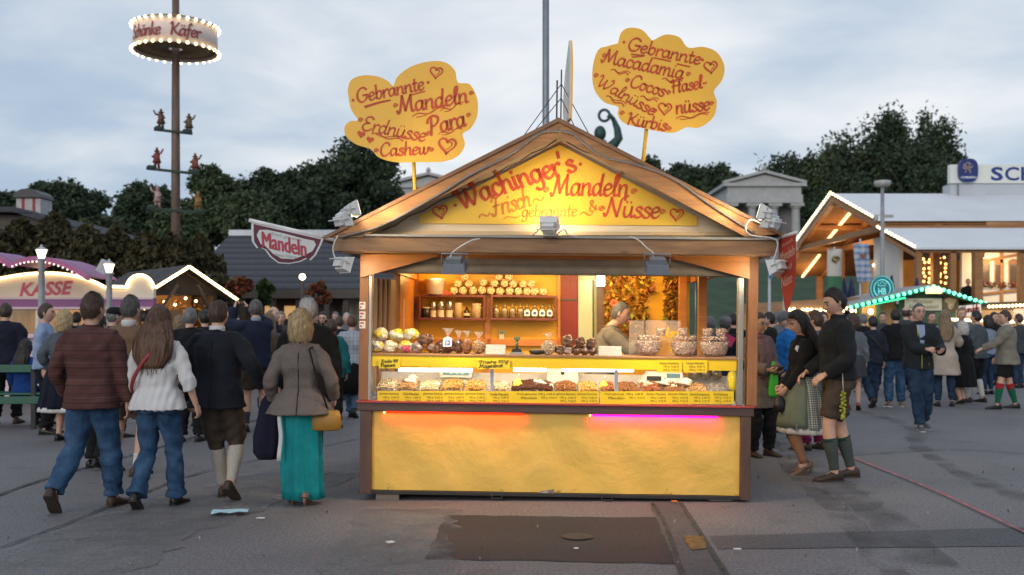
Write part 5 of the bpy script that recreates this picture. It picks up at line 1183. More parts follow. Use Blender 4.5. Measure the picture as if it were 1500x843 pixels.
# support blocks, handles, chip
for px in (568, 1055):
 q = SP(px, 731, .05); b = MB(); b.bb(q.x - .10, q.x + .10, .03, .2, -.045 if px < 800 else -.002, .012 if px < 800 else .02); on = b.build('support_block', wood('grey_block', (.26, .21, .17), (.16, .13, .1), 'X', 3.)); on.matrix_world = MS; tag(on, 'wooden support block under the left front corner of the stall' if px < 800 else 'wooden support block under the right front corner of the stall', 'wood block')
for px in (728, 889):
 q = SP(px, 726, -.02); b = MB(); b.tube([(q.x - .045, -.02, .03), (q.x - .045, -.025, -.004), (q.x + .045, -.025, -.004), (q.x + .045, -.02, .03)], .006, 6); b.build('lifting_handle', M('black_steel', (.03, .028, .027), .6, .3, 5.), stall)
b = MB(); b.prism([(788, 722), (793, 719), (802, 718.5), (811, 717), (811, 723), (790, 723)], sfn, .016, .024); b.build('torn_patch', M('torn_patch', (.32, .26, .22), .8, .6, 30., bump=.6, bs=60.), stall)

# ------------------------------------------------------------------ floodlights
GREYF = M('flood_grey', (.19, .205, .235), .45, .08, 8.); WHITEF = M('flood_white', (.66, .66, .64), .4, .06, 8.)
def flood(label, px, py, dd, aim, energy, mt, sc_=1., bracket=True, cable=None, colr=(1, .78, .47), spot=110, face=True, sz=.08):
 """housing with cooling box, glass front, fork bracket; front of the lamp looks along local -Z"""
 q = SP(px, py, dd); o = thing('floodlight', label, 'floodlight', group=None)
 v = (Vector(aim) - q).normalized(); rot = (-v).to_track_quat('Z', 'Y').to_matrix().to_4x4()
 o.matrix_world = MS @ Matrix.Translation(q) @ rot
 s = sc_
 b = MB(); b.add([(x * .095 * s, y * .075 * s, -.035 * s) for x, y in ((-1, -1), (1, -1), (1, 1), (-1, 1))] + [(x * .085 * s, y * .06 * s, .03 * s) for x, y in ((-1, -1), (1, -1), (1, 1), (-1, 1))], [(0, 1, 5, 4), (1, 2, 6, 5), (2, 3, 7, 6), (3, 0, 4, 7), (4, 5, 6, 7)])
 b.bb(-.1 * s, .1 * s, -.08 * s, .08 * s, -.045 * s, -.034 * s); b.bb(-.062 * s, .062 * s, -.045 * s, .045 * s, .03 * s, .075 * s)
 for k in range(5 if mt is GREYF else 0): b.bb(-.06 * s, .06 * s, (-.052 + k * .008) * s, (-.049 + k * .008) * s, -.03 * s, .036 * s)
 b.build('housing', mt, o, bevel=.004)
 b = MB(); b.bb(-.085 * s, .085 * s, -.065 * s, .065 * s, -.0485 * s, -.0455 * s); b.build('lamp_glass', glow('flood_glass', (1., .84, .6), 7.), o)
 if bracket:
  b = MB(); b.tube([(-.105 * s, 0, 0), (-.105 * s, .02 * s, .10 * s), (.105 * s, .02 * s, .10 * s), (.105 * s, 0, 0)], .007 * s, 6); b.build('bracket', mt, o)
 l = lamp('flood_lamp', 'SPOT', (0, 0, -.056 * s), energy, colr, o, sz, None, spot, blend=.6)
 return o
def cable(label, pts, dd, r, col):
 b = MB(); b.tube([SP(p.x, p.y, dd) for p in smooth_line(pts, 5)], r, 6)
 o = b.build('cable', M('cable_%s' % col[0], col[1], .5)); o.matrix_world = MS; return tag(o, label, 'cable')
WC = ('white', (.62, .60, .58))
EF = 84
flood('grey floodlight hanging under the beam on the left, over the popcorn side', 666, 390, -.42, (sx_(666, 0) + .1, .15, .60), EF, GREYF, spot=140)
flood('grey floodlight hanging under the beam on the right, over the nut bowls', 962, 391, -.42, (sx_(962, 0) - .1, .15, .60), EF, GREYF, spot=140)
flood('white floodlight in the middle of the beam lighting the gable sign', 804, 330, -.52, (sx_(815, -.12), -.10, sz_(270, -.12)), 26, WHITEF, .8, spot=150, sz=.05)
flood('white floodlight at the left roof corner, lower one of the pair', 503, 322, -.62, (sx_(640, -.15), -.1, sz_(280, -.15)), 26, WHITEF, .85)
flood('tilted white floodlight at the left roof corner, upper one of the pair', 517, 307, -.64, (sx_(760, -.15), -.1, sz_(250, -.15)), 26, WHITEF, .8)
flood('white floodlight at the right roof corner, lower one of the pair', 1129, 325, -.62, (sx_(1000, -.15), -.1, sz_(280, -.15)), 26, WHITEF, .85)
flood('tilted white floodlight at the right roof corner, upper one of the pair', 1120, 312, -.64, (sx_(880, -.15), -.1, sz_(250, -.15)), 26, WHITEF, .8)
flood('white floodlight hanging below the left end of the beam', 503, 387, -.46, (.45, .0, 1.75), 13, WHITEF, .85, spot=140)
flood('white floodlight hanging below the right end of the beam beside the red banner', 1137, 391, -.46, (W - .45, .0, 1.75), 13, WHITEF, .85, spot=140)
b = MB(); b.bb(sx_(794, -.38), sx_(814, -.38), -.44, -.36, sz_(347, -.38), sz_(340, -.38)); o = b.build('lamp_foot', WHITEF); o.name = 'junction_box'; o.matrix_world = MS; tag(o, 'white junction box under the middle gable floodlight', 'junction box')
for pts, lb in (([(703, 350), (690, 353), (674, 362), (662, 371), (660, 378)], 'white cable arching to the left hanging floodlight'), ([(922, 347), (935, 352), (948, 364), (956, 370), (957, 378)], 'white cable arching to the right hanging floodlight'),
 ([(495, 345), (488, 362), (491, 378), (500, 382)], 'white cable curling below the left end of the beam'), ([(1118, 330), (1100, 322), (1092, 335), (1100, 345), (1130, 349), (1139, 356), (1136, 372), (1132, 382)], 'white cable looping at the right roof corner'),
 ([(780, 345), (788, 338), (793, 330), (790, 325)], 'white cable left of the middle floodlight'), ([(815, 345), (826, 336), (832, 344), (845, 347)], 'white cable right of the middle floodlight')):
 cable(lb, pts, -.43, .006, WC)

# interior light
lamp('ceiling_lamp', 'AREA', (W / 2, 1.5, zc - .03), 50, (1, .74, .40), stall, 1.6, (W / 2, 1.6, 0))
lamp('back_lamp', 'AREA', (W / 2, 2.4, zc - .04), 34, (1, .66, .28), stall, 2.4, (W / 2, 3.1, 1.2), size_y=.1)
q = SP(940, 398, 2.9); lamp('wall_lamp', 'POINT', (q.x, 2.85, q.z), 13, (1, .62, .16), stall, .06)
q = SP(640, 406, 2.9); lamp('shelf_lamp', 'POINT', (q.x, 2.9, q.z), 5, (1, .55, .15), stall, .05)
q = SP(880, 411, dB - .15); b = MB(); b.box((q.x, q.y, q.z), (.09, .07, .14)); ln = b.build('passage_lamp', glow('passage_glass', (.95, 1., .85), 4.5), stall, bevel=.01)
lamp('passage_light', 'POINT', (q.x - .05, q.y - .1, q.z), 3, (.95, 1, .8), stall, .06)

# ------------------------------------------------------------------ cloud-shaped signs on the roof
def cloud(label, poly, dd, texts, hearts, marks, pole, tilt=0):
 pts = [p for p in smooth_line(poly + [poly[0]], 7)][:-1]
 c = SP(pole[0][0], pole[0][1], dd); o = thing('cloud_sign', label, 'sign', mat=MS)
 b = MB(); b.prism([(p.x, p.y) for p in pts], sfn, dd - .012, dd + .012); bd = b.build('board', YELB, o)
 b = MB(); fn = sg_fn(dd - .0155)
 for t, a, e, cp, th in texts: hand_text(b, t, (a[0], -a[1]), (e[0], -e[1]), cp, fn, th * 1.22, .12)
 for x, y, s, tl, fl in hearts: heart(b, (x, -y), s, fn, s * .15, tilt=tl, fill=fl)
 for kind, *q in marks:
  if kind == 's': spiral(b, (q[0], -q[1]), 3.6, fn, 1.3)
  elif kind == 'd': b.add([fn(q[0] + 2.2 * math.cos(t), -q[1] + 2.2 * math.sin(t)) for t in np.linspace(0, 6.28, 11)[:-1]], [tuple(range(10))])
  elif kind == 'u': ribbon(b, smooth_line([(x, -y) for x, y in q[0]], 6), q[1], fn)
  elif kind == 'w': squiggle(b, (q[0], -q[1]), (q[2], -q[3]), 2.2, fn, 1.9, waves=1.5); squiggle(b, (q[0] + 6, -q[1] - 1), (q[2] + 3, -q[3] + 3), -2., fn, 1.3)
 b.build('lettering', RED, bd)
 b = MB(); p, q = SP(pole[0][0], pole[0][1], dd + .02), SP(pole[1][0], pole[1][1], dd + .02); b.tube([p, q], .016, 8); b.build('pole', YEL, o)
 return o
YELB = M('cloud_yellow', (.95, .51, .055), .45, .05, 2.5, bump=.03)
cloud('yellow cloud shaped sign on a pole listing Mandeln and Erdnüsse, left roof side',
 [(509, 133), (514, 118), (530, 111), (552, 112), (568, 119), (576, 126), (582, 113), (600, 99), (625, 91), (650, 91), (666, 103), (671, 121), (688, 124), (699, 145), (699, 170), (690, 188), (678, 197), (681, 212), (672, 228), (650, 237), (615, 238), (580, 238), (555, 231), (543, 219), (522, 212), (507, 200), (505, 186), (513, 178), (524, 176), (514, 160)], -.16,
 [('Gebrannte', (523, 151), (622, 131), 20, .14), ('Mandeln', (582, 167), (686, 150), 25, .13), ('Erdnüsse', (528, 190), (622, 208), 21, .12), ('Para', (628, 199), (683, 184), 26, .13), ('Cashew', (556, 229), (628, 226), 19, .14)],
 [(639, 106, 18, -.1, 0), (655, 213, 25, -.1, 0), (529, 197, 12, -.2, 1), (542, 205, 11, -.2, 1)],
 [('d', 517, 147), ('d', 627, 121), ('s', 579, 155), ('s', 690, 137), ('s', 528, 176), ('s', 686, 169), ('s', 627, 196), ('s', 551, 221), ('s', 632, 220), ('u', [(534, 156), (555, 150), (572, 147), (552, 152), (535, 158)], 2.6), ('u', [(603, 139), (622, 134)], 2.6), ('w', 604, 171, 652, 158), ('w', 645, 163, 676, 153), ('w', 545, 196, 590, 207), ('w', 642, 197, 676, 189)], ((606, 236), (608, 282)))
cloud('yellow cloud shaped sign on a pole listing Macadamia and Walnüsse, right roof side',
 [(905, 64), (910, 48), (922, 41), (940, 44), (952, 56), (957, 59), (975, 51), (995, 55), (1008, 70), (1030, 69), (1050, 77), (1061, 97), (1058, 117), (1046, 134), (1050, 150), (1045, 172), (1025, 187), (1005, 187), (985, 195), (950, 190), (915, 181), (905, 168), (905, 157), (885, 150), (870, 130), (868, 100), (876, 74), (890, 68)], -.16,
 [('Gebrannte', (918, 73), (1025, 95), 19, .14), ('Macadamia', (880, 91), (1000, 116), 21, .13), ('Cocos', (921, 127), (972, 142), 19, .13), ('Hasel-', (983, 137), (1036, 128), 19, .14), ('Walnüsse', (871, 124), (956, 170), 18, .13), ('nüsse', (990, 167), (1040, 161), 21, .14), ('Kürbis', (916, 182), (976, 192), 18, .15)],
 [(1041, 98, 19, .1, 0), (974, 159, 19, -.1, 0)],
 [('d', 914, 62), ('d', 1029, 88), ('s', 885, 82), ('s', 1008, 109), ('s', 919, 118), ('s', 979, 136), ('s', 873, 111), ('s', 959, 163), ('s', 1042, 152), ('s', 911, 166), ('s', 980, 189), ('u', [(925, 80), (944, 82), (926, 84)], 2.4), ('u', [(958, 85), (982, 90)], 2.4), ('u', [(992, 94), (1010, 98)], 2.4), ('w', 895, 103, 920, 110), ('w', 970, 116, 996, 122), ('w', 938, 142, 962, 149), ('w', 888, 141, 914, 156), ('w', 990, 174, 1036, 168)], ((947, 188), (942, 237)))
# third cloud board, seen edge-on over the ridge
o = thing('cloud_sign', 'white backed cloud sign standing edge-on above the roof ridge', 'sign', mat=MS); fx = SP(825, 175, -.1).x
pl = [(-.05, 0), (.3, .02), (.42, .2), (.30, .44), (.10, .62), (.0, .66), (-.08, .4)]; z0 = ap.z + .04
pts = smooth_line(pl + [pl[0]], 6)[:-1]
b = MB(); b.prism([(p.x, p.y) for p in pts], lambda a, c, dd: Vector((fx + .055 + dd - a * .09, a - .1, z0 + c)), -.012, -.002); b.build('board', M('white_back', (.60, .58, .55), .6), o)
b = MB(); b.prism([(p.x, p.y) for p in pts], lambda a, c, dd: Vector((fx + .055 + dd - a * .09, a - .1, z0 + c)), -.002, .014); b.build('painted_face', YELB, o)
b = MB(); b.tube([(fx - .055, -.1, z0 - .1), (fx - .055, -.1, z0 + .33)], .007, 6); b.tube([(fx - .02, -.1, z0 - .1), (fx - .02, -.1, z0 + .42)], .006, 6); b.build('stay_post', M('dark_steel', (.05, .05, .055), .5), o)
b = MB()
for e, zt_ in ((763, .30), (779, .18), (865, .30), (843, .18)):
 b.tube([(fx - .02, -.1, z0 + zt_), SP(e, 176 + abs(e - 818) * .53, -.1)], .004, 5)
b.build('stay_wire', M('dark_steel', (.05, .05, .055), .5), o)

# ------------------------------------------------------------------ banners on the stall corners
def banner_left():
 dd = -.40; o = thing('banner', 'white and maroon Mandeln banner on a pole at the left corner of the stall', 'banner', mat=MS)
 b = MB(); b.tube([SP(365, 323, dd), SP(490, 352, dd + .05)], .017, 10); b.build('pole', M('banner_pole', (.68, .66, .64), .4), o)
 out = [(368, 326), (474, 350), (471, 358), (463, 374), (455, 382), (450, 379), (440, 384), (424, 387), (408, 386), (396, 377), (388, 366), (381, 363), (376, 364), (369, 354), (368, 340)]
 b = MB(); b.prism(out, sfn, dd + .003, dd + .012); c = b.build('cloth', M('banner_white', (.62, .61, .63), .7, .06, 8.), o)
 ins = lambda k: [(420 + (x - 420) * k, 355 + (y - 355) * k + .5) for x, y in out]
 b = MB(); b.prism(ins(.93), sfn, dd - .001, dd + .002); b.build('border', M('banner_maroon', (.12, .03, .05), .7), c)
 inner = [(376, 345), (380, 337), (392, 337), (415, 342), (445, 350), (460, 353), (463, 359), (458, 368), (447, 374), (430, 380), (412, 379), (400, 372), (388, 360), (382, 358)]
 b = MB(); b.prism(inner, sfn, dd - .005, dd - .002); b.build('field', M('banner_field', (.60, .60, .58), .7, .06, 8.), c)
 b = MB(); fn = sg_fn(dd - .008); f2 = lambda u, v: fn(417 + u - v * .05, -(361 + u * .245 * .9 - 3) + v)
 for k_ in range(3):
  fk = sg_fn(dd - .008 - k_ * .0004); f2 = lambda u, v: fk(415.4 + u - v * .05 + k_ * .8, -(361 + u * .245 * .9 - 3) + v)
  put_text(b, 'Mandeln', 1, f2, width=64, height=23)
 b.build('lettering', M('banner_red', (.42, .045, .07), .6), c)
 b = MB(); f2 = lambda u, v: fn(420 + u, -(348 + u * .22) + v); put_text(b, 'Frisch gebrannte', 1, f2, width=44, height=5.5)
 f2 = lambda u, v: fn(419 + u, -(375 + u * .12) + v); put_text(b, 'feine Nüsse', 1, f2, width=32, height=4.5); b.build('lettering', M('banner_grey', (.33, .33, .33), .6), c)
banner_left()
o = thing('banner', 'red triangular Mandeln banner on a white pole at the right corner of the stall', 'banner', mat=MS)
dd = -.40; pA, pB = SP(1141, 349, dd + .1), SP(1166, 341, dd - .18)
ax = (pB - pA); 
def bn(u, v, off=0.): return pA + ax * u + Vector((-.5 * off, -.8 * off, v))
b = MB(); b.tube([pA - ax * .35, pB + ax * .03], .014, 10); b.build('pole', M('banner_pole', (.68, .66, .64), .4), o)
hgt = .50
poly = [(-.02, -.0), (1., -.0), (1., -.40), (.72, -.55), (.55, -.62), (.42, -.60), (.2, -.42), (.06, -.2)]
b = MB(); b.prism(poly, lambda a, c, dd_: bn(a, c, -dd_), .0, .006); c = b.build('cloth', M('banner_red_cloth', (.40, .045, .025), .7, .1, 6.), o)
b = MB()
for i, (tx_, w_, h_) in enumerate((('Frisch', .6, .028), ('Mandeln', .86, .085), ('und', .5, .05), ('Nüsse', .62, .085))):
 vq = (-.06, -.15, -.26, -.36)[i]; put_text(b, tx_, 1, lambda u, v: bn(.52 + u, vq + v + u * .05, .006), width=w_, height=h_)
b.build('lettering', M('banner_cream', (.60, .45, .32), .6), c)
# ------------------------------------------------------------------ wares on and in the stall
def lump(mb, c, r, amp=.12, fr=3., nu=16, nv=10, mi=0, seed=0.):
 k = MB(); k.ball((0, 0, 0), r, nu, nv); r_ = max(r)
 vs = []
 for v in k.v:
  q = Vector(v); n = math.sin(q.x / r_ * fr + seed) * math.sin(q.y / r_ * fr * 1.3 + seed * 2) + math.sin(q.z / r_ * fr * 1.7 + seed * 3 + q.x / r_ * 2)
  vs.append(q * (1 + amp * .5 * n) + Vector(c))
 mb.add(vs, k.f, mi, True)
def nuts(name, pts, sz, mt, parent):
 """many small nuts as one mass: pts (n,3)"""
 n = len(pts); t = np.array([(0, 0, 1), (0, 0, -1), (.9, 0, .0), (-.9, 0, .0), (0, .7, .0), (0, -.7, .0)]); fc = np.array([(0, 2, 4), (0, 4, 3), (0, 3, 5), (0, 5, 2), (1, 4, 2), (1, 3, 4), (1, 5, 3), (1, 2, 5)])
 q = rng.normal(size=(n, 4)); q /= np.linalg.norm(q, axis=1)[:, None]; w_, x, y, z = q.T
 Rm = np.stack([1 - 2 * (y * y + z * z), 2 * (x * y - z * w_), 2 * (x * z + y * w_), 2 * (x * y + z * w_), 1 - 2 * (x * x + z * z), 2 * (y * z - x * w_), 2 * (x * z - y * w_), 2 * (y * z + x * w_), 1 - 2 * (x * x + y * y)], 1).reshape(n, 3, 3)
 s = sz * rng.uniform(.75, 1.25, n); V = np.einsum('nij,kj->nki', Rm, t) * s[:, None, None] + pts[:, None, :]
 F_ = (fc[None] + (np.arange(n) * 6)[:, None, None]).reshape(-1, 3)
 me = bpy.data.meshes.new(name); me.vertices.add(n * 6); me.vertices.foreach_set('co', V.ravel()); me.loops.add(len(F_) * 3); me.loops.foreach_set('vertex_index', F_.ravel()); me.polygons.add(len(F_)); me.polygons.foreach_set('loop_start', np.arange(0, len(F_) * 3, 3)); me.polygons.foreach_set('use_smooth', np.ones(len(F_), bool)); me.materials.append(mt); me.update(); me.validate()
 o = bpy.data.objects.new(name, me); COL.objects.link(o); o.parent = parent; o['kind'] = 'stuff'; return o
TRAY = clear('tray_plastic', (.96, .96, .96), cloud=.10)
def nm(name, cols): return leafmat(name, cols, .4)
NUTC = {'brown': nm('brown_nut', [(.16, .06, .025), (.30, .13, .05), (.22, .09, .035)]), 'dark': nm('dark_nut', [(.05, .02, .012), (.13, .045, .025), (.09, .03, .018)]), 'tan': nm('tan_nut', [(.34, .18, .07), (.50, .30, .13), (.22, .10, .04)]),
  'pale': nm('pale_nut', [(.50, .36, .20), (.64, .52, .34), (.34, .21, .10)]), 'red': nm('red_nut', [(.28, .07, .03), (.36, .14, .06), (.16, .05, .03)]), 'gold': nm('gold_nut', [(.46, .24, .06), (.58, .34, .10), (.28, .12, .03)]), 'grey': nm('seed_grey', [(.26, .22, .20), (.40, .34, .31), (.16, .13, .12)])}
trays = [(553, 583, 'pale', 'hazelnut', .3), (585, 614, 'tan', 'chilli almond', .5), (616, 646, 'pale', 'peanut', .2), (648, 680, 'gold', 'peanut', .6), (682, 713, 'gold', 'cashew', .4), (716, 748, 'pale', 'vanilla almond', .3), (750, 812, 'dark', 'almond', .7),
   (814, 846, 'brown', 'macadamia', .6), (848, 878, 'gold', 'para nut', .5), (880, 903, 'red', 'almond', .6), (906, 938, 'brown', 'almond', .5), (940, 970, 'red', 'almond', .7), (973, 1004, 'brown', 'walnut', .4), (1006, 1038, 'tan', 'sunflower seed', .4), (1040, 1071, 'grey', 'pumpkin seed', .5)]
words = ['pale sugared nuts at the left end', 'tan nuts second from the left', 'pale nuts under the left end of the scale', 'golden nuts under the scale display', 'golden nuts right of the scale', 'whitish nuts behind the left glass clip', 'dark roasted almonds in the widest tray', 'brown nuts right of the widest tray', 'golden nuts left of the yellow gourd', 'reddish nuts just left of the right glass clip', 'brown nuts just right of the right glass clip', 'red brown nuts in front of the second scale', 'brown nuts left of the pale seeds', 'pale tan seeds second from the right end', 'greyish seeds at the right end']
zt_ = ztop + .014
for (p0, p1, colr, nme, hh), wd in zip(trays, words):
 xa, xb = sx_(p0, .22), sx_(p1, .22); o = thing('nut_tray', 'clear tray of ' + wd + ' of the display case', 'nut tray', group='nut trays in the glass case', mat=MS @ Matrix.Translation(((xa + xb) / 2, .24, zt_)))
 hw_ = (xb - xa) / 2; b = MB(); b.bb(-hw_, hw_, -.14, .2, 0, .004); b.bb(-hw_, hw_, .196, .2, .004, .13); b.bb(-hw_, -hw_ + .003, -.137, .196, .004, .12); b.bb(hw_ - .003, hw_, -.137, .196, .004, .12); b.build('tray', TRAY, o)
 n = int(900 * hw_ / .09); x = rng.uniform(-hw_ + .01, hw_ - .01, n); y = rng.uniform(-.13, .18, n)
 top_ = .098 + .055 * (y + .13) / .31 + .035 * hh * np.cos(x / hw_ * 1.4) + rng.normal(size=n) * .004
 nuts('nuts', np.stack([x, y, top_ * np.clip(1 - .25 * rng.random(n) ** 3, 0, 1)], 1), .0085 if colr != 'grey' else .006, NUTC[colr], o)
 b = MB(); hm_ = 8; vs = []
 for j in range(hm_):
  for i in range(hm_):
   xx = -hw_ + .005 + (2 * hw_ - .01) * i / (hm_ - 1); yy = -.13 + .31 * j / (hm_ - 1); vs.append((xx, yy, .088 + .055 * (yy + .13) / .31 + .03 * hh * math.cos(xx / hw_ * 1.4)))
 b.add(vs, [(j * hm_ + i, j * hm_ + i + 1, (j + 1) * hm_ + i + 1, (j + 1) * hm_ + i) for j in range(hm_ - 1) for i in range(hm_ - 1)], 0, True); b.build('heap', M('heap_' + colr, {'pale': (.45, .33, .2), 'tan': (.32, .18, .07), 'gold': (.38, .2, .06), 'dark': (.05, .02, .012), 'brown': (.15, .06, .025), 'red': (.18, .06, .03), 'grey': (.25, .2, .18)}[colr], .6, .4, 40.), o)
def put(name, label, cat, px, py, dd, parts, group=None, rz=0, z=None, x=None):
 """a small ware made of parts [(name, MB, material)], standing at that spot of the stall"""
 q = SP(px, py, dd); loc = (q.x if x is None else x, dd, q.z if z is None else z)
 if len(parts) == 1:
  o = parts[0][1].build(name, parts[0][2]); on_stall(o, loc, rz); return tag(o, label, cat, group)
 o = thing(name, label, cat, group=group, mat=MS @ Matrix.Translation(loc) @ Matrix.Rotation(rz, 4, 'Z'))
 for n_, m_, mt in parts: m_.build(n_, mt, o)
 return o
# scoops, paper cones and gourds among the nuts
PAPER = M('cone_paper', (.50, .42, .32), .5, .3, 22., bump=.6, bs=40.)
for px, py, r, lb in ((573, 559, .05, 'white paper cone lying on the pale nuts at the left end'), (603, 553, .075, 'large clear white paper cone on the tan nuts'), (639, 560, .05, 'white scoop on the pale nuts beside the scale'), (702, 562, .05, 'white scoop on the golden nuts'), (738, 560, .055, 'white paper cone behind the left glass clip'), (790, 557, .07, 'white paper cone on the dark almonds'), (806, 560, .04, 'small white scoop on the dark almonds'), (974, 556, .06, 'orange and white paper cone beside the second scale'), (986, 562, .045, 'white scoop right of the orange paper cone'), (1004, 556, .065, 'pale paper cone on the seeds'), (948, 558, .05, 'white scoop in front of the second scale')):
 b = MB(); r *= .8; lump(b, (0, 0, r * .4), (r * 1.05, r * .8, r * .62), .5, 4.5, 12, 8, seed=px * .7); b.lathe([(r * .35, r * .7), (r * .15, r * .95), (r * .32, r * 1.25)], n=8, smooth=False); put('paper_cone', lb, 'paper cone', px, py + 8, .30, [('c', b, PAPER)], 'paper cones and scoops among the nuts')
for px, lb, s in ((758, 'yellow pear shaped gourd lying on the dark almonds', 1.), (884, 'yellow gourd with a white stalk on the reddish nuts', .85)):
 b = MB(); b.lathe([(.0, 0), (.035 * s, .01), (.048 * s, .04 * s), (.04 * s, .07 * s), (.022 * s, .10 * s), (.0, .115 * s)], n=14); st_ = MB(); st_.tube([(0, 0, .11 * s), (.01, 0, .14 * s), (.02, 0, .15 * s)], .006, 6); put('gourd', lb, 'gourd', px, 573, .27, [('fruit', b, M('gourd_yellow', (.75, .58, .04), .4)), ('stalk', st_, PAPER)], 'gourds in the display case')
# scales
SCALE = M('scale_beige', (.62, .56, .44), .45, .05, 4.); LCD = M('scale_lcd', (.10, .20, .20), .2, .2, 20., emit=((.15, .3, .32), .25))
b = MB(); b.bb(-.14, .14, -.02, .03, .0, .085); b.bb(-.10, .10, .03, .2, -.06, .0); d_ = MB(); d_.bb(-.12, .12, -.0235, -.0205, .02, .065); e_ = MB()
for x in (-.06, -.01, .04): e_.bb(x, x + .035, -.0255, -.024, .03, .055)
put('shop_scale', 'beige shop scale with a dark green display in the left half of the glass case', 'scale', 668, 553, .52, [('housing', b, SCALE), ('display', d_, LCD), ('digits', e_, M('lcd_digit', (.35, .45, .42), .3))], 'shop scales')
b = MB(); b.prism([(-.2, 0), (-.18, .02), (-.12, .1), (.19, .1), (.2, .0)], lambda a, c, d: Vector((a, d, c)), -.02, .12); d_ = MB(); d_.bb(.05, .17, -.0235, -.0205, .045, .085); e_ = MB(); e_.bb(-.13, .0, -.022, -.0205, .015, .06)
put('shop_scale', 'white shop scale with sloped front in the right half of the glass case', 'scale', 968, 561, .52, [('housing', b, M('scale_white', (.66, .63, .56), .45, .05, 4.)), ('display', d_, LCD), ('platter', e_, M('black_platter', (.03, .03, .03), .4))], 'shop scales')
b = MB(); b.bb(-.14, .14, -.0, .1, 0, .13); d_ = MB(); d_.lathe([(.016, 0), (.016, .006)], n=14); dv = [(x - .0, -.006 + z_ * -1 + .003, y + .095) for x, y, z_ in d_.v]; d_.v = dv
put('white_carton', 'white carton with a round black mark behind the glass in the middle', 'carton', 824, 562, .50, [('box', b, M('carton_white', (.66, .62, .52), .6, .06, 6.)), ('round_mark', d_, M('black_platter', (.03, .03, .03), .4))])
for px, lb in ((1016, 'left one of three dark wrapped bags at the right end inside the case'), (1033, 'middle one of three dark wrapped bags at the right end inside the case'), (1050, 'right one of three dark wrapped bags at the right end inside the case')):
 b = MB(); lump(b, (0, 0, .05), (.05, .05, .055), .2, 3.5, seed=px); put('wrapped_bag', lb, 'bag', px, 556, .5, [('b', b, M('dark_wrap', (.10, .08, .05), .2, .6, 18., spec=.8))], 'dark wrapped bags in the case')
b = MB(); lump(b, (0, 0, .09), (.05, .08, .1), .12, seed=2); put('popcorn_bag', 'bright yellow bag at the far right end inside the case', 'bag', 1073, 572, .45, [('b', b, M('yellow_wrap', (.72, .55, .03), .35, .2, 9.))])
# on the serving shelf
zS = zsh + .007
m, nt_, b_ = base('popcorn_print'); t_ = N(nt_, 'ShaderNodeTexCoord'); v_ = N(nt_, 'ShaderNodeTexVoronoi', ins={'Scale': 13.}); oi_ = N(nt_, 'ShaderNodeObjectInfo'); va_ = N(nt_, 'ShaderNodeVectorMath', operation='ADD'); nt_.links.new(t_.outputs['Object'], va_.inputs[0]); nt_.links.new(oi_.outputs['Random'], va_.inputs[1]); nt_.links.new(va_.outputs[0], v_.inputs['Vector'])
r_ = ramp(nt_, [(.0, (.74, .66, .48)), (.55, (.70, .58, .36)), (.6, (.74, .52, .05)), (.8, (.72, .6, .45)), (.9, (.55, .08, .16))], 'CONSTANT'); sp_ = N(nt_, 'ShaderNodeSeparateColor'); nt_.links.new(v_.outputs['Color'], sp_.inputs[0]); nt_.links.new(sp_.outputs[0], r_.inputs[0]); nt_.links.new(r_.outputs[0], b_.inputs['Base Color'])
v2 = N(nt_, 'ShaderNodeTexVoronoi', ins={'Scale': 45.}); nt_.links.new(t_.outputs['Object'], v2.inputs['Vector']); bp_ = N(nt_, 'ShaderNodeBump', ins={'Strength': .9, 'Distance': .012}); nt_.links.new(v2.outputs['Distance'], bp_.inputs['Height']); nt_.links.new(bp_.outputs[0], b_.inputs['Normal']); b_.inputs['Roughness'].default_value = .3
POPC = m; POPY = M('popcorn_yellow_print', (.78, .52, .03), .3, .1, 8.); POPP = M('popcorn_pink_print', (.58, .10, .20), .3, .1, 8.)
for i, (px, zo, hwd, lb, cm) in enumerate([(553, 0, .065, 'popcorn bag at the left end of the shelf, bottom row', 'y'), (572, 0, .062, 'popcorn bag second in the bottom row, with a pink print', 'p'), (594, 0, .062, 'popcorn bag right end of the bottom row', 'y'), (558, .105, .07, 'popcorn bag lying on top at the left end with a yellow print', 'y'), (581, .10, .068, 'popcorn bag in the top row with a pink print', 'p'), (602, .108, .07, 'popcorn bag at the right of the top row with a yellow print', 'y')]):
 b = MB(); lump(b, (0, 0, .055), (hwd, .06, .056), .14, 3.2, 20, 14, seed=i * 1.7); f_ = MB(); f_.bb(-hwd * 1.25, -hwd * .9, -.02, .02, .05, .056); f_.bb(hwd * .9, hwd * 1.25, -.02, .02, .052, .058)
 put('popcorn_bag', lb, 'popcorn bag', px, 500, .14, [('bag', b, POPC), ('seal', f_, PAPER)], 'popcorn bags on the shelf', z=zS + zo, rz=random.uniform(-.1, .1))
CHOC = M('wrapped_chocolate', (.15, .075, .045), .22, .7, 22., bump=1., bs=26., spec=.8)
bags = [(612, 0, .055), (632, 0, .05), (640, 0, .045), (622, .075, .055), (646, .04, .04), (629, .085, .04), (649, 0, .04)]
lbs = ['brown wrapped bag bottom left beside the popcorn', 'brown wrapped bag in the middle of the bottom row', 'small brown wrapped bag before the nut bag with the blue label', 'topmost brown wrapped bag beside the popcorn', 'brown wrapped bag leaning high on the right of the left heap', 'brown wrapped bag lying on top of the middle one', 'low brown wrapped bag at the right foot of the left heap']
bags2 = [(820, 0, .045), (831, 0, .045), (845, 0, .045), (857, 0, .045), (868, 0, .04), (832, .07, .055), (850, .07, .045), (866, .065, .045)]
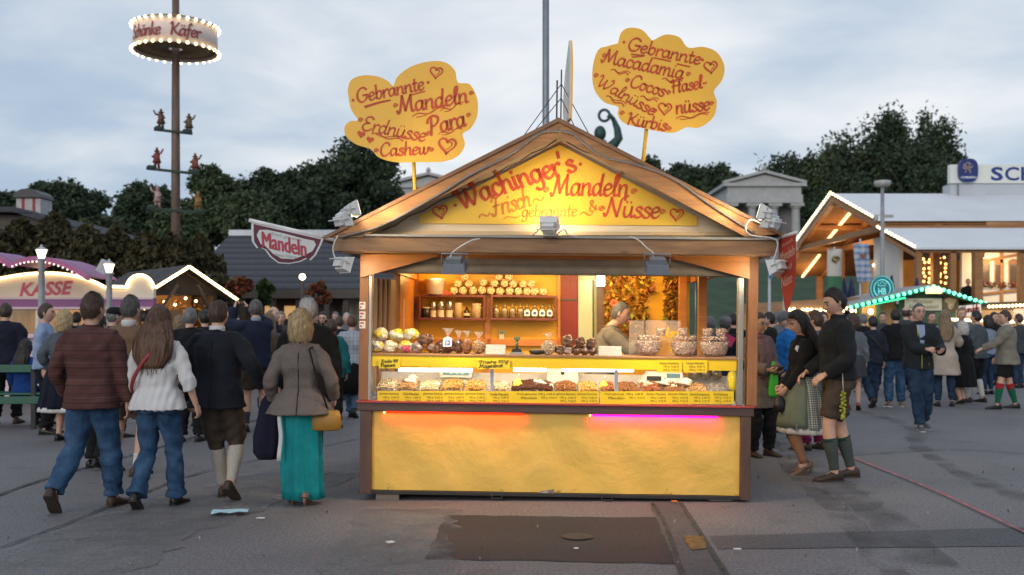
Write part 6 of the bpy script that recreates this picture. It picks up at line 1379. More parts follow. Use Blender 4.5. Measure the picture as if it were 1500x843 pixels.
lbs2 = ['silvery brown wrapped bag at the left foot of the right heap', 'brown wrapped bag second in the bottom row of the right heap', 'brown wrapped bag in the middle of the bottom row of the right heap', 'brown wrapped bag fourth in the bottom row of the right heap', 'small silvery wrapped bag beside the white boxes', 'largest wrapped bag on top of the right heap', 'middle wrapped bag on top of the right heap', 'silvery wrapped bag on top beside the white boxes']
for (px, zo, r), lb in list(zip(bags, lbs)) + list(zip(bags2, lbs2)):
 b = MB(); lump(b, (0, 0, r * .95), (r, r, r * .95), .22, 4., 16, 11, seed=px * .37); put('wrapped_bag', lb, 'sweets bag', px, 510, .16 - zo * .3, [('b', b, CHOC if px % 3 else M('wrapped_silver', (.30, .22, .19), .14, .6, 20., bump=.6, bs=30., spec=1.))], 'brown wrapped bags on the shelf', z=zS + zo)
FILM = clear('bag_film', (.98, .97, .95), cloud=.10)
def tied_bag(px, label, h, r, cm, dd=.14, lab=False, group='tied clear nut bags on the shelf'):
 b = MB(); lump(b, (0, 0, h * .32), (r, r * .8, h * .33), .12, 3.6, 16, 12, seed=px); n_ = int(260); t = rng.normal(size=(n_, 3)); t /= np.linalg.norm(t, axis=1)[:, None]
 o = thing('nut_bag', label, 'nut bag', group=group, mat=MS @ Matrix.Translation((SP(px, 510, dd).x, dd, zS)))
 b.build('bag', FILM, o); nuts('nuts', t * np.array([r * .92, r * .74, h * .29]) + np.array([0, 0, h * .31]), .011, NUTC[cm], o)
 b = MB(); b.ball((0, 0, h * .31), (r * .85, r * .68, h * .27), 12, 8); b.build('filling', MATS['heap_' + cm], o)
 b = MB(); b.rings([(h * .60, 0, 0, r * .35, r * .3), (h * .70, 0, 0, r * .16, r * .16), (h * .85, 0, 0, r * .45, r * .3), (h * 1., 0, 0, r * .8, r * .35)], 20, 2, pleat=lambda a, k: .25 * k * math.sin(a * 6 + px)); b.build('bag_top', FILM, o)
 b = MB(); b.lathe([(r * .2, h * .675), (r * .2, h * .71)], n=12); b.build('tie', POPP, o)
 if lab:
  b = MB(); b.prism([(-.038, .06), (.038, .06), (.038, .13), (0, .15), (-.038, .13)], lambda a, c, d: Vector((a, d, c)), -r * .84, -r * .82); l_ = b.build('label', M('white_label', (.74, .73, .72), .5, .04), o)
  b = MB(); b.bb(-.02, .022, -r * .845, -r * .8405, .07, .115); l2 = b.build('label_print', M('label_blue', (.04, .09, .34), .5), l_)
  b = MB(); b.bb(-.013, -.007, -r * .85, -r * .846, .075, .11); b.bb(.0, .014, -r * .85, -r * .846, .09, .096); b.bb(.0, .006, -r * .85, -r * .846, .078, .11); b.build('mark', M('white_label', (.74, .73, .72), .5, .04), l2)
tied_bag(656, 'tied clear bag of dark nuts with a blue and white label on the shelf', .22, .06, 'dark', lab=True); tied_bag(672, 'tied clear bag of dark nuts right of the one with the blue label', .20, .045, 'dark', .15); tied_bag(684, 'tall slim tied bag of brown nuts on the shelf', .20, .04, 'brown', .13); tied_bag(701, 'tied clear bag of tan nuts beside the white napkin stack', .19, .055, 'tan', .15)
tied_bag(803, 'tied bag of whitish nuts left of the right heap of wrapped bags', .19, .06, 'pale', .14)
# napkin stacks, dispenser, small black things
for px0, px1, lb, n_ in ((711, 742, 'stack of folded white paper bags beside the tan nut bag', 6), (875, 911, 'stack of white paper bags in front of the vendor', 6)):
 b = MB()
 for k in range(n_): b.box((random.uniform(-.003, .003), 0, .004 + k * .0135), (.17 + (px1 - px0 - 31) * .005, .11, .0115), Matrix.Rotation(random.uniform(-.03, .03), 3, 'Z'))
 put('paper_bags', lb, 'paper bags', (px0 + px1) / 2, 512, .13, [('b', b, M('bag_paper_white', (.70, .66, .60), .7, .1, 12.))], z=zS + .003)
BLK = M('black_plastic', (.025, .024, .024), .35, .2, 8.)
b = MB(); b.bb(-.06, .06, -.05, .05, .0, .012); b.prism([(-.05, .012), (.05, .012), (.035, .05), (-.035, .05)], lambda a, c, d: Vector((a, d, c)), -.04, .04); b2 = MB(); b2.tube([(0, 0, .05), (0, 0, .13)], .012, 8); b2.bb(-.025, .03, -.02, .02, .125, .15); b3 = MB(); b3.bb(-.06, .06, -.055, -.045, -.0, .02)
put('tape_dispenser', 'black dispenser with an upright post between the napkins and the black dish', 'dispenser', 757, 512, .14, [('base', b, BLK), ('post', b2, M('dispenser_green', (.10, .16, .07), .4)), ('tray', b3, ALU)], z=zS)
b = MB(); b.lathe([(.0, 0), (.06, .004), (.075, .03), (.06, .04), (.0, .045)], n=18); put('dark_dish', 'low black dish on the shelf left of the whitish nut bag', 'dish', 787, 512, .15, [('b', b, BLK)], z=zS)
# three clear bowls of coated nuts, with cups on top
BOWL = clear('bowl_plastic', (.98, .97, .96), cloud=.06)
cupm = NUTC['grey']; mixn = nm('coated_nut', [(.48, .28, .19), (.70, .58, .50), (.36, .18, .10), (.76, .68, .62)])
for px, rb, lb, cups in ((949, .115, 'left one of three clear bowls of sugared nuts', [(968, 'cup of nuts on the left bowl')]), (1002, .115, 'middle one of three clear bowls of sugared nuts', [(1000, 'cup of nuts on the middle bowl')]), (1046, .125, 'right one of three clear bowls of sugared nuts', [(1036, 'left cup of nuts on the right bowl'), (1056, 'right cup of nuts on the right bowl')])):
 x0 = SP(px, 510, .2).x; o = thing('nut_bowl', lb, 'bowl', group='clear bowls of nuts on the shelf', mat=MS @ Matrix.Translation((x0, .2, zS)))
 b = MB(); b.lathe([(.0, .004), (rb * .62, .004), (rb * .85, .03), (rb, .085), (rb * 1.03, .125), (rb * 1.06, .13)], n=28, cap=False); b.build('bowl', BOWL, o).modifiers.new('s', 'SOLIDIFY').thickness = .003
 n_ = 520; an = rng.random(n_) * 6.283; zz_n = rng.random(n_) ** .8; rr_ = np.interp(zz_n, [0, .2, .6, 1], [.6, .8, .94, .98]) * rb * .95; zq = .012 + zz_n * .10
 k_ = rng.random(n_) < .35; rr_[k_] *= np.sqrt(rng.random(k_.sum())); zq[k_] = .112 + rng.random(k_.sum()) * .01
 nuts('nuts', np.stack([rr_ * np.cos(an), rr_ * np.sin(an), zq], 1), .010, mixn, o)
 b = MB(); b.lathe([(0, .01), (rb * .58, .01), (rb * .78, .035), (rb * .9, .08), (rb * .9, .108), (0, .11)], n=20); b.build('filling', M('heap_coated', (.44, .29, .21), .6, .4, 40.), o)
 b = MB(); b.lathe([(rb * .85, .132), (rb * .9, .138), (rb * .95, .185), (rb * .97, .187)], n=24, cap=False); b.lathe([(0, .132), (rb * .85, .132)], n=24, cap=False); b.build('lid_tray', BOWL, o)
 n_ = 140; an = rng.random(n_) * 6.283; rr_ = rb * .85 * np.sqrt(rng.random(n_) * .5 + .5); nuts('nuts', np.stack([rr_ * np.cos(an), rr_ * np.sin(an), .143 + rng.random(n_) * .03], 1), .010, mixn, o)
 for cx_, cl in cups:
  xc = SP(cx_, 490, .2).x; c = thing('nut_cup', cl, 'cup', group='clear cups of nuts on the bowls', mat=MS @ Matrix.Translation((xc, .2, zS + .175)))
  b = MB(); b.lathe([(.0, .0), (.036, .0), (.046, .075), (.049, .077)], n=18, cap=False); b.build('cup', BOWL, c)
  an = rng.random(110) * 6.283; t = rng.random(110); nuts('nuts', np.stack([(.031 + .008 * t) * np.cos(an), (.031 + .008 * t) * np.sin(an), .01 + t * .055], 1), .009, mixn, c)
  b = MB(); b.lathe([(0, .004), (.03, .004), (.036, .06), (0, .064)], n=14); b.build('filling', MATS['heap_coated'], c)
# clear shields with yellow letters
PLEX = clear('plexi', (.97, .95, .93), cloud=.14, ccol=(.8, .7, .6))
for px0, px1, py0, py1, lb, letters in ((921, 944, 470, 517, 'small clear acrylic shield left of the lettered one', None), (945, 997, 470, 517, 'clear acrylic shield with yellow letters behind the bowls', 1)):
 b = MB(); q0, q1 = SP(px0, py1, .40), SP(px1, py0, .40); b.bb(0, q1.x - q0.x, -.002, .002, 0, q1.z - zS); o = b.build('acrylic_shield', PLEX); on_stall(o, (q0.x, .40, zS)); tag(o, lb, 'shield')
 if letters:
  b = MB(); fn = lambda u, v: Vector((SP(u, -v, .396).x - q0.x, -.004, SP(u, -v, .396).z - zS)); hand_text(b, 'Len', (974, -494), (995, -494), 13, fn, .24, .05); hand_text(b, 'Z', (979, -513), (991, -513), 12, fn, .26, .0); b.build('lettering', M('letter_yellow', (.75, .45, .02), .5), o)
# popcorn rolls on top of the back shelves
m, nt_, b_ = base('roll_end'); t_ = N(nt_, 'ShaderNodeTexCoord'); v_ = N(nt_, 'ShaderNodeTexVoronoi', ins={'Scale': 55.}); nt_.links.new(t_.outputs['Object'], v_.inputs['Vector'])
r_ = ramp(nt_, [(0, (.84, .76, .56)), (.6, (.74, .60, .36)), (.95, (.45, .27, .10))]); nt_.links.new(v_.outputs['Distance'], r_.inputs[0]); r_.inputs[0].default_value = .5
mul = N(nt_, 'ShaderNodeMath', operation='MULTIPLY', ins={1: 1.6}); nt_.links.new(v_.outputs['Distance'], mul.inputs[0]); nt_.links.new(mul.outputs[0], r_.inputs[0]); nt_.links.new(r_.outputs[0], b_.inputs['Base Color'])
bp_ = N(nt_, 'ShaderNodeBump', ins={'Strength': .8, 'Distance': .02}); bp_.invert = True; nt_.links.new(v_.outputs['Distance'], bp_.inputs['Height']); nt_.links.new(bp_.outputs[0], b_.inputs['Normal']); ROLLM = m
rolls = [(665, 426), (678, 426), (693, 426), (706, 425.5), (719, 426), (732.5, 427), (746.5, 426.5), (759.5, 427), (772, 427), (783, 427), (795.5, 427), (671, 415.5), (687, 416), (708, 413.5), (724, 415), (739, 415), (752, 416), (766.5, 416), (778, 416), (680.5, 406), (731, 405.5), (745.5, 406)]
first = None
for i, (px, py) in enumerate(rolls):
 q = SP(px, py, dB - .2); row = ['bottom', 'middle', 'top'][0 if i < 11 else 1 if i < 19 else 2]; k = (i if i < 11 else i - 11 if i < 19 else i - 19)
 lb = 'popcorn roll end, %s in the %s row above the back shelves' % (['first from the left', 'second', 'third', 'fourth', 'fifth', 'sixth', 'seventh', 'eighth', 'ninth', 'tenth', 'eleventh'][k], row)
 if first is None:
  b = MB(); b.tube([(0, .0, 0), (0, .006, 0), (0, .13, 0)], [.040, .046, .046], 18); first = b.build('popcorn_roll', ROLLM); o = first
 else: o = first.copy(); COL.objects.link(o)
 on_stall(o, (q.x, dB - .2, q.z), ry=random.uniform(0, 6)); tag(o, lb, 'popcorn roll', 'popcorn rolls above the back shelves')
b = MB(); b.lathe([(.0, 0), (.10, 0), (.112, .16), (.118, .165), (.118, .18), (.0, .182)], n=24); put('white_bucket', 'white plastic bucket standing on the left back shelf', 'bucket', 637, 431, dB - .17, [('b', b, M('bucket_white', (.70, .62, .50), .4, .05, 4.))], z=SP(637, 431.5, dB - .22).z + .001)
b = MB(); b.prism([(-.05, 0), (.07, 0), (.03, .03), (-.03, .045)], lambda a, c, d: Vector((a, d, c)), -.02, .02); put('red_pouch', 'red pouch between the bucket and the popcorn rolls', 'pouch', 653, 431, dB - .17, [('b', b, M('red_pouch', (.55, .05, .03), .5))], z=SP(653, 431.5, dB - .22).z + .001)
zsf = SP(660, 470, dB - .22).z + .030
cans = [(624, .05, .11, 'dark', 'dark squat canister at the left end of the left back shelf'), (634.5, .036, .19, 'tin', 'slim pale tin on the left back shelf'), (645.5, .04, .20, 'tin', 'tall tin with a paper label on the left back shelf, left one'), (658, .04, .20, 'tin', 'tall tin with a paper label on the left back shelf, right one'), (671, .045, .165, 'box', 'tan carton on the left back shelf left of the bottle'), (683.5, .038, .13, 'bottle', 'dark glass bottle with a white label on the left back shelf'), (698, .06, .16, 'jar', 'large clear jar with a pale lid on the left back shelf')]
for px, r, h, kd, lb in cans:
 dd = dB - .14; mt = {'dark': M('dark_can', (.05, .04, .035), .25, .3, 8., metal=.5), 'tin': M('tin_metal', (.42, .36, .27), .22, .3, 7., metal=.8), 'box': M('tan_carton', (.45, .32, .17), .7), 'bottle': M('bottle_brown', (.03, .018, .012), .12), 'jar': M('jar_amber', (.42, .30, .17), .2, .3, 9.)}[kd]
 b = MB(); b.lathe([(0, 0), (r, 0), (r, h * (.6 if kd == 'bottle' else .9)), (r * (.4 if kd == 'bottle' else .95), h * (.8 if kd == 'bottle' else .92)), (r * (.4 if kd == 'bottle' else .95), h), (0, h)], n=18)
 l_ = MB()
 if kd == 'tin': l_.lathe([(r + .001, .01), (r + .001, h * .45)], n=18, cap=False)
 elif kd == 'bottle': l_.lathe([(r + .001, .03), (r + .001, .06)], n=18, cap=False)
 else: l_.lathe([(r * .97, h), (r * .97, h + .012), (0, h + .013)], n=18, cap=False)
 put('storage_can', lb, 'container', px, 470, dd, [('body', b, mt), ('label' if kd in ('tin', 'bottle') else 'lid', l_, M('label_cream', (.60, .48, .34), .7, .1, 8.))], 'containers on the left back shelf', z=zsf)
FILMD = M('dark_nut_film', (.12, .075, .03), .18, .7, 30., bump=.5, bs=40., spec=.8)
zsf2 = SP(766, 470.5, dB - .22).z + .030
for i, px in enumerate((727, 739, 750.5, 762, 772, 783, 794, 805)):
 b = MB(); b.rings([(0, 0, 0, .035, .03), (.02, 0, 0, .043, .035), (.10, 0, 0, .042, .034), (.125, 0, 0, .03, .02), (.14, 0, 0, .012, .01), (.17, 0, 0, .025, .012)], 18, 2.2, pleat=lambda a, k: .06 * math.sin(a * 5 + i) * k)
 pt = [('bag', b, FILMD)]
 t = MB(); t.lathe([(.014, .135), (.014, .145)], n=10); pt.append(('tie', t, M('tie_gold', (.5, .35, .1), .4)))
 if i > 3:
  l_ = MB(); l_.prism([(-.032, .03), (.032, .03), (.032, .085), (.02, .095), (-.02, .095), (-.032, .085)], lambda a, c, d: Vector((a, d, c)), -.04, -.038); pt.append(('label', l_, MATS['white_label']))
  k_ = MB(); k_.bb(-.017, .02, -.0425, -.0405, .045, .078); pt.append(('label_print', k_, MATS['label_blue']))
 put('nut_bag', ['dark nut bag at the left end of the right back shelf', 'unlabelled dark nut bag second on the right back shelf', 'unlabelled dark nut bag third on the right back shelf', 'unlabelled dark nut bag next to the first labelled one', 'dark nut bag with a blue and white label next to the unlabelled ones', 'second labelled dark nut bag on the right back shelf', 'third labelled dark nut bag on the right back shelf', 'labelled dark nut bag at the right end of the right back shelf'][i], 'nut bag', px, 470, dB - .14, pt, 'nut bags on the right back shelf', z=zsf2)
b = MB(); b.bb(-.03, .03, -.01, .01, 0, .10); d_ = MB(); d_.bb(-.02, .02, -.013, -.0105, .06, .09); put('wall_phone', 'small grey wall phone under the right back shelf', 'wall phone', 735, 497, dB - .03, [('body', b, M('phone_grey', (.48, .44, .34), .5)), ('screen', d_, M('phone_screen', (.2, .24, .16), .4))])
# autumn leaf garland
AUT = [leafmat('autumn_leaf', [(.34, .09, .02), (.45, .20, .03), (.20, .05, .02), (.50, .28, .04), (.14, .08, .02), (.40, .12, .03)]), leafmat('autumn_leaf_green', [(.10, .12, .02), (.22, .22, .04), (.16, .10, .02)])]
def garland(label, cells):
 P = []
 for px0, px1, py0, py1, n_ in cells:
  for _ in range(n_):
   q = SP(random.uniform(px0, px1), random.uniform(py0, py1), dB - .02 - random.random() * .16); P.append(q)
 P = np.array([tuple(p) for p in P]); me = quad_mesh('leaf_garland', P, rng.uniform(.02, .045, len(P)), AUT, (rng.random(len(P)) < .18).astype(np.int32)); o = bpy.data.objects.new('leaf_garland', me); COL.objects.link(o); o.matrix_world = MS; return tag(o, label, 'leaf garland')
garland('broad curtain of red and orange autumn leaves on the back wall behind the vendor', [(886, 905, 395, 470, 230), (905, 925, 395, 425, 130), (898, 930, 425, 500, 260), (928, 948, 395, 480, 290), (915, 948, 470, 520, 140), (948, 956, 400, 430, 40)])
garland('narrow string of autumn leaves hanging beside the right back post', [(972, 992, 395, 470, 330), (975, 995, 460, 475, 60)])
b = MB(); 
for k in range(9): b.ball((.03 * math.cos(k * 2.4), -.02, .03 * math.sin(k * 2.4) + .002 * k), (.022, .012, .02), 8, 6)
put('red_flower', 'bright red orange flower pinned among the leaves above the vendor', 'flower', 899, 446, dB - .2, [('b', b, M('flower_red', (.62, .10, .03), .6, .3, 20.))])
b = MB(); b.prism([(-.03, 0), (.0, .045), (.05, .03), (.045, -.02), (.01, -.035)], lambda a, c, d: Vector((a, d, c)), -.004, .004); put('single_leaf', 'single dark red leaf hanging on the bright yellow wall', 'leaf', 953, 423, dB - .12, [('b', b, M('leaf_red', (.24, .05, .02), .6))])
# ------------------------------------------------------------------ people
def skinmat(name, col):
 if name in MATS: return MATS[name]
 m = M(name, col, .5, .10, 14., bump=.06, bs=120., spec=.35); b = m.node_tree.nodes['Principled BSDF']
 b.inputs['Subsurface Weight'].default_value = .08; b.inputs['Subsurface Radius'].default_value = (.02, .008, .004); return m
SKIN = skinmat('skin_fair', (.60, .35, .25)); SKIN2 = skinmat('skin_tan', (.50, .28, .19)); SKIN3 = skinmat('skin_pale', (.58, .36, .27)); LIP = M('lip', (.38, .17, .13), .45, .05); EYEW = M('eye_white', (.55, .52, .5), .2, .02); EYED = M('eye_dark', (.02, .015, .012), .15, .02)
NYL = skinmat('nylon_tan', (.36, .17, .09))
def cloth(name, col, var=.16, rough=.9, fine=170., bump=.35): return M(name, col, rough, var, 5., bump=bump, bs=fine, spec=.15, sheen=.03)
def denim(name, c1, c2):
 if name in MATS: return MATS[name]
 m, nt, b = base(name); t = N(nt, 'ShaderNodeTexCoord'); n = N(nt, 'ShaderNodeTexNoise', ins={'Scale': 5.5, 'Detail': 6., 'Roughness': .6}); nt.links.new(t.outputs['Object'], n.inputs['Vector'])
 mp = N(nt, 'ShaderNodeMapping'); mp.inputs['Scale'].default_value = (1, 1, .25); nt.links.new(t.outputs['Object'], mp.inputs[0]); n2 = N(nt, 'ShaderNodeTexNoise', ins={'Scale': 220., 'Detail': 2.}); nt.links.new(mp.outputs[0], n2.inputs['Vector'])
 mm = N(nt, 'ShaderNodeMath', operation='MULTIPLY_ADD', ins={1: .35, 2: -.17}); nt.links.new(n2.outputs[0], mm.inputs[0]); ad = N(nt, 'ShaderNodeMath', operation='ADD'); nt.links.new(n.outputs[0], ad.inputs[0]); nt.links.new(mm.outputs[0], ad.inputs[1])
 r = ramp(nt, [(.32, c1), (.68, c2)]); nt.links.new(ad.outputs[0], r.inputs[0]); nt.links.new(r.outputs[0], b.inputs['Base Color']); b.inputs['Roughness'].default_value = .9; b.inputs['Specular IOR Level'].default_value = .15
 bp = N(nt, 'ShaderNodeBump', ins={'Strength': .4, 'Distance': .004}); nt.links.new(n2.outputs[0], bp.inputs['Height']); nt.links.new(bp.outputs[0], b.inputs['Normal']); return m
def hairmat(name, c1, c2):
 if name in MATS: return MATS[name]
 m, nt, b = base(name); t = N(nt, 'ShaderNodeTexCoord'); mp = N(nt, 'ShaderNodeMapping'); mp.inputs['Scale'].default_value = (1, 1, .10); nt.links.new(t.outputs['Object'], mp.inputs[0])
 n = N(nt, 'ShaderNodeTexNoise', ins={'Scale': 75., 'Detail': 4., 'Roughness': .6, 'Distortion': .3}); nt.links.new(mp.outputs[0], n.inputs['Vector'])
 r = ramp(nt, [(.33, c2), (.66, c1)]); nt.links.new(n.outputs[0], r.inputs[0]); nt.links.new(r.outputs[0], b.inputs['Base Color']); b.inputs['Roughness'].default_value = .48; b.inputs['Specular IOR Level'].default_value = .4
 bp = N(nt, 'ShaderNodeBump', ins={'Strength': .9, 'Distance': .008}); nt.links.new(n.outputs[0], bp.inputs['Height']); nt.links.new(bp.outputs[0], b.inputs['Normal']); return m
HAIR = {'dark': hairmat('hair_dark', (.030, .022, .017), (.010, .008, .007)), 'brown': hairmat('hair_brown', (.085, .045, .026), (.028, .015, .010)), 'chestnut': hairmat('hair_chestnut', (.145, .070, .036), (.045, .020, .011)), 'blond': hairmat('hair_blond', (.52, .38, .20), (.26, .16, .07)),
  'dblond': hairmat('hair_dark_blond', (.28, .19, .11), (.12, .075, .04)), 'grey': hairmat('hair_grey', (.20, .19, .18), (.075, .07, .068)), 'white': hairmat('hair_white', (.55, .52, .48), (.30, .28, .26)), 'salt': hairmat('hair_salt_pepper', (.13, .115, .105), (.035, .03, .028))}
def limb(a, m, b, n=16):
 a, m, b = Vector(a), Vector(m), Vector(b); P = [a.lerp(m, t) for t in np.linspace(0, 1, n // 2, endpoint=False)] + [m.lerp(b, t) for t in np.linspace(0, 1, n - n // 2)]
 for _ in range(2): P = [P[0]] + [P[i] * .5 + (P[i - 1] + P[i + 1]) * .25 for i in range(1, len(P) - 1)] + [P[-1]]
 return P
def limb_tube(mb, P, prof, off=0., t0=0., t1=1., n=14):
 ks = np.linspace(0, 1, len(P)); px = np.array([tuple(p) for p in P]); ts = np.linspace(t0, t1, 14)
 pts = [Vector([np.interp(t, ks, px[:, j]) for j in range(3)]) for t in ts]
 mb.tube(pts, [np.interp(t, [q[0] for q in prof], [q[1] for q in prof]) + (off(t) if callable(off) else off) for t in ts], n)
LEG = [(0, .094), (.25, .086), (.45, .064), (.5, .060), (.56, .056), (.66, .062), (.75, .056), (.92, .038), (1, .038)]
ARM = [(0, .044), (.1, .053), (.25, .051), (.45, .041), (.52, .040), (.62, .041), (.9, .028), (1, .026)]
def ik(a, b, l1, l2, pole):
 a, b = Vector(a), Vector(b); d = b - a; L = min(d.length, (l1 + l2) * .998); u = d.normalized(); x = (l1 * l1 - l2 * l2 + L * L) / (2 * L); h = math.sqrt(max(0, l1 * l1 - x * x))
 p = Vector(pole); p = (p - u * p.dot(u)); p.normalize(); return a + u * x + p * h, a + u * L
def loft(mb, C, S, U, RW, RH, n=10, mi=0):
 vs = []
 for c, s, u, w_, h in zip(C, S, U, RW, RH):
  for k in range(n):
   a = 2 * math.pi * k / n; vs.append(Vector(c) + Vector(s) * (w_ * math.cos(a)) + Vector(u) * (h * math.sin(a)))
 m = len(C); fs = [(i * n + k, i * n + (k + 1) % n, (i + 1) * n + (k + 1) % n, (i + 1) * n + k) for i in range(m - 1) for k in range(n)] + [tuple(range(n - 1, -1, -1)), tuple((m - 1) * n + k for k in range(n))]
 mb.add(vs, fs, mi, True)
def hand(mb, wrist, d, nrm, side, curl=.5, s=1.):
 """palm, five fingers; nrm points out of the palm; side=+1 puts the thumb along +(d x nrm)"""
 d = Vector(d).normalized(); nrm = Vector(nrm); nrm = (nrm - d * nrm.dot(d)).normalized(); sd = d.cross(nrm) * side; w0 = Vector(wrist)
 T = [-.02, .0, .03, .065, .092]
 loft(mb, [w0 + d * t * s for t in T], [sd] * 5, [nrm] * 5, [.025 * s, .027 * s, .038 * s, .042 * s, .038 * s], [.019 * s, .018 * s, .016 * s, .014 * s, .011 * s])
 for i, (o_, L) in enumerate(((.030, .070), (.010, .079), (-.011, .073), (-.030, .057))):
  p = w0 + d * (.082 * s) + sd * (o_ * s); dd = d + sd * (o_ * 1.2); dd.normalize(); pts = [p - d * .01, p]; ang = 0
  for k, f in enumerate((.45, .32, .23)):
   ang += curl * (.75, 1., .8)[k] * (1 + .08 * i); v = dd * math.cos(ang) + nrm * math.sin(ang); p = p + v * (L * f * s); pts.append(p)
  mb.tube(pts, [.0098 * s, .0100 * s, .0090 * s, .0082 * s, .0062 * s], 7)
 p = w0 + d * (.022 * s) + sd * (.026 * s); v1 = (d * .72 + sd * .62 + nrm * .25).normalized(); v2 = (d * .9 + sd * .15 + nrm * (.25 + .3 * curl)).normalized()
 mb.tube([p - sd * .012 * s, p, p + v1 * .034 * s, p + v1 * .034 * s + v2 * .028 * s, p + v1 * .034 * s + v2 * .050 * s], [.014 * s, .0145 * s, .0118 * s, .0105 * s, .007 * s], 8)
def head_surface(d, feat=1.):
 x, y, z = d.T; px, py, pz = x * .076, y * .096, z * .118
 dn = np.clip(-z, 0, 1); f = 1 - .26 * dn ** 1.6; px = px * f
 back = np.where(y < 0, 1 - .36 * dn ** 1.3, 1 - .06 * dn); py = py * back
 up = np.clip(z, 0, 1); py = py + np.where(y > 0, -.010 * np.clip(z - .35, 0, 1), 0)
 if feat:
  fr = np.clip(y * 3 - .4, 0, 1); g = lambda a, s: np.exp(-(a / s) ** 2)
  nz = np.interp(z, [-.42, -.36, -.27, -.12, .10, .2], [0, .35, 1, .72, .2, 0]); py = py + fr * g(x, .13 + .06 * np.clip(-z - .1, 0, .3)) * nz * .027
  py = py - fr * g(np.abs(x) - .41, .17) * g(z - .03, .12) * .012 + fr * g(z - .2, .07) * g(x, .55) * .005
  py = py + fr * g(x, .26) * (g(z + .50, .05) + g(z + .60, .05)) * .0035 - fr * g(x, .28) * g(z + .55, .03) * .004
  py = py + fr * g(x, .25) * g(z + .86, .14) * .010 - fr * g(x, .4) * g(z + .70, .06) * .003
  px = px * (1 + fr * g(z + .15, .15) * .03)
 return np.stack([px, py, pz], 1)
def sph(nu, nv):
 b = MB(); b.ball((0, 0, 0), 1, nu, nv); return np.array(b.v), b.f
_H = sph(44, 36); _HR = sph(64, 40)
RQ = []      # bodies and clothes that become one skin at the end
def person(label, px, foot=None, H=1.75, face=0., Y=None, skin=None, top=None, bottom=None, hair=None, shoes=None, socks=None, apron=None,
   L=None, Rr=None, hl=None, hr=None, lean=0., twist=0., head=(0, 0), bw=1., sex='m', glasses=False, beard=None, cap=None, z0=0., seated=None, group='people on the square', collar=None, hands=(.5, .5), elb=None, mat4=None, curlfix=None, palm=(None, None), kneep=None):
 if Y is None: Y = CZ * F / (foot - HY)
 s = H / 1.75; near = Y < 10.8; vox = max(.0085, Y * .00082)
 o = bpy.data.objects.new('person', bpy.data.meshes.new('person')); COL.objects.link(o)
 o.location = (X(px, Y), Y, z0); o.rotation_euler = (0, 0, R(face)); o.scale = (s, s, s)
 if mat4 is not None: o.matrix_world = mat4 @ Matrix.Rotation(R(face), 4, 'Z') @ Matrix.Scale(s, 4)
 tag(o, label, 'person', group)
 skin = skin or SKIN; fem = sex == 'f'
 L = L or (-.11, .0, 0, 0); Rr = Rr or (.11, .03, 0, 0)        # foot x, y, lift, heel pitch
 ank = []
 for q in (L, Rr):
  p = R(q[3]); ank.append(Vector((q[0], q[1] - .0 + .0, .085 + q[2])))
 hx = .085 if not fem else .088
 ph = .93
 for a_ in ank:
  dd = a_.copy(); dx = dd.x - (hx if dd.x > 0 else -hx); ph = min(ph, a_.z + math.sqrt(max(.04, .858 ** 2 - dx ** 2 - (dd.y) ** 2)))
 if seated: ph = seated
 dz = ph - .93
 sh = lambda z_: Vector((twist * (z_ - .93), lean * max(0, z_ - .93) * (1 + .5 * max(0, z_ - 1.3)), z_ + dz))
 hips = [Vector((-hx, 0, ph)), Vector((hx, 0, ph))]; legs = []
 for i in (0, 1):
  kp = kneep[i] if kneep else (.02 * (-1 if i == 0 else 1), 1, 0); k_, e_ = ik(hips[i], ank[i], .44, .42, kp); legs.append(limb(hips[i], k_, e_)); ank[i] = e_
 sw = (.180 if not fem else .158) * (1 + (bw - 1) * .6); shd = [sh(1.392) + Vector((-sw, 0, 0)), sh(1.392) + Vector((sw, 0, 0))]; arms = []; wr = []
 tg = [hl or (-sw - .075, .05, .875), hr or (sw + .075, .05, .875)]
 for i in (0, 1):
  t = Vector(tg[i]) + Vector((0, 0, dz)); sgn = -1 if i == 0 else 1; pole = (elb[i] if elb else (sgn * .45, -1, -.15)); m_, e_ = ik(shd[i], t, .285, .255, pole); arms.append([shd[i] + Vector((-sgn * .085, -.005, .012)), shd[i] + Vector((-sgn * .03, 0, .008))] + limb(shd[i], m_, e_)[1:]); wr.append((m_, e_))
 A = .128 if fem else .150; Wb = [(.84, .150, .105, -.01), (.90, .172 if fem else .165, .118, -.015), (.98, .165 if fem else .158, .112, -.008), (1.07, A, .098, .0), (1.15, A + .006, .100, .005), (1.26, .148 if fem else .163, .112 if not fem else .118, .008), (1.36, .140 if fem else .158, .104, .0), (1.42, .095 if fem else .108, .080, -.005), (1.465, .062, .060, -.005)]
 Wb = [(z_, rx * bw, ry * (bw ** 1.3), cy) for z_, rx, ry, cy in Wb]
 def rg(z_):
  zs = [q[0] for q in Wb]; return [float(np.interp(z_, zs, [q[j] for q in Wb])) for j in (1, 2, 3)]
 def ring(z_, off, extra=0., fy=1.):
  rx, ry, cy = rg(z_); c = sh(z_); return (c.z, c.x, c.y + cy, rx + off + extra, ry + off * fy + extra)
 mats = [skin, LIP, EYEW, EYED, hair[1] if hair and hair[1] else HAIR['brown']]
 # body: trunk, neck, limbs in one skin
 b = MB(); b.rings([ring(z_, -.014) for z_ in (.90, .98, 1.07, 1.15, 1.26, 1.36, 1.42, 1.465)], 22)
 nk = sh(1.46); hc = sh(1.632) + Vector((0, .022 + lean * .06, 0))
 b.tube([nk + Vector((0, -.012, -.06)), nk + Vector((0, -.01, .03)), hc + Vector((0, -.018, -.07)), hc + Vector((0, -.01, 0))], [.066, .055 if not fem else .047, .052 if not fem else .045, .05], 14)
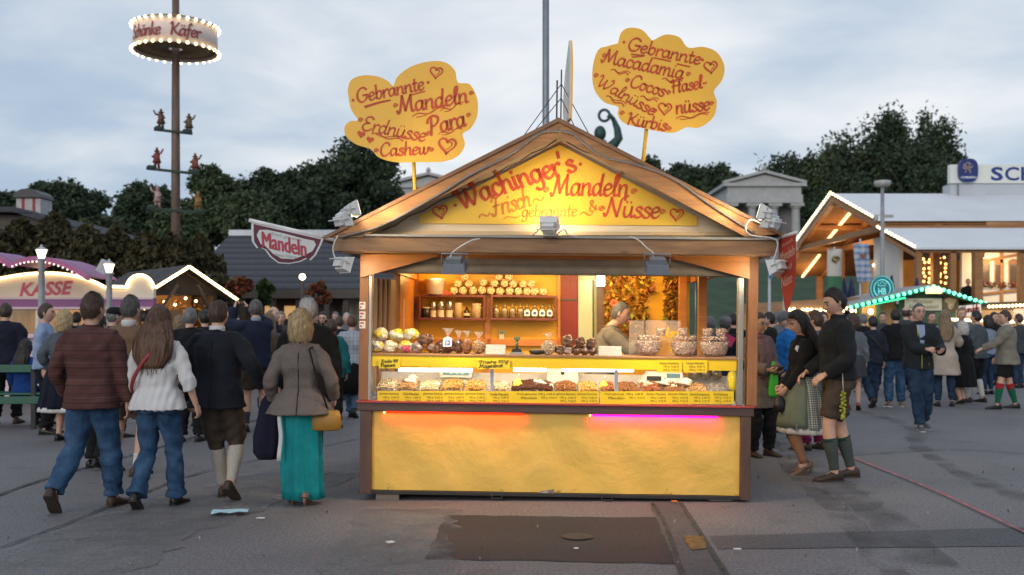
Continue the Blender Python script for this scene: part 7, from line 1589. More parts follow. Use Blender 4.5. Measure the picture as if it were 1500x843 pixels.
 for i in (0, 1):
  b.tube([nk + Vector((0, -.01, -.05)), shd[i] + Vector((0, 0, -.008))], [.042, .042], 10); limb_tube(b, legs[i], LEG, (lambda t: -.014) if bottom and bottom[0] in ('trousers', 'bootcut', 'slim') else (lambda t: -.014 * (t < .36))); limb_tube(b, arms[i], ARM, lambda t: -.014 * max(0, 1 - t * 2.2))
  f = ank[i]; b.tube([f + Vector((0, 0, .02)), f + Vector((0, -.01, -.03)), f + Vector((0, .06, -.05))], [.036, .036, .028], 8)
 ex = MB()
 # head with a face
 R3 = Matrix.Rotation(R(head[0]), 3, 'Z') @ Matrix.Rotation(R(head[1]), 3, 'X'); toH = lambda P: [hc + R3 @ (Vector(p) * 1.06) for p in P]
 V = head_surface(_H[0]); o0 = len(ex.f); ex.add(toH(V), _H[1], 0, True)
 D = _H[0]
 for k, f_ in enumerate(_H[1]):
  c = D[list(f_)].mean(0)
  if c[1] > .6 and abs(c[0]) < .22 and -.62 < c[2] < -.49: ex.m[o0 + k] = 1
  elif c[1] > .5 and .17 < abs(c[0]) < .60 and .175 < c[2] < .24: ex.m[o0 + k] = 4
  elif beard and c[1] > -.05 and (c[2] < -.66 or (c[2] < -.2 and abs(c[0]) > .62) or (-.46 < c[2] < -.36 and abs(c[0]) < .35)): ex.m[o0 + k] = 4
 for sgn in (-1, 1):
  ex.ball(hc + R3 @ Vector((sgn * .033, .080, .004)), (.0125, .009, .0075), 10, 6, 2, R3); ex.ball(hc + R3 @ Vector((sgn * .033, .087, .004)), (.0058, .0035, .0058), 8, 6, 3, R3)
  ex.ball(hc + R3 @ Vector((sgn * .081, -.006, -.004)), (.009, .019, .031), 10, 8, 0, R3 @ Matrix.Rotation(R(sgn * 18), 3, 'Z'))
 for i in (0, 1):
  m_, e_ = wr[i]; d = (e_ - m_).normalized(); sgn = -1 if i == 0 else 1
  pn = Vector(palm[i]) if palm[i] else Vector((-sgn, .15, 0)) if abs(d.z) > .6 else Vector((-sgn * .5, 0, -1)) if abs(d.z) < .6 else Vector((0, 0, -1))
  sd = d.cross((pn - d * pn.dot(d)).normalized()); th = 1 if sd.dot(Vector((-sgn * .4, 1, .4))) > 0 else -1
  hand(ex, e_ - d * .004, d, pn, th, hands[i], .93 if fem else 1.)
 RQ.append(dict(o=o, mb=b, vox=max(.011, vox * 1.2), ex=ex, mats=mats, wr=0.))
 def garment(name, mb, mt, wrk=.006, v=None, ex_=None, lab=None):
  g = bpy.data.objects.new(name, bpy.data.meshes.new(name)); COL.objects.link(g); g.parent = o
  if lab: g['label'] = lab
  RQ.append(dict(o=g, mb=mb, vox=v or vox, ex=ex_, mats=mt if isinstance(mt, list) else [mt], wr=wrk)); return g
 # trousers, breeches, shorts
 if bottom:
  kd = bottom[0]; mt = bottom[1]
  if kd in ('trousers', 'breeches', 'shorts', 'bootcut', 'slim'):
   b = MB(); b.rings([ring(z_, o2) for z_, o2 in ((.84, .020), (.90, .017), (.98, .008), (1.03, .004))], 22, 2.3)
   t1 = {'trousers': .985, 'bootcut': 1.0, 'slim': .97, 'breeches': .60, 'shorts': .44}[kd]
   of = {'trousers': lambda t: .016 + .020 * t, 'slim': lambda t: .010 + .008 * t, 'bootcut': lambda t: .010 + .012 * t + (.030 if t > .85 else .0) * (t - .85) / .15 + .012 * max(0, t - .6), 'breeches': lambda t: .018 + .014 * min(1, t / .4) - .022 * max(0, (t - .5) / .1) , 'shorts': lambda t: .018 + .045 * t}[kd]
   for i in (0, 1): limb_tube(b, legs[i], LEG, of, 0, t1)
   garment({'bootcut': 'jeans', 'slim': 'trousers'}.get(kd, kd) if 'denim' not in mt.name else 'jeans', b, mt, .0095)
  elif kd == 'skirt':
   hem, wid, mt = bottom[2], bottom[3], bottom[1]; n_pl = bottom[4] if len(bottom) > 4 else 11; b = MB(); zs_ = np.linspace(1.06, hem, 12); R_ = []
   for z_ in zs_:
    t = (1.06 - z_) / (1.06 - hem); rx, ry, cy = rg(max(z_, .90)); k = t ** .75; R_.append((z_ + dz, sh(1.0).x * (1 - t) + (.035 * t * t * (hem < .2)), cy, (rx + .015) * (1 - k) + wid * k, (ry + .015) * (1 - k) + wid * .82 * k))
   b.rings(R_, 110, 2., pleat=lambda a, t: (.055 + .05 * (hem < .2)) * t ** .6 * math.sin(a * n_pl + math.sin(a * 3 + t) * 1.4 + 2.2 * t * (hem < .2)) + .025 * t * math.sin(a * 23 + 1 + t * 2))
   g = b.build('skirt', mt, o)
   if len(bottom) > 5 and bottom[5]:
    z1 = hem; b = MB(); b.rings([(z1 + dz + .015, 0, cy, wid * .97, wid * .8), (z1 + dz - .05, 0, cy, wid * 1.0, wid * .82)], 72, 2., pleat=lambda a, t: .05 * math.sin(a * n_pl)); b.build('petticoat', bottom[5], o)
 if socks:
  for (t0, t1, mt) in socks:
   for i in (0, 1):
    b = MB(); limb_tube(b, legs[i], LEG, .0065, t0, t1, 16); b.build('sock', mt, o)
 # top
 if top:
  mt = top['mat']; hem = top.get('hem', .82); off = top.get('off', .018); fl = top.get('flare', .0); slv = top.get('sleeve', .96); so = top.get('slv_off', off * .8 + .004)
  zs_ = [z_ for z_ in (1.465, 1.42, 1.36, 1.26, 1.15, 1.07) if z_ > hem + .02]; R_ = []
  lowz = [z_ for z_ in np.arange(1.0, hem, -.06)] + [hem]
  for z_ in lowz[::-1]:
   t = max(0, (1.05 - z_) / .3); base_ = ring(max(z_, .90), off); zc_ = sh(max(z_, .93)); R_.append((z_ + dz, zc_.x, base_[2], base_[3] + fl * t, base_[4] + fl * t * .9))
  for z_ in zs_[::-1]: R_.append(ring(z_, off + (top.get('waist', 0) if 1.0 < z_ < 1.2 else 0)))
  b = MB(); b.rings(R_, 26, 2.25)
  for i in (0, 1):
   b.tube([nk + Vector((0, -.01, -.03)), shd[i] + Vector(((-.006 if i == 0 else .006) * top.get('pad', 1.), 0, .004))], [.052 + off * .5, .050 + off * .85], 12); limb_tube(b, arms[i], ARM, lambda t: so + top.get('cuff', .006) * t, 0, slv)
  if top.get('collar', 1):
   b.tube([nk + Vector((0, -.012, -.03)), nk + Vector((0, -.012, .015)), nk + Vector((0, -.016, .05 * top.get('collar', 1)))], [.088, .074, .064 if top.get('collar', 1) < 1.3 else .068], 16)
  g = garment(top.get('name', 'jacket'), b, mt, top.get('wr', .006))
  for z_, w_, m2 in top.get('bands', ()):
   pass
  if top.get('vent'):
   b = MB(); pts = [];
   for z_ in np.linspace(1.40, hem + .01, 14):
    q = [r for r in R_]; zs2 = [r[0] for r in R_]; cy = np.interp(z_ + dz, zs2, [r[2] for r in R_]); ry = np.interp(z_ + dz, zs2, [r[4] for r in R_]); cx = np.interp(z_ + dz, zs2, [r[1] for r in R_]); pts.append((cx, cy - ry - .002, z_ + dz))
   b.tube(pts, .004, 5); b.build('back_seam', top['vent'], g)
  if collar:
   b = MB(); b.tube([nk + Vector((0, -.012, .0)), nk + Vector((0, -.014, .055)), nk + Vector((0, -.014, .072))], [.074, .067, .064], 18); b.build('collar', collar, g)
  if top.get('open'):   # shirt front seen in an open jacket, zip lines
   m2 = top['open']; b = MB(); vs = []
   for k, z_ in enumerate(np.linspace(1.46, 1.08, 8)):
    r = ring(z_, off + .004); w_ = .055 - .045 * (k / 7); vs += [(r[1] - w_, r[2] + r[4] * math.sqrt(max(0, 1 - (w_ / r[3]) ** 2)) + .003, r[0]), (r[1], r[2] + r[4] + .004, r[0]), (r[1] + w_, r[2] + r[4] * math.sqrt(max(0, 1 - (w_ / r[3]) ** 2)) + .003, r[0])]
   b.add(vs, [(3 * k + j, 3 * k + j + 1, 3 * k + j + 4, 3 * k + j + 3) for k in range(7) for j in range(2)], 0, True); b.build('shirt_front', m2, g)
  if top.get('zip'):
   b = MB(); pts = []
   for z_ in np.linspace(1.12, hem + .02, 8):
    r = ring(max(z_, .90), off + .007); pts.append((r[1] + .0, r[2] + r[4], z_ + dz))
   b.tube(pts, .0045, 5); b.tube([(.055, .125, 1.44 + dz), (.045, .146, 1.28 + dz), (.03, .145, 1.18 + dz)], .006, 5)
   r = ring(1.0, off + .007); b.tube([(-.10, r[2] + r[4] * .82, 1.02 + dz), (-.105, r[2] + r[4] * .83, .90 + dz)], .004, 5); b.build('zip', top['zip'], g)
  if top.get('scarf'):
   b = MB(); b.tube([nk + Vector((.10 * math.cos(a), .085 * math.sin(a) - .005, .0 + .012 * math.sin(a * 2))) for a in np.linspace(0, 6.6, 22)], .034, 10)
   b.tube([nk + Vector((-.03, .09, .0)), nk + Vector((-.05, .15, -.15)), nk + Vector((-.04, .15, -.4)), nk + Vector((-.04, .16, -.62))], [(.05, .03), (.055, .022), (.06, .02), (.065, .02)], 10)
   b.tube([nk + Vector((.03, .09, -.02)), nk + Vector((.03, .15, -.2)), nk + Vector((.05, .15, -.5))], [(.045, .03), (.05, .022), (.055, .02)], 10); b.build('scarf', top['scarf'], g)
 if apron:
  z1, wid, mt = apron; b = MB(); vs = []; n_ = 14
  for j in range(9):
   t = j / 8; z_ = 1.06 - (1.06 - z1) * t; rx, ry, cy = rg(max(z_, .90)); k = t ** .75; ax_, ay_ = (rx + .022) * (1 - k) + (wid + .012) * k, (ry + .022) * (1 - k) + (wid * .82 + .014) * k
   for i in range(n_):
    a = R(20 + 140 * i / (n_ - 1)); q = 1 + .045 * t * math.sin(a * 17); vs.append((ax_ * q * math.cos(a), cy + ay_ * q * math.sin(a), z_ + dz))
  b.add(vs, [(j * n_ + i, j * n_ + i + 1, (j + 1) * n_ + i + 1, (j + 1) * n_ + i) for j in range(8) for i in range(n_ - 1)], 0, True); b.build('apron', mt, o).modifiers.new('s', 'SOLIDIFY').thickness = .006
 # hair
 if hair:
  st, mt = hair; D = _HR[0]; V = head_surface(D, 0); y, z_ = D[:, 1], D[:, 2]; x = D[:, 0]
  hl_ = np.interp(y, [-1, -.5, -.25, -.05, .12, .35, .6, 1], {'short': [-.74, -.68, -.46, -.26, -.12, .36, .50, .56], 'bob': [-.80, -.80, -.78, -.75, -.6, .3, .55, .62], 'long': [-1.05, -1, -.98, -.9, -.7, .3, .58, .64]}.get({'bald': 'short', 'crew': 'short'}.get(st, st), [-.62, -.55, -.25, -.05, .05, .42, .55, .62]))
  on = np.clip((z_ - hl_) / (.22 if st in ('short', 'crew', 'bald') else .09), 0, 1)
  if st == 'bald': on = on * np.clip((.72 - z_ + .2 * np.clip(y, -1, 0)) / .22, 0, 1)
  th = {'short': .125, 'crew': .06, 'bald': .045, 'bob': .42, 'long': .28}[st]
  ph_ = np.arctan2(y, x); nz = np.sin(ph_ * 9 + z_ * 5) * .3 + np.sin(ph_ * 17 + z_ * 9 + 1) * .25 + np.sin(ph_ * 5 - z_ * 13) * .3 + np.sin(ph_ * 31 + z_ * 3) * .15
  sc_ = 1 + on * th * (1 + .22 * nz) + (on - 1) * (.14 if st in ('bob', 'long') else .05)
  if st == 'bob': sc_ = sc_ + on * .16 * np.clip(-z_ + .1, 0, .9) * (y < .4)
  Vh = V * sc_[:, None]
  if st in ('bob', 'long'): Vh[:, 2] = np.where((z_ < -.3) & (on > .5), np.maximum(Vh[:, 2], -.150), Vh[:, 2]); Vh[:, 0] = np.where(z_ < -.1, V[:, 0] / np.maximum(.74, 1 - .26 * np.clip(-z_, 0, 1) ** 1.6) * sc_, Vh[:, 0]); Vh[:, 1] = np.where((z_ < -.1) & (y < 0), V[:, 1] / np.maximum(.5, 1 - .36 * np.clip(-z_, 0, 1) ** 1.3) * sc_, Vh[:, 1])
  hb_ = MB(); hb_.add(toH(Vh), _HR[1], 0, True)
  if st == 'long':
   ze_ = hair_end.get(label, 1.22); R_ = []
   for k, zz_ in enumerate(np.linspace(1.70, ze_, 14)):
    t = k / 13; wx = np.interp(t, [0, .15, .45, .8, 1], [.05, .088, .128, .125, .075]) * hair_w.get(label, 1.); wy = np.interp(t, [0, .2, .6, 1], [.04, .075, .062, .03]); cy_ = np.interp(t, [0, .2, .5, 1], [-.01, -.045, -.105, -.145]) + lean * (zz_ - .93); R_.append((zz_ + dz, hc.x * 1. + .006 * math.sin(t * 5), cy_, wx, wy))
   hb_.rings(R_[::-1], 96, 2.1, pleat=lambda a, t: .045 * math.sin(a * 23 + t * 3) + .035 * math.sin(a * 41 + t * 5 + 1) + .05 * math.sin(a * 9 + t * 6))
  if near:   # loose strands over the hair
   nv_ = len(hb_.v); L_ = {'short': .028, 'crew': .016, 'bald': .018, 'bob': .075, 'long': .13}[st]; cs = [i for i in range(nv_) if i >= len(on) or on[i] > .6]; c0 = hc + Vector((0, -.02, -.02)); vs = []; fs = []
   for _ in range(900):
    p = Vector(hb_.v[random.choice(cs)]); u_ = p - c0; u_.z *= .3; u_.normalize(); dn_ = Vector((random.uniform(-.25, .25), random.uniform(-.25, .25), -1.)) if st in ('bob', 'long') else Vector((random.uniform(-.6, .6), -.4 + random.uniform(-.5, .5), random.uniform(-.7, .3)))
    dn_ = (dn_ - u_ * dn_.dot(u_) * .9).normalized(); l_ = L_ * random.uniform(.5, 1.3); sd_ = dn_.cross(u_).normalized() * .0014; e_ = random.uniform(.0, .10); k_ = len(vs)
    for t in (0, .5, 1): q_ = p + u_ * (.002 + l_ * e_ * t * t) + dn_ * l_ * t + sd_ * 4 * t * t * random.uniform(-1, 1); vs += [q_ - sd_ * (1.2 - t), q_ + sd_ * (1.2 - t)]
    fs += [(k_, k_ + 1, k_ + 3, k_ + 2), (k_ + 2, k_ + 3, k_ + 5, k_ + 4)]
   hb_.add(vs, fs, 0, True)
  hb_.build('hair', mt, o)
 if cap:
  b = MB(); pr_ = [(.088, .0), (.098, .03), (.094, .07), (.06, .105), (.0, .115)]; vs = []
  q = MB(); q.lathe(pr_, (0, 0, .012), 24); b.add(toH([(v[0] * .92, v[1] * 1.08, v[2]) for v in q.v]), q.f, 0, True)
  q = MB(); loft(q, [(0, .09, .03), (0, .13, .022), (0, .165, .012)], [(1, 0, 0)] * 3, [(0, 0, 1)] * 3, [.075, .07, .045], [.008, .005, .004], 14); b.add(toH(q.v), q.f, 0, True); b.build('cap', cap, o)
 if glasses:
  b = MB()
  for sgn in (-1, 1): b.tube(toH([(sgn * .033 + .024 * math.cos(a), .102 - .004 * abs(math.cos(a)), .0 + .017 * math.sin(a)) for a in np.linspace(0, 6.28, 17)]), .0024, 6); b.tube(toH([(sgn * .057, .099, .004), (sgn * .078, .06, .006), (sgn * .08, -.01, .004)]), .002, 5)
  b.tube(toH([(-.009, .104, .003), (.009, .104, .003)]), .0024, 5); b.build('glasses', BLK, o)
 # shoes
 if shoes:
  mt = shoes[0]; hl2 = shoes[1] if len(shoes) > 1 else 0.
  for i, q in enumerate((L, Rr)):
   a_ = ank[i]; tw = R(8) * (1 if i == 0 else -1) if len(q) < 5 else R(q[4]); Rm = Matrix.Rotation(tw, 3, 'Z') @ Matrix.Rotation(-R(q[3] + (22 if hl2 else 0)), 3, 'X')
   SC = [(-.078, .018, .072, .012), (-.070, .030, .088, .0), (-.03, .036, .105, .0), (.02, .037, .092, .0), (.07, .043, .066, .0), (.12, .047, .052, .0), (.165, .040, .043, .002), (.193, .024, .034, .006), (.203, .008, .024, .01)]
   if hl2: SC = [(y_, w_ * .80, zt2 * (.75 if y_ > 0 else .62) + .0, zb2) for y_, w_, zt2, zb2 in SC]
   b = MB(); fz = lambda v: a_ + Rm @ (Vector(v) - Vector((0, 0, .085)))
   loft(b, [fz((0, y_, (zt2 + zb2) / 2)) for y_, w_, zt2, zb2 in SC], [Rm @ Vector((1, 0, 0))] * 9, [Rm @ Vector((0, 0, 1))] * 9, [q_[1] for q_ in SC], [(q_[2] - q_[3]) / 2 for q_ in SC], 14)
   pl = [(-.083, .015), (-.075, .034), (-.03, .037), (.03, .036), (.08, .045), (.13, .049), (.17, .043), (.197, .027), (.208, .008)]; k2 = .8 if hl2 else 1.
   outl = [(w_ * k2, y_) for y_, w_ in pl] + [(-w_ * k2, y_) for y_, w_ in pl[::-1]]
   b.prism(outl, lambda a, c, d: fz((a, c, d)), .0, .016 if not hl2 else .008, 1)
   if hl2: b.tube([fz((0, -.055, .01)), a_ + Vector(fz((0, -.055, .0)) - a_) + Vector((0, .004, -hl2))], [.020, .008], 8, 1)
   sl_ = shoes[2] if len(shoes) > 2 else M('sole_dark', (.03, .024, .02), .8, .2, 9.)
   so_ = b.build('shoe', [mt, sl_], o)
   if len(shoes) > 3:
    k = MB()
    for y_ in (.035, .055, .075): k.bar(fz((-.022, y_, .092 - (y_ - .03) * .55)), fz((.022, y_, .092 - (y_ - .03) * .55)), .006, .005)
    k.build('lace', shoes[3], so_)
 o['_dz'] = 0; del o['_dz']
 info = dict(o=o, dz=dz, hc=hc, wr=wr, ank=ank, legs=legs, arms=arms, s=s, ring=ring, R3=R3, nk=nk)
 return info
hair_end = {}; hair_w = {}
def world(info, p):
 o = info['o']; return (Matrix.Translation(o.location) @ o.rotation_euler.to_matrix().to_4x4() @ Matrix.Scale(info['s'], 4)) @ Vector(p)
def finish_people():
 for q in RQ:
  o = q['o']; me = bpy.data.meshes.new('raw'); me.from_pydata(q['mb'].v, [], q['mb'].f); me.update(); o.data = me
  r = o.modifiers.new('r', 'REMESH'); r.mode = 'VOXEL'; r.voxel_size = q['vox']; s_ = o.modifiers.new('s', 'SMOOTH'); s_.iterations = 4; s_.factor = .5
 bpy.context.view_layer.update(); dg = bpy.context.evaluated_depsgraph_get(); out = []
 for q in RQ: out.append(bpy.data.meshes.new_from_object(q['o'].evaluated_get(dg)))
 for q, me in zip(RQ, out):
  o = q['o']; n = len(me.vertices); co = np.empty(n * 3); me.vertices.foreach_get('co', co); co = co.reshape(-1, 3)
  if q['wr']:
   no = np.empty(n * 3); me.vertices.foreach_get('normal', no); no = no.reshape(-1, 3); r_ = np.random.default_rng(len(o.name) + n); h = np.zeros(n)
   wp = co + .02 * np.sin(co[:, [1, 2, 0]] * 17 + r_.uniform(0, 6, 3))
   for k in range(14):
    kv = r_.normal(size=3); kv /= np.linalg.norm(kv); kv[2] *= 1.25; h += np.sin(wp @ kv * r_.uniform(18, 62) + r_.uniform(0, 6.28)) / 14 ** .5
   h = np.sign(h) * np.abs(h) ** .8; nm_ = o.name.split('.')[0]; X_, Y_, Z_ = co.T
   if nm_ in ('jeans', 'trousers'):
    f_ = np.sin(Z_ * 78 + X_ * 22 + 1.6 * np.sin(Y_ * 26 + X_ * 19)); h += .8 * f_ * np.exp(-((Z_ - .13) / .11) ** 2) + .5 * np.sin(Z_ * 62 + Y_ * 30 + X_ * 14) * np.exp(-((Z_ - .48) / .10) ** 2) + .4 * np.sin(Z_ * 50 - np.abs(X_) * 60) * np.exp(-((Z_ - .80) / .07) ** 2)
   elif nm_ == 'blouse': h += .9 * np.sin(X_ * 105 + 2 * np.sin(Z_ * 9)) * np.clip((1.28 - Z_) * 5, 0, 1)
   elif Y_.size: h += .9 * np.sin(Z_ * 44 + 16 * np.abs(X_) + 1.5 * np.sin(Y_ * 18 + X_ * 7)) * np.exp(-((np.abs(X_) - .27) / .07) ** 2)
   co = co + no * (h * q['wr'] * .75)[:, None]
  nl = len(me.loops); li = np.empty(nl, int); me.loops.foreach_get('vertex_index', li); lt = np.empty(len(me.polygons), int); me.polygons.foreach_get('loop_total', lt); mi = np.zeros(len(lt), int)
  if q['ex']:
   e = q['ex']; co = np.concatenate([co, np.array([tuple(v) for v in e.v])]); li = np.concatenate([li, np.array([i + n for f in e.f for i in f], int)]); lt = np.concatenate([lt, np.array([len(f) for f in e.f], int)]); mi = np.concatenate([mi, np.array(e.m, int)])
  m2 = bpy.data.meshes.new(o.name.split('.')[0]); m2.vertices.add(len(co)); m2.vertices.foreach_set('co', co.ravel()); m2.loops.add(len(li)); m2.loops.foreach_set('vertex_index', li.astype(np.int32)); m2.polygons.add(len(lt)); m2.polygons.foreach_set('loop_start', np.concatenate([[0], np.cumsum(lt)[:-1]]).astype(np.int32)); m2.polygons.foreach_set('material_index', mi.astype(np.int32)); m2.polygons.foreach_set('use_smooth', np.ones(len(lt), bool))
  for m in q['mats']: m2.materials.append(m)
  m2.update(); m2.validate(); o.modifiers.clear(); old = o.data; o.data = m2; bpy.data.meshes.remove(old); bpy.data.meshes.remove(me)
# ------------------------------------------------------------------ who stands where
NAVY = cloth('navy_wool', (.016, .018, .030)); BLACK = cloth('black_cloth', (.012, .012, .013)); CHAR = cloth('charcoal_knit', (.020, .021, .022), .3, .95, 90., .9); DGREY = cloth('dark_grey_cloth', (.05, .055, .06)); GREY = cloth('grey_cloth', (.13, .14, .155)); SLATE = cloth('slate_cloth', (.075, .10, .115))
BROWN = cloth('brown_corduroy', (.16, .10, .06)); LEATHER = M('brown_leather', (.052, .034, .022), .75, .3, 7., bump=.4, bs=60.); LEATHD = M('dark_leather', (.026, .018, .013), .7, .3, 7., bump=.3, bs=60.); BEIGE_ = cloth('beige_coat', (.42, .35, .29)); TRACHT = cloth('grey_loden', (.20, .18, .145)); WHITEC = cloth('white_cotton', (.60, .58, .57), .06); LBLUE = cloth('light_blue_shirt', (.26, .33, .48), .08); BLUE = cloth('blue_jacket', (.015, .14, .42)); RBLUE = cloth('royal_blue_jacket', (.012, .045, .19)); TEAL = cloth('teal_satin', (.008, .23, .24), .25, .5); TEALJ = cloth('teal_jacket', (.015, .12, .13))
JEAN = denim('denim_blue', (.014, .040, .095), (.060, .120, .205)); JEAND = denim('denim_dark', (.010, .020, .045), (.035, .060, .105)); JEANL = denim('denim_light', (.05, .09, .15), (.13, .19, .27))
SOCKC = cloth('cream_sock', (.46, .42, .36), .1, .95, 60., .9); SOCKG = cloth('grey_green_sock', (.07, .085, .075), .15, .95, 60., .8); SOCKR = cloth('red_sock', (.36, .02, .025), .1, .95, 60.); SOCKN = cloth('green_sock', (.012, .12, .06), .1, .95, 60.); SOCKW = cloth('white_sock', (.55, .53, .5), .1, .95, 60.)
SHB = M('black_shoe', (.014, .013, .013), .4, .2, 9.); SHN = M('brown_shoe', (.055, .032, .02), .5, .25, 9., bump=.3); SHT = M('tan_shoe', (.20, .12, .08), .4, .1, 9.); SHG = M('grey_sneaker', (.10, .10, .11), .6, .2, 9.); LACE = M('lace_pale', (.50, .46, .38), .8); SOLEW = M('sole_white', (.50, .49, .47), .7)
PLAID = stripes('plaid_flannel', [(0, (.100, .042, .036)), (.30, (.034, .022, .022)), (.36, (.108, .046, .039)), (.62, (.15, .088, .072)), (.66, (.092, .040, .035)), (.86, (.05, .027, .026)), (.90, (.104, .044, .037))], 'Z', 7.2, .92, axis2='X', bands=[(0, (.105, .046, .04)), (.42, (.065, .034, .032)), (.5, (.112, .048, .042))], amount=.25)
m_ = M('grey_tweed', (.155, .125, .112), .95, .45, 190., bump=.6, bs=150., spec=.15); TWEED = m_
CHECK = stripes('check_shirt', [(0, (.42, .45, .5)), (.55, (.13, .17, .26)), (.7, (.45, .48, .52))], 'Z', 15., .9, axis2='X', bands=[(0, (.45, .48, .52)), (.6, (.13, .17, .26)), (.75, (.45, .48, .52))], amount=.5)
GING = stripes('gingham', [(0, (.50, .50, .47)), (.5, (.10, .13, .11))], 'Z', 42., .9, axis2='Y', bands=[(0, (.5, .5, .47)), (.5, (.08, .11, .09))], amount=.5); APR = cloth('sage_apron', (.135, .165, .125), .2, .6)
COATW = cloth('olive_brown_coat', (.135, .105, .085)); SCARF = M('plum_scarf', (.16, .085, .085), .95, .5, 60., bump=.6, bs=90.); MAG = cloth('magenta_trousers', (.17, .012, .055)); GREYJ = cloth('grey_green_jacket', (.07, .085, .09)); BLJ = cloth('blue_grey_shirt', (.20, .24, .30)); VENDC = cloth('vendor_taupe', (.17, .145, .115))
J = lambda mat, **k: dict(mat=mat, **k)
PI_ = {}
def P_(key, *a, **k): PI_[key] = person(*a, **k); return PI_[key]
hair_end.update({}); 
lb2 = 'woman in a white blouse and jeans with long chestnut hair, walking away'; hair_end[lb2] = 1.235; hair_w[lb2] = 1.3
lbd = 'dark haired woman in a black cardigan and sage green dirndl looking down beside the stall'; hair_end[lbd] = 1.27
P_('plaid', 'man in a red brown plaid shirt and jeans walking away at the left', 135, Y=8.15, H=1.76, face=-4, top=J(PLAID, hem=.83, off=.026, flare=.012, name='shirt', sleeve=.97, slv_off=.020), bottom=('trousers', JEAN), hair=('short', HAIR['brown']), shoes=(SHN, 0, M('sole_brown', (.05, .035, .026), .8)), L=(-.20, -.24, .09, 42), Rr=(.11, .16, 0, 0), hl=(-.27, .10, .93), hr=(.275, .06, .845), bw=1.13, head=(-12, 0), skin=SKIN2)
P_('blouse', lb2, 232, Y=8.2, H=1.645, face=-3, sex='f', top=J(WHITEC, hem=.875, off=.026, flare=.06, name='blouse', sleeve=.72, slv_off=.016, cuff=.014, collar=.7), bottom=('bootcut', JEAN), hair=('long', HAIR['chestnut']), shoes=(SHB,), L=(-.14, -.14, .05, 30), Rr=(.10, .16, 0, 0), hl=(-.245, .06, .885), hr=(.325, .04, .90), bw=1.12)
P_('suit', 'man in a dark jacket, brown leather breeches and cream knee socks, walking away', 319, Y=8.6, H=1.72, face=-4, top=J(cloth('dark_navy_jacket', (.014, .016, .022)), hem=.815, off=.032, flare=.045, sleeve=.99, slv_off=.024, vent=BLACK), bottom=('breeches', LEATHER), hair=('crew', HAIR['brown']), socks=[(.58, .97, SOCKC)], shoes=(SHN, 0, M('sole_brown', (.05, .035, .026), .8), LACE), L=(-.01, .15, 0, 0), Rr=(.17, -.14, .08, 32), hl=(-.285, .07, .88), hr=(.40, .02, 1.00), bw=1.12, collar=WHITEC)
P_('tweed', 'blond woman in a flared grey tweed jacket and long teal skirt, walking away', 440, Y=8.4, H=1.60, face=4, sex='f', top=J(TWEED, hem=.835, off=.030, flare=.155, waist=-.010, sleeve=.97, slv_off=.024, vent=BLACK, pad=.4), bottom=('skirt', TEAL, .055, .178, 8), hair=('bob', HAIR['blond']), shoes=(SHT, .07, SHT), L=(-.08, .05, .035, 0), Rr=(.075, -.10, .045, 10), hl=(-.26, .12, .96), hr=(.30, .10, .97), bw=1.02, collar=BLACK)
P_('tan', 'man in a brown jacket with a white collar walking behind the plaid shirted man', 190, Y=9.95, H=1.79, face=-14, top=J(BROWN, hem=.84, off=.03, flare=.02), bottom=('shorts', LEATHER), hair=('short', HAIR['salt']), socks=[(.86, .97, SOCKW)], shoes=(SHN,), L=(-.26, .10, 0, 0), Rr=(.08, .0, 0, 0), bw=1.03, collar=WHITEC)
P_('hidden', 'person in dark trousers mostly hidden behind the plaid shirted man', 143, Y=10.4, H=1.60, face=-20, top=J(BLACK, hem=.82), bottom=('trousers', BLACK), hair=('short', HAIR['dark']), shoes=(SHB,), L=(-.13, .05, 0, 0), Rr=(.10, -.08, .03, 20))
P_('grey_dirndl', 'blond woman in a grey cardigan and navy skirt with a blue hem, back turned', 93, Y=12.8, H=1.64, face=-12, sex='f', top=J(cloth('mid_grey_knit', (.085, .095, .11)), hem=.98, off=.03, name='cardigan'), bottom=('skirt', cloth('navy_skirt', (.010, .012, .022)), .46, .33, 12, WHITEC), hair=('bob', HAIR['blond']), shoes=(SHB,), L=(-.10, .04, 0, 0), Rr=(.10, .0, 0, 0), hl=(-.22, .05, .98), hr=(.2, .15, 1.0), bw=1.05)
P_('blueshirt', 'man in a pale blue shirt and dark waistcoat in profile before the ticket booth', 66, Y=13.6, H=1.77, face=-80, top=J(LBLUE, hem=.88, off=.025, name='shirt'), bottom=('trousers', BLACK), hair=('short', HAIR['brown']), shoes=(SHB,))
P_('leftedge', 'man in a dark hooded jacket cut off by the left edge, standing behind the bench', 8, Y=14.9, H=1.80, face=10, top=J(NAVY, hem=.80, off=.045), bottom=('trousers', BLACK), hair=('short', HAIR['brown']), shoes=(SHN,), L=(-.14, .0, 0, 0), Rr=(.14, .06, 0, 0), bw=1.1)
lbs_ = 'dark haired girl in a royal blue jacket sitting on the green bench'; hair_end[lbs_] = 1.25
P_('seated', lbs_, 37, Y=14.42, H=1.55, face=-10, sex='f', top=J(RBLUE, hem=.86, off=.04), bottom=('trousers', BLACK), hair=('long', HAIR['dark']), shoes=(SHB,), L=(-.10, .45, 0, 0), Rr=(.10, .45, 0, 0), seated=.60, hl=(-.28, .2, .95), hr=(.25, .25, .95), kneep=((-.1, 1, .6), (.1, 1, .6)))
P_('capman', 'man with a dark flat cap in the crowd between the lanterns', 166, Y=13.2, H=1.72, face=-40, top=J(DGREY), bottom=('trousers', BLACK), hair=('short', HAIR['grey']), cap=BLACK, shoes=(SHB,))
P_('greyback', 'grey haired person in a dark coat, back turned, in front of the lit hut', 278, Y=12.7, H=1.70, face=4, top=J(BLACK, hem=.70, off=.04), bottom=('trousers', BLACK), hair=('short', HAIR['grey']), shoes=(SHB,))
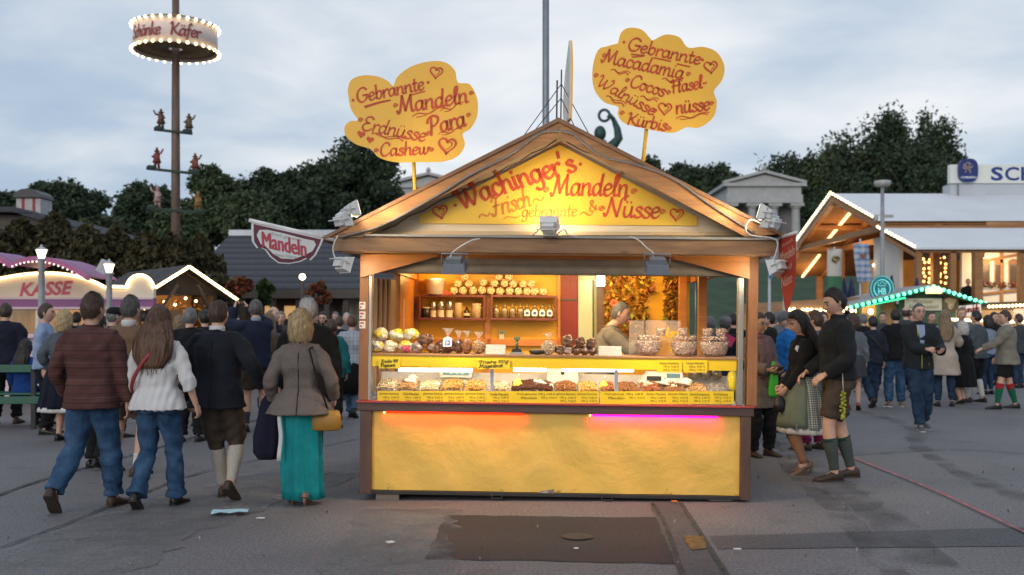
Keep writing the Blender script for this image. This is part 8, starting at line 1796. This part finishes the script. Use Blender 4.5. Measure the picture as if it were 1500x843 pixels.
P_('darkhead', 'dark haired person in the crowd left of the man with raised hands', 300, Y=14.6, H=1.70, face=30, top=J(NAVY), bottom=('trousers', BLACK), hair=('short', HAIR['dark']), shoes=(SHB,))
P_('photo', 'man in a navy jacket raising a camera with both hands', 375, Y=13.9, H=1.83, face=22, top=J(cloth('navy_parka', (.015, .020, .040)), hem=.84, off=.04), bottom=('shorts', LEATHER), hair=('short', HAIR['salt']), socks=[(.80, .97, DGREY)], shoes=(SHB,), L=(-.13, .0, 0, 0), Rr=(.12, .05, 0, 0), hl=(-.24, .34, 1.66), hr=(-.07, .36, 1.68), hands=(1.1, 1.1), elb=((-.8, .2, -1), (.8, .2, -1)), collar=cloth('pale_hood', (.30, .33, .36)), glasses=True)
lbg = 'girl with long blond hair and a grey top behind the dark jacketed man'; hair_end[lbg] = 1.15
P_('blondgirl', lbg, 394, Y=14.5, H=1.64, face=5, sex='f', top=J(GREY, hem=.85), bottom=('slim', JEAND), hair=('long', HAIR['dblond']), shoes=(SHB,))
P_('baldman', 'bald man in a dark coat turned to the right behind the blond girl', 399, Y=16.3, H=1.77, face=-110, top=J(BLACK, hem=.7, off=.035), bottom=('trousers', BLACK), hair=('bald', HAIR['grey']), shoes=(SHB,), skin=SKIN3)
P_('whitehair', 'white haired man with glasses in a black coat behind the tweed jacketed woman', 451, Y=9.9, H=1.765, face=14, head=(35, 0), top=J(BLACK, hem=.80, off=.035), bottom=('slim', BLACK), hair=('short', HAIR['white']), shoes=(SHB,), L=(-.07, .0, 0, 0), Rr=(.07, .03, 0, 0), bw=1.12, glasses=True)
P_('beard', 'bearded man with glasses facing the square, behind the white haired man', 474, Y=18., H=1.70, face=175, top=J(DGREY), bottom=('trousers', BLACK), hair=('short', HAIR['dark']), beard=True, glasses=True, shoes=(SHB,))
P_('tealj', 'short haired person in a teal jacket with a red scarf', 486, Y=14.3, H=1.56, face=8, sex='f', top=J(TEALJ, hem=.82, off=.04), bottom=('slim', BLACK), hair=('short', HAIR['brown']), shoes=(SHB,), collar=SOCKR)
P_('check', 'man in a checked shirt with a jacket tied round his waist beside the stall post', 516, Y=15.9, H=1.63, face=-2, top=J(CHECK, hem=.90, off=.03, name='shirt'), bottom=('trousers', JEANL), hair=('short', HAIR['chestnut']), shoes=(SHB,), L=(-.05, .1, 0, 0), Rr=(.06, -.12, .05, 30), bw=1.15)
info = PI_['check']; b = MB(); b.rings([(.99, 0, -.01, .20, .16), (.90, 0, -.015, .225, .18), (.62, -.03, -.03, .24, .19), (.42, -.07, -.05, .19, .15)], 40, 2.1, pleat=lambda a, t: .05 * t * math.sin(a * 9)); b.build('tied_jacket', BLACK, info['o'])
# middle
P_('vendor', 'grey haired stall vendor in a taupe shirt reaching over the bowls', 893, Y=10.3, H=1.62, face=-97, mat4=MS @ Matrix.Translation((SP(880, 480, 1.75).x, 1.75, .09)), top=J(VENDC, hem=.85, off=.035, name='shirt', sleeve=.93), bottom=('trousers', BLACK), hair=('crew', HAIR['grey']), shoes=(SHB,), lean=.22, hl=(-.05, .55, 1.30), hr=(.10, .52, 1.33), elb=((-.6, -.2, -.6), (.6, -.2, -.6)), bw=1.12, head=(0, -12))
P_('inwin1', 'grey bearded man seen through the right side window of the stall', 969, Y=13.4, H=1.62, face=60, top=J(DGREY), bottom=('trousers', BLACK), hair=('bald', HAIR['grey']), beard=True, shoes=(SHB,), head=(20, 10))
P_('inwin2', 'grey haired person seen through the side window between its posts', 1040, Y=14.6, H=1.60, face=-20, top=J(GREY), bottom=('trousers', BLACK), hair=('short', HAIR['grey']), shoes=(SHB,))
P_('inwin3', 'person with a knitted grey hat in a dark blue coat behind the nut bowls', 1062, Y=14.0, H=1.60, face=-25, top=J(NAVY, off=.04), bottom=('trousers', BLACK), hair=('short', HAIR['salt']), shoes=(SHB,), cap=cloth('knit_grey', (.16, .15, .15), .4, .95, 60., .9))
P_('inwin4', 'dark haired person at the right rim of the side window', 1075, Y=16.5, H=1.66, face=10, top=J(BLACK, off=.04), bottom=('trousers', BLACK), hair=('short', HAIR['dark']), shoes=(SHB,))
# right
P_('scarf', 'woman with glasses, plum scarf and olive brown coat reading a phone at the stall corner', 1110, Y=11.4, H=1.625, face=205, head=(8, -8), sex='f', top=J(COATW, hem=.60, off=.04, flare=.05, name='coat', scarf=SCARF), bottom=('trousers', BLACK), hair=('short', HAIR['brown']), shoes=(SHN,), L=(-.13, .05, 0, 0), Rr=(.10, .02, 0, 0), hl=(-.075, .30, 1.07), hr=(.075, .30, 1.07), hands=(.9, .9), glasses=True, palm=((.6, 0, .8), (-.6, 0, .8)), skin=SKIN2)
P_('bluecap', 'man in a bright blue jacket and grey cap behind the woman with the scarf', 1153, Y=13.9, H=1.67, face=85, head=(10, -22), top=J(BLUE, hem=.84, off=.045), bottom=('trousers', BLACK), hair=('short', HAIR['grey']), cap=cloth('cap_grey', (.13, .13, .13)), shoes=(SHB,), L=(-.12, .15, 0, 0), Rr=(.1, -.05, 0, 0))
P_('dirndl', lbd, 1176, Y=10.1, H=1.625, face=96, head=(4, -16), sex='f', top=J(BLACK, hem=1.0, off=.018, waist=-.006, name='cardigan', sleeve=.95, collar=.8), bottom=('skirt', GING, .50, .335, 13, WHITEC), apron=(.52, .335, APR), hair=('long', HAIR['dark']), socks=[(.30, 1.0, NYL)], shoes=(SHT, .06, SHT), L=(-.10, .03, .045, 0), Rr=(.09, -.05, .045, 0), hl=(-.05, .22, .92), hr=(.06, .22, .94), hands=(.9, .9), lean=.03)
P_('tall', 'tall dark haired man in a charcoal knit jacket and short leather trousers', 1226, Y=9.7, H=1.855, face=93, head=(2, -16), top=J(CHAR, hem=.93, off=.032, flare=.015, name='knit_jacket', collar=1.25, sleeve=.97), bottom=('shorts', LEATHER), hair=('short', HAIR['dark']), socks=[(.66, .975, SOCKG), (.655, .69, cloth('sock_band', (.02, .05, .035)))], shoes=(SHN, 0, M('sole_brown', (.05, .035, .026), .8), LACE), L=(-.10, .06, 0, 0, 6), Rr=(.12, -.18, 0, 0, -6), hl=(-.22, .20, .98), hr=(.20, .22, .98), beard=False, bw=1.06, skin=SKIN)
P_('magenta', 'person in magenta trousers and a grey coat behind the dirndl skirt', 1196, Y=11.9, H=1.66, face=50, top=J(cloth('grey_coat', (.10, .105, .115)), hem=.80, off=.04), bottom=('trousers', MAG), hair=('short', HAIR['brown']), shoes=(SHN,), L=(-.12, .1, 0, 0), Rr=(.12, .0, 0, 0))
P_('phone', 'man with glasses in a dark jacket with yellow zips looking up from his phone', 1345, Y=14.15, H=1.79, face=176, head=(4, 4), top=J(cloth('black_softshell', (.022, .026, .028)), hem=.84, off=.04, flare=.01, zip=M('yellow_zip', (.55, .50, .04), .5), open=LBLUE), bottom=('trousers', JEAND), hair=('crew', HAIR['salt']), shoes=(SHG, 0, SOLEW, LACE), L=(-.13, -.16, .03, 12), Rr=(.02, .15, 0, 0), hl=(-.20, .30, 1.10), hr=(-.02, .32, 1.13), hands=(.9, 1.), glasses=True, palm=((.5, 0, .8), (-.4, -.3, -.6)))
P_('darkjeans', 'man in a dark sweater with a bag strap walking away towards the green lit stall', 1279, Y=17.8, H=1.62, face=8, top=J(cloth('navy_sweater', (.02, .024, .035)), hem=.86), bottom=('trousers', JEAND), hair=('short', HAIR['dark']), shoes=(SHN,), L=(-.12, -.2, .08, 45), Rr=(.08, .15, 0, 0))
b = MB(); b.tube([(-.14, -.13, 1.40), (.0, -.165, 1.25), (.17, -.12, 1.02)], .012, 6); b.build('bag_strap', LEATHER, PI_['darkjeans']['o'])
P_('blackjacket', 'man in a black jacket and blue jeans with his back to the square', 1312, Y=17.9, H=1.75, face=-6, top=J(BLACK, hem=.84, off=.035), bottom=('trousers', JEAN), hair=('short', HAIR['dark']), shoes=(SHT, 0, SOLEW), L=(-.12, .0, 0, 0), Rr=(.12, .08, 0, 0), bw=1.05)
P_('bald2', 'bald man behind the black jacketed man near the pale name board', 1327, Y=20.2, H=1.83, face=-30, top=J(DGREY), bottom=('trousers', BLACK), hair=('bald', HAIR['brown']), shoes=(SHB,), skin=SKIN3)
lbt = 'woman in a belted beige trench coat with long fair hair'; hair_end[lbt] = 1.2
P_('trench', lbt, 1384, Y=18., H=1.72, face=-15, sex='f', top=J(BEIGE_, hem=.58, off=.035, flare=.04, waist=-.004, name='coat'), bottom=('slim', JEAND), hair=('long', HAIR['dblond']), shoes=(SHB,), L=(-.12, .0, 0, 0), Rr=(.13, .05, 0, 0), hr=(.16, .32, 1.2))
P_('hoodie', 'young man in a grey hoodie standing behind the beige trench coat', 1408, Y=19.6, H=1.80, face=170, top=J(GREY, off=.035), bottom=('trousers', cloth('beige_trousers', (.3, .25, .2))), hair=('short', HAIR['dblond']), shoes=(SHN,))
P_('whitewoman', 'white haired woman in a long black dress and pumps', 1411, Y=18.5, H=1.50, face=30, sex='f', top=J(BLACK, hem=.95, off=.025), bottom=('skirt', BLACK, .38, .30, 9), hair=('bob', HAIR['white']), shoes=(SHB, .05), L=(-.09, .0, .04, 0), Rr=(.1, .05, .04, 0), bw=1.1)
P_('greyjacket', 'man in a grey jacket with black knee breeches and white socks', 1431, Y=18.9, H=1.73, face=35, top=J(GREYJ, hem=.84, off=.03), bottom=('breeches', BLACK), hair=('short', HAIR['dark']), socks=[(.60, .97, SOCKW)], shoes=(SHB,), L=(-.14, .1, 0, 0), Rr=(.12, -.05, 0, 0))
P_('bluewoman', 'dark haired woman in a light blue top beside the grey jacketed man', 1448, Y=21., H=1.62, face=20, sex='f', top=J(BLJ, hem=.85), bottom=('slim', JEAND), hair=('bob', HAIR['dark']), shoes=(SHB,))
P_('loden', 'man in a grey loden jacket with red and green knee socks', 1474, Y=17.5, H=1.73, face=75, head=(5, -6), top=J(TRACHT, hem=.80, off=.04, flare=.04), bottom=('shorts', BLACK), hair=('short', HAIR['brown']), socks=[(.66, .97, SOCKN), (.58, .70, SOCKR)], shoes=(SHB,), L=(-.16, .18, 0, 0), Rr=(.16, -.18, 0, 0), hl=(-.12, .42, 1.08), hr=(.25, .1, .9), bw=1.13, collar=WHITEC)
P_('hidtall', 'bare legged woman in red shoes half hidden behind the tall man', 1250, Y=17.3, H=1.62, face=-15, sex='f', top=J(GREY, hem=.85), bottom=('skirt', DGREY, .62, .24, 9), hair=('bob', HAIR['brown']), shoes=(M('red_shoe', (.28, .06, .03), .5),), L=(-.08, .1, 0, 0), Rr=(.08, -.1, .04, 30))
# people farther off
far = [(112, 18.5, 1.7, 5, 'dark', NAVY, 'dark haired person before the booth counter right of the blond woman'), (128, 17.5, 1.75, -30, 'brown', DGREY, 'brown haired person just left of the plaid shirted man\'s head'), (212, 19., 1.72, 20, 'dark', BLACK, 'dark haired person behind the tan jacketed man by the round booth panel'), (240, 18.4, 1.66, -10, 'brown', NAVY, 'brown haired person behind the chestnut haired woman'), (262, 17.6, 1.6, 15, 'dblond', GREY, 'fair haired person at the corner of the lit hut'),
  (345, 17., 1.64, 200, 'dark', BLACK, 'dark haired person beneath the raised camera'), (412, 19.5, 1.72, 190, 'grey', DGREY, 'grey haired person far back beside the bald man'), (428, 21., 1.7, 170, 'brown', BLACK, 'brown haired person far back left of the white haired man'), (497, 19.4, 1.62, 15, 'brown', NAVY, 'brown haired person behind the teal jacket'), (508, 23., 1.72, 180, 'white', GREY, 'white haired person far back left of the stall post'), (462, 23., 1.74, 180, 'dark', BLACK, 'dark haired person far back above the tweed jacket'), (492, 24.5, 1.76, 170, 'grey', NAVY, 'grey haired person far back between two wooden posts'),
  (1128, 16.6, 1.68, 70, 'dark', BLACK, 'dark haired person between the woman with the scarf and the blue jacket'), (1140, 19., 1.72, 30, 'grey', GREY, 'grey haired person behind the grey cap'), (1206, 17., 1.7, 150, 'brown', DGREY, 'brown haired person between the dirndl woman and the tall man'), (1265, 21.5, 1.68, 0, 'grey', BLACK, 'grey haired person far back right of the tall man\'s shoulder'), (1293, 22.5, 1.74, 160, 'brown', DGREY, 'brown haired person between the two men walking away'), (1336, 22.5, 1.72, 185, 'dark', BLACK, 'dark haired person left of the man with the phone, far back'),
  (1364, 21.5, 1.74, 180, 'brown', NAVY, 'brown haired person directly right of the phone man\'s head'), (1455, 24., 1.75, 200, 'dark', BLACK, 'dark haired person at the sweet stall left of the loden jacket'), (1493, 23., 1.7, 30, 'brown', DGREY, 'brown haired person at the right edge behind the loden jacket'), (1463, 26., 1.7, 150, 'dblond', BEIGE_, 'fair haired person in beige at the sweet stall counter'), (1247, 24., 1.72, 20, 'dark', NAVY, 'dark haired person far back by the snack stall bulbs')]
for px, Y_, H_, fc_, hr_, mt, lb in far:
 sxx = 'f' if hr_ in ('dblond',) else 'm'
 P_(lb, lb, px, Y=Y_, H=H_, face=fc_, sex=sxx, top=J(mt, off=.035), bottom=('trousers', [BLACK, JEAND][int(px) % 2]), hair=('bob' if sxx == 'f' else 'short', HAIR[hr_]), shoes=(SHB,), group='people farther back in the crowd')
for px, lb, mt in ((1418, 'dark dressed person standing left of the other on the tent terrace', BLACK), (1430, 'dark dressed person with pale trousers on the tent terrace', DGREY)):
 P_(lb, lb, px, Y=38.6, H=1.75, face=150 if px < 1425 else 200, z0=1.42, top=J(mt, off=.03), bottom=('trousers', BLACK if px < 1425 else GREY), hair=('short', HAIR['dark']), shoes=(SHB,), group='visitors on the tent terrace')
finish_people()

# ------------------------------------------------------------------ things people carry
def held(name, label, cat, parts, loc, rz=0, rot=None):
 if len(parts) == 1: o = parts[0][1].build(name, parts[0][2])
 else:
  o = bpy.data.objects.new(name, None); COL.objects.link(o)
  for n_, m_, mt in parts: m_.build(n_, mt, o)
 o.location = loc; o.rotation_euler = rot or (0, 0, rz); return tag(o, label, cat)
def handpos(k, i, f=.07):
 inf = PI_[k]; m_, e_ = inf['wr'][i]; d = (e_ - m_).normalized(); return world(inf, e_ + d * f)
# jacket carried between the couple
p = (handpos('suit', 1, .06) + handpos('tweed', 0, .05)) / 2; b = MB()
b.rings([(.03, .0, 0, .045, .05), (-.02, 0, 0, .075, .06), (-.15, -.0, 0, .10, .07), (-.32, -.02, 0, .12, .075), (-.46, -.03, 0, .11, .06), (-.52, -.03, 0, .07, .04)][::-1], 40, 2.2, pleat=lambda a, t: .10 * math.sin(a * 6 + 1) + .05 * math.sin(a * 11))
held('folded_jacket', 'dark navy jacket carried over the joined arms of the walking couple', 'jacket', [('j', b, cloth('carried_navy', (.016, .017, .035)))], p + Vector((.0, .0, -.02)))
# ochre handbag on the tweed woman's right side
inf = PI_['tweed']; q = world(inf, (.245, -.08, .80)); b = MB(); b.rings([(-.105, 0, 0, .10, .045), (-.09, 0, 0, .125, .055), (.0, 0, 0, .125, .055), (.055, 0, 0, .11, .04), (.065, 0, 0, .09, .02)], 24, 3.5); s_ = MB(); a0 = world(inf, (.10, -.135, 1.43)) - q; a1 = world(inf, (.215, -.175, 1.05)) - q
s_.tube([a0 + Vector((.02, .12, .03)), a0, (a0 + a1) / 2 + Vector((.0, -.03, 0)), a1, Vector((.02, -.02, .06))], .008, 6)
held('handbag', 'ochre leather handbag on a thin dark strap at the hip of the woman in tweed', 'handbag', [('body', b, M('ochre_leather', (.34, .17, .025), .45, .12, 8.)), ('strap', s_, BLACK)], q)
# white apron ribbon of the teal skirt
b = MB(); vs = []
for k in range(10):
 z_ = .92 - .055 * k; x = -.155 - .008 * math.sin(k * .9); vs += [(x - .018, -.165 - .004 * k, z_), (x + .018, -.172 - .004 * k, z_)]
b.add(vs, [(2 * k, 2 * k + 1, 2 * k + 3, 2 * k + 2) for k in range(9)], 0, True); r_o = b.build('apron_ribbon', WHITEC, PI_['tweed']['o']); r_o.modifiers.new('s', 'SOLIDIFY').thickness = .004
# red strap across the white blouse
inf = PI_['blouse']; pts = [world(inf, p_) for p_ in ((.03, -.165, 1.40), (-.06, -.178, 1.29), (-.13, -.168, 1.18), (-.185, -.12, 1.08), (-.215, -.03, 1.0))]; o0_ = pts[2]
b = MB(); b.tube([p_ - o0_ for p_ in smooth_line(pts, 5)], [(.016, .006)] * 21, 8); c = MB(); c.rings([(-.10, 0, 0, .05, .09), (-.08, 0, 0, .055, .11), (.06, 0, 0, .05, .10)], 16, 4, 0); c.v = [tuple(Vector(v) + (world(inf, (-.235, .10, .98)) - o0_)) for v in c.v]
held('shoulder_bag', 'red strapped shoulder bag worn across the white blouse', 'shoulder bag', [('strap', b, M('red_leather', (.26, .03, .035), .5, .1, 9.)), ('body', c, M('red_leather', (.26, .03, .035), .5, .1, 9.))], o0_)
# camera, phones, bags
p = (handpos('photo', 0, .07) + handpos('photo', 1, .07)) / 2; b = MB(); b.bb(-.06, .06, -.02, .02, -.035, .04); c = MB(); c.tube([(0, .02, 0), (0, .07, 0)], .03, 14)
held('camera', 'small black camera held up by the man in the navy jacket', 'camera', [('body', b, BLK), ('lens', c, BLK)], p, R(22))
for k, lb in (('scarf', 'dark phone in the hands of the woman with the plum scarf'), ('phone', 'black phone in the hands of the man with yellow zips')):
 p = (handpos(k, 0, .10) + handpos(k, 1, .10)) / 2; b = MB(); b.bb(-.036, .036, -.07, .07, -.004, .004); s2 = MB(); s2.bb(-.031, .031, -.06, .06, .0045, .0055); fc_ = PI_[k]['o'].rotation_euler.z
 held('phone', lb, 'phone', [('body', b, BLK), ('screen', s2, M('phone_glass', (.02, .025, .03), .08))], p + Vector((0, 0, .02)), rot=(R(35), 0, fc_))
def soft_bag(name, label, px, py, Y, w_, h, mt, cat='bag'):
 b = MB(); b.rings([(-h * .5, 0, 0, w_ * .38, w_ * .2), (-h * .42, 0, 0, w_ * .5, w_ * .3), (h * .1, 0, 0, w_ * .42, w_ * .22), (h * .4, 0, 0, w_ * .2, w_ * .1), (h * .5, 0, 0, w_ * .14, w_ * .06)], 22, 2.2, pleat=lambda a, t: .07 * math.sin(a * 5) * t); return held(name, label, cat, [('b', b, mt)], at(px, py, Y))
soft_bag('carrier_bag', 'bright green carrier bag hanging behind the woman with the scarf', 1133, 556, 11.25, .12, .40, M('green_bag', (.05, .42, .03), .4, .1, 8.))
soft_bag('carrier_bag', 'yellow green bag held by the blond girl left of the tweed jacket', 394, 549, 14.3, .26, .24, M('lime_bag', (.30, .42, .04), .5, .1, 8.))
soft_bag('handbag', 'small black handbag held before the green apron', 1143, 592, 10.05, .15, .16, M('black_bag', (.012, .012, .013), .4, .1, 8.), 'handbag')
p = at(1066, 498, 12.6); b = MB(); b.box((0, 0, 0), (.16, .03, .13), Matrix.Rotation(.5, 3, 'Y')); held('pink_folder', 'pink folder held up behind the right nut bowl', 'folder', [('b', b, M('pink_card', (.62, .05, .16), .5))], p)
b = MB(); b.bb(-.3, .3, -.2, .2, 0, .02)
# hop tassel on the tall man's shorts and white flower on the dirndl
inf = PI_['tall']; q = world(inf, (-.19, .03, .93)); b = MB(); b.tube([(0, -.02, .08), (.0, -.03, -.02), (.005, -.035, -.12)], .005, 6); c = MB()
for k in range(16): lump(c, (.018 * math.sin(k * 2.3), -.04 + .012 * math.cos(k * 1.9), -.12 - .0135 * k), (.017, .012, .014), .3, 3., 8, 6, seed=k)
c.tube([(0, -.04, -.33), (0, -.04, -.38)], [.02, .025], 8)
held('hop_tassel', 'yellow green hop shaped tassel on a pale cord at the hip of the tall man', 'tassel', [('cord', b, LACE), ('hops', c, M('hop_yellow', (.30, .30, .03), .7, .3, 20.))], q)
inf = PI_['dirndl']; q = world(inf, (-.10, .10, 1.36)); b = MB()
for k in range(6): b.ball((.004 * k - .01, -.01, .02 * math.sin(k * 1.1)), (.02, .012, .018), 8, 6)
held('flower_pin', 'small white flower pinned on the black cardigan', 'flower', [('b', b, M('flower_white', (.62, .6, .58), .7))], q)
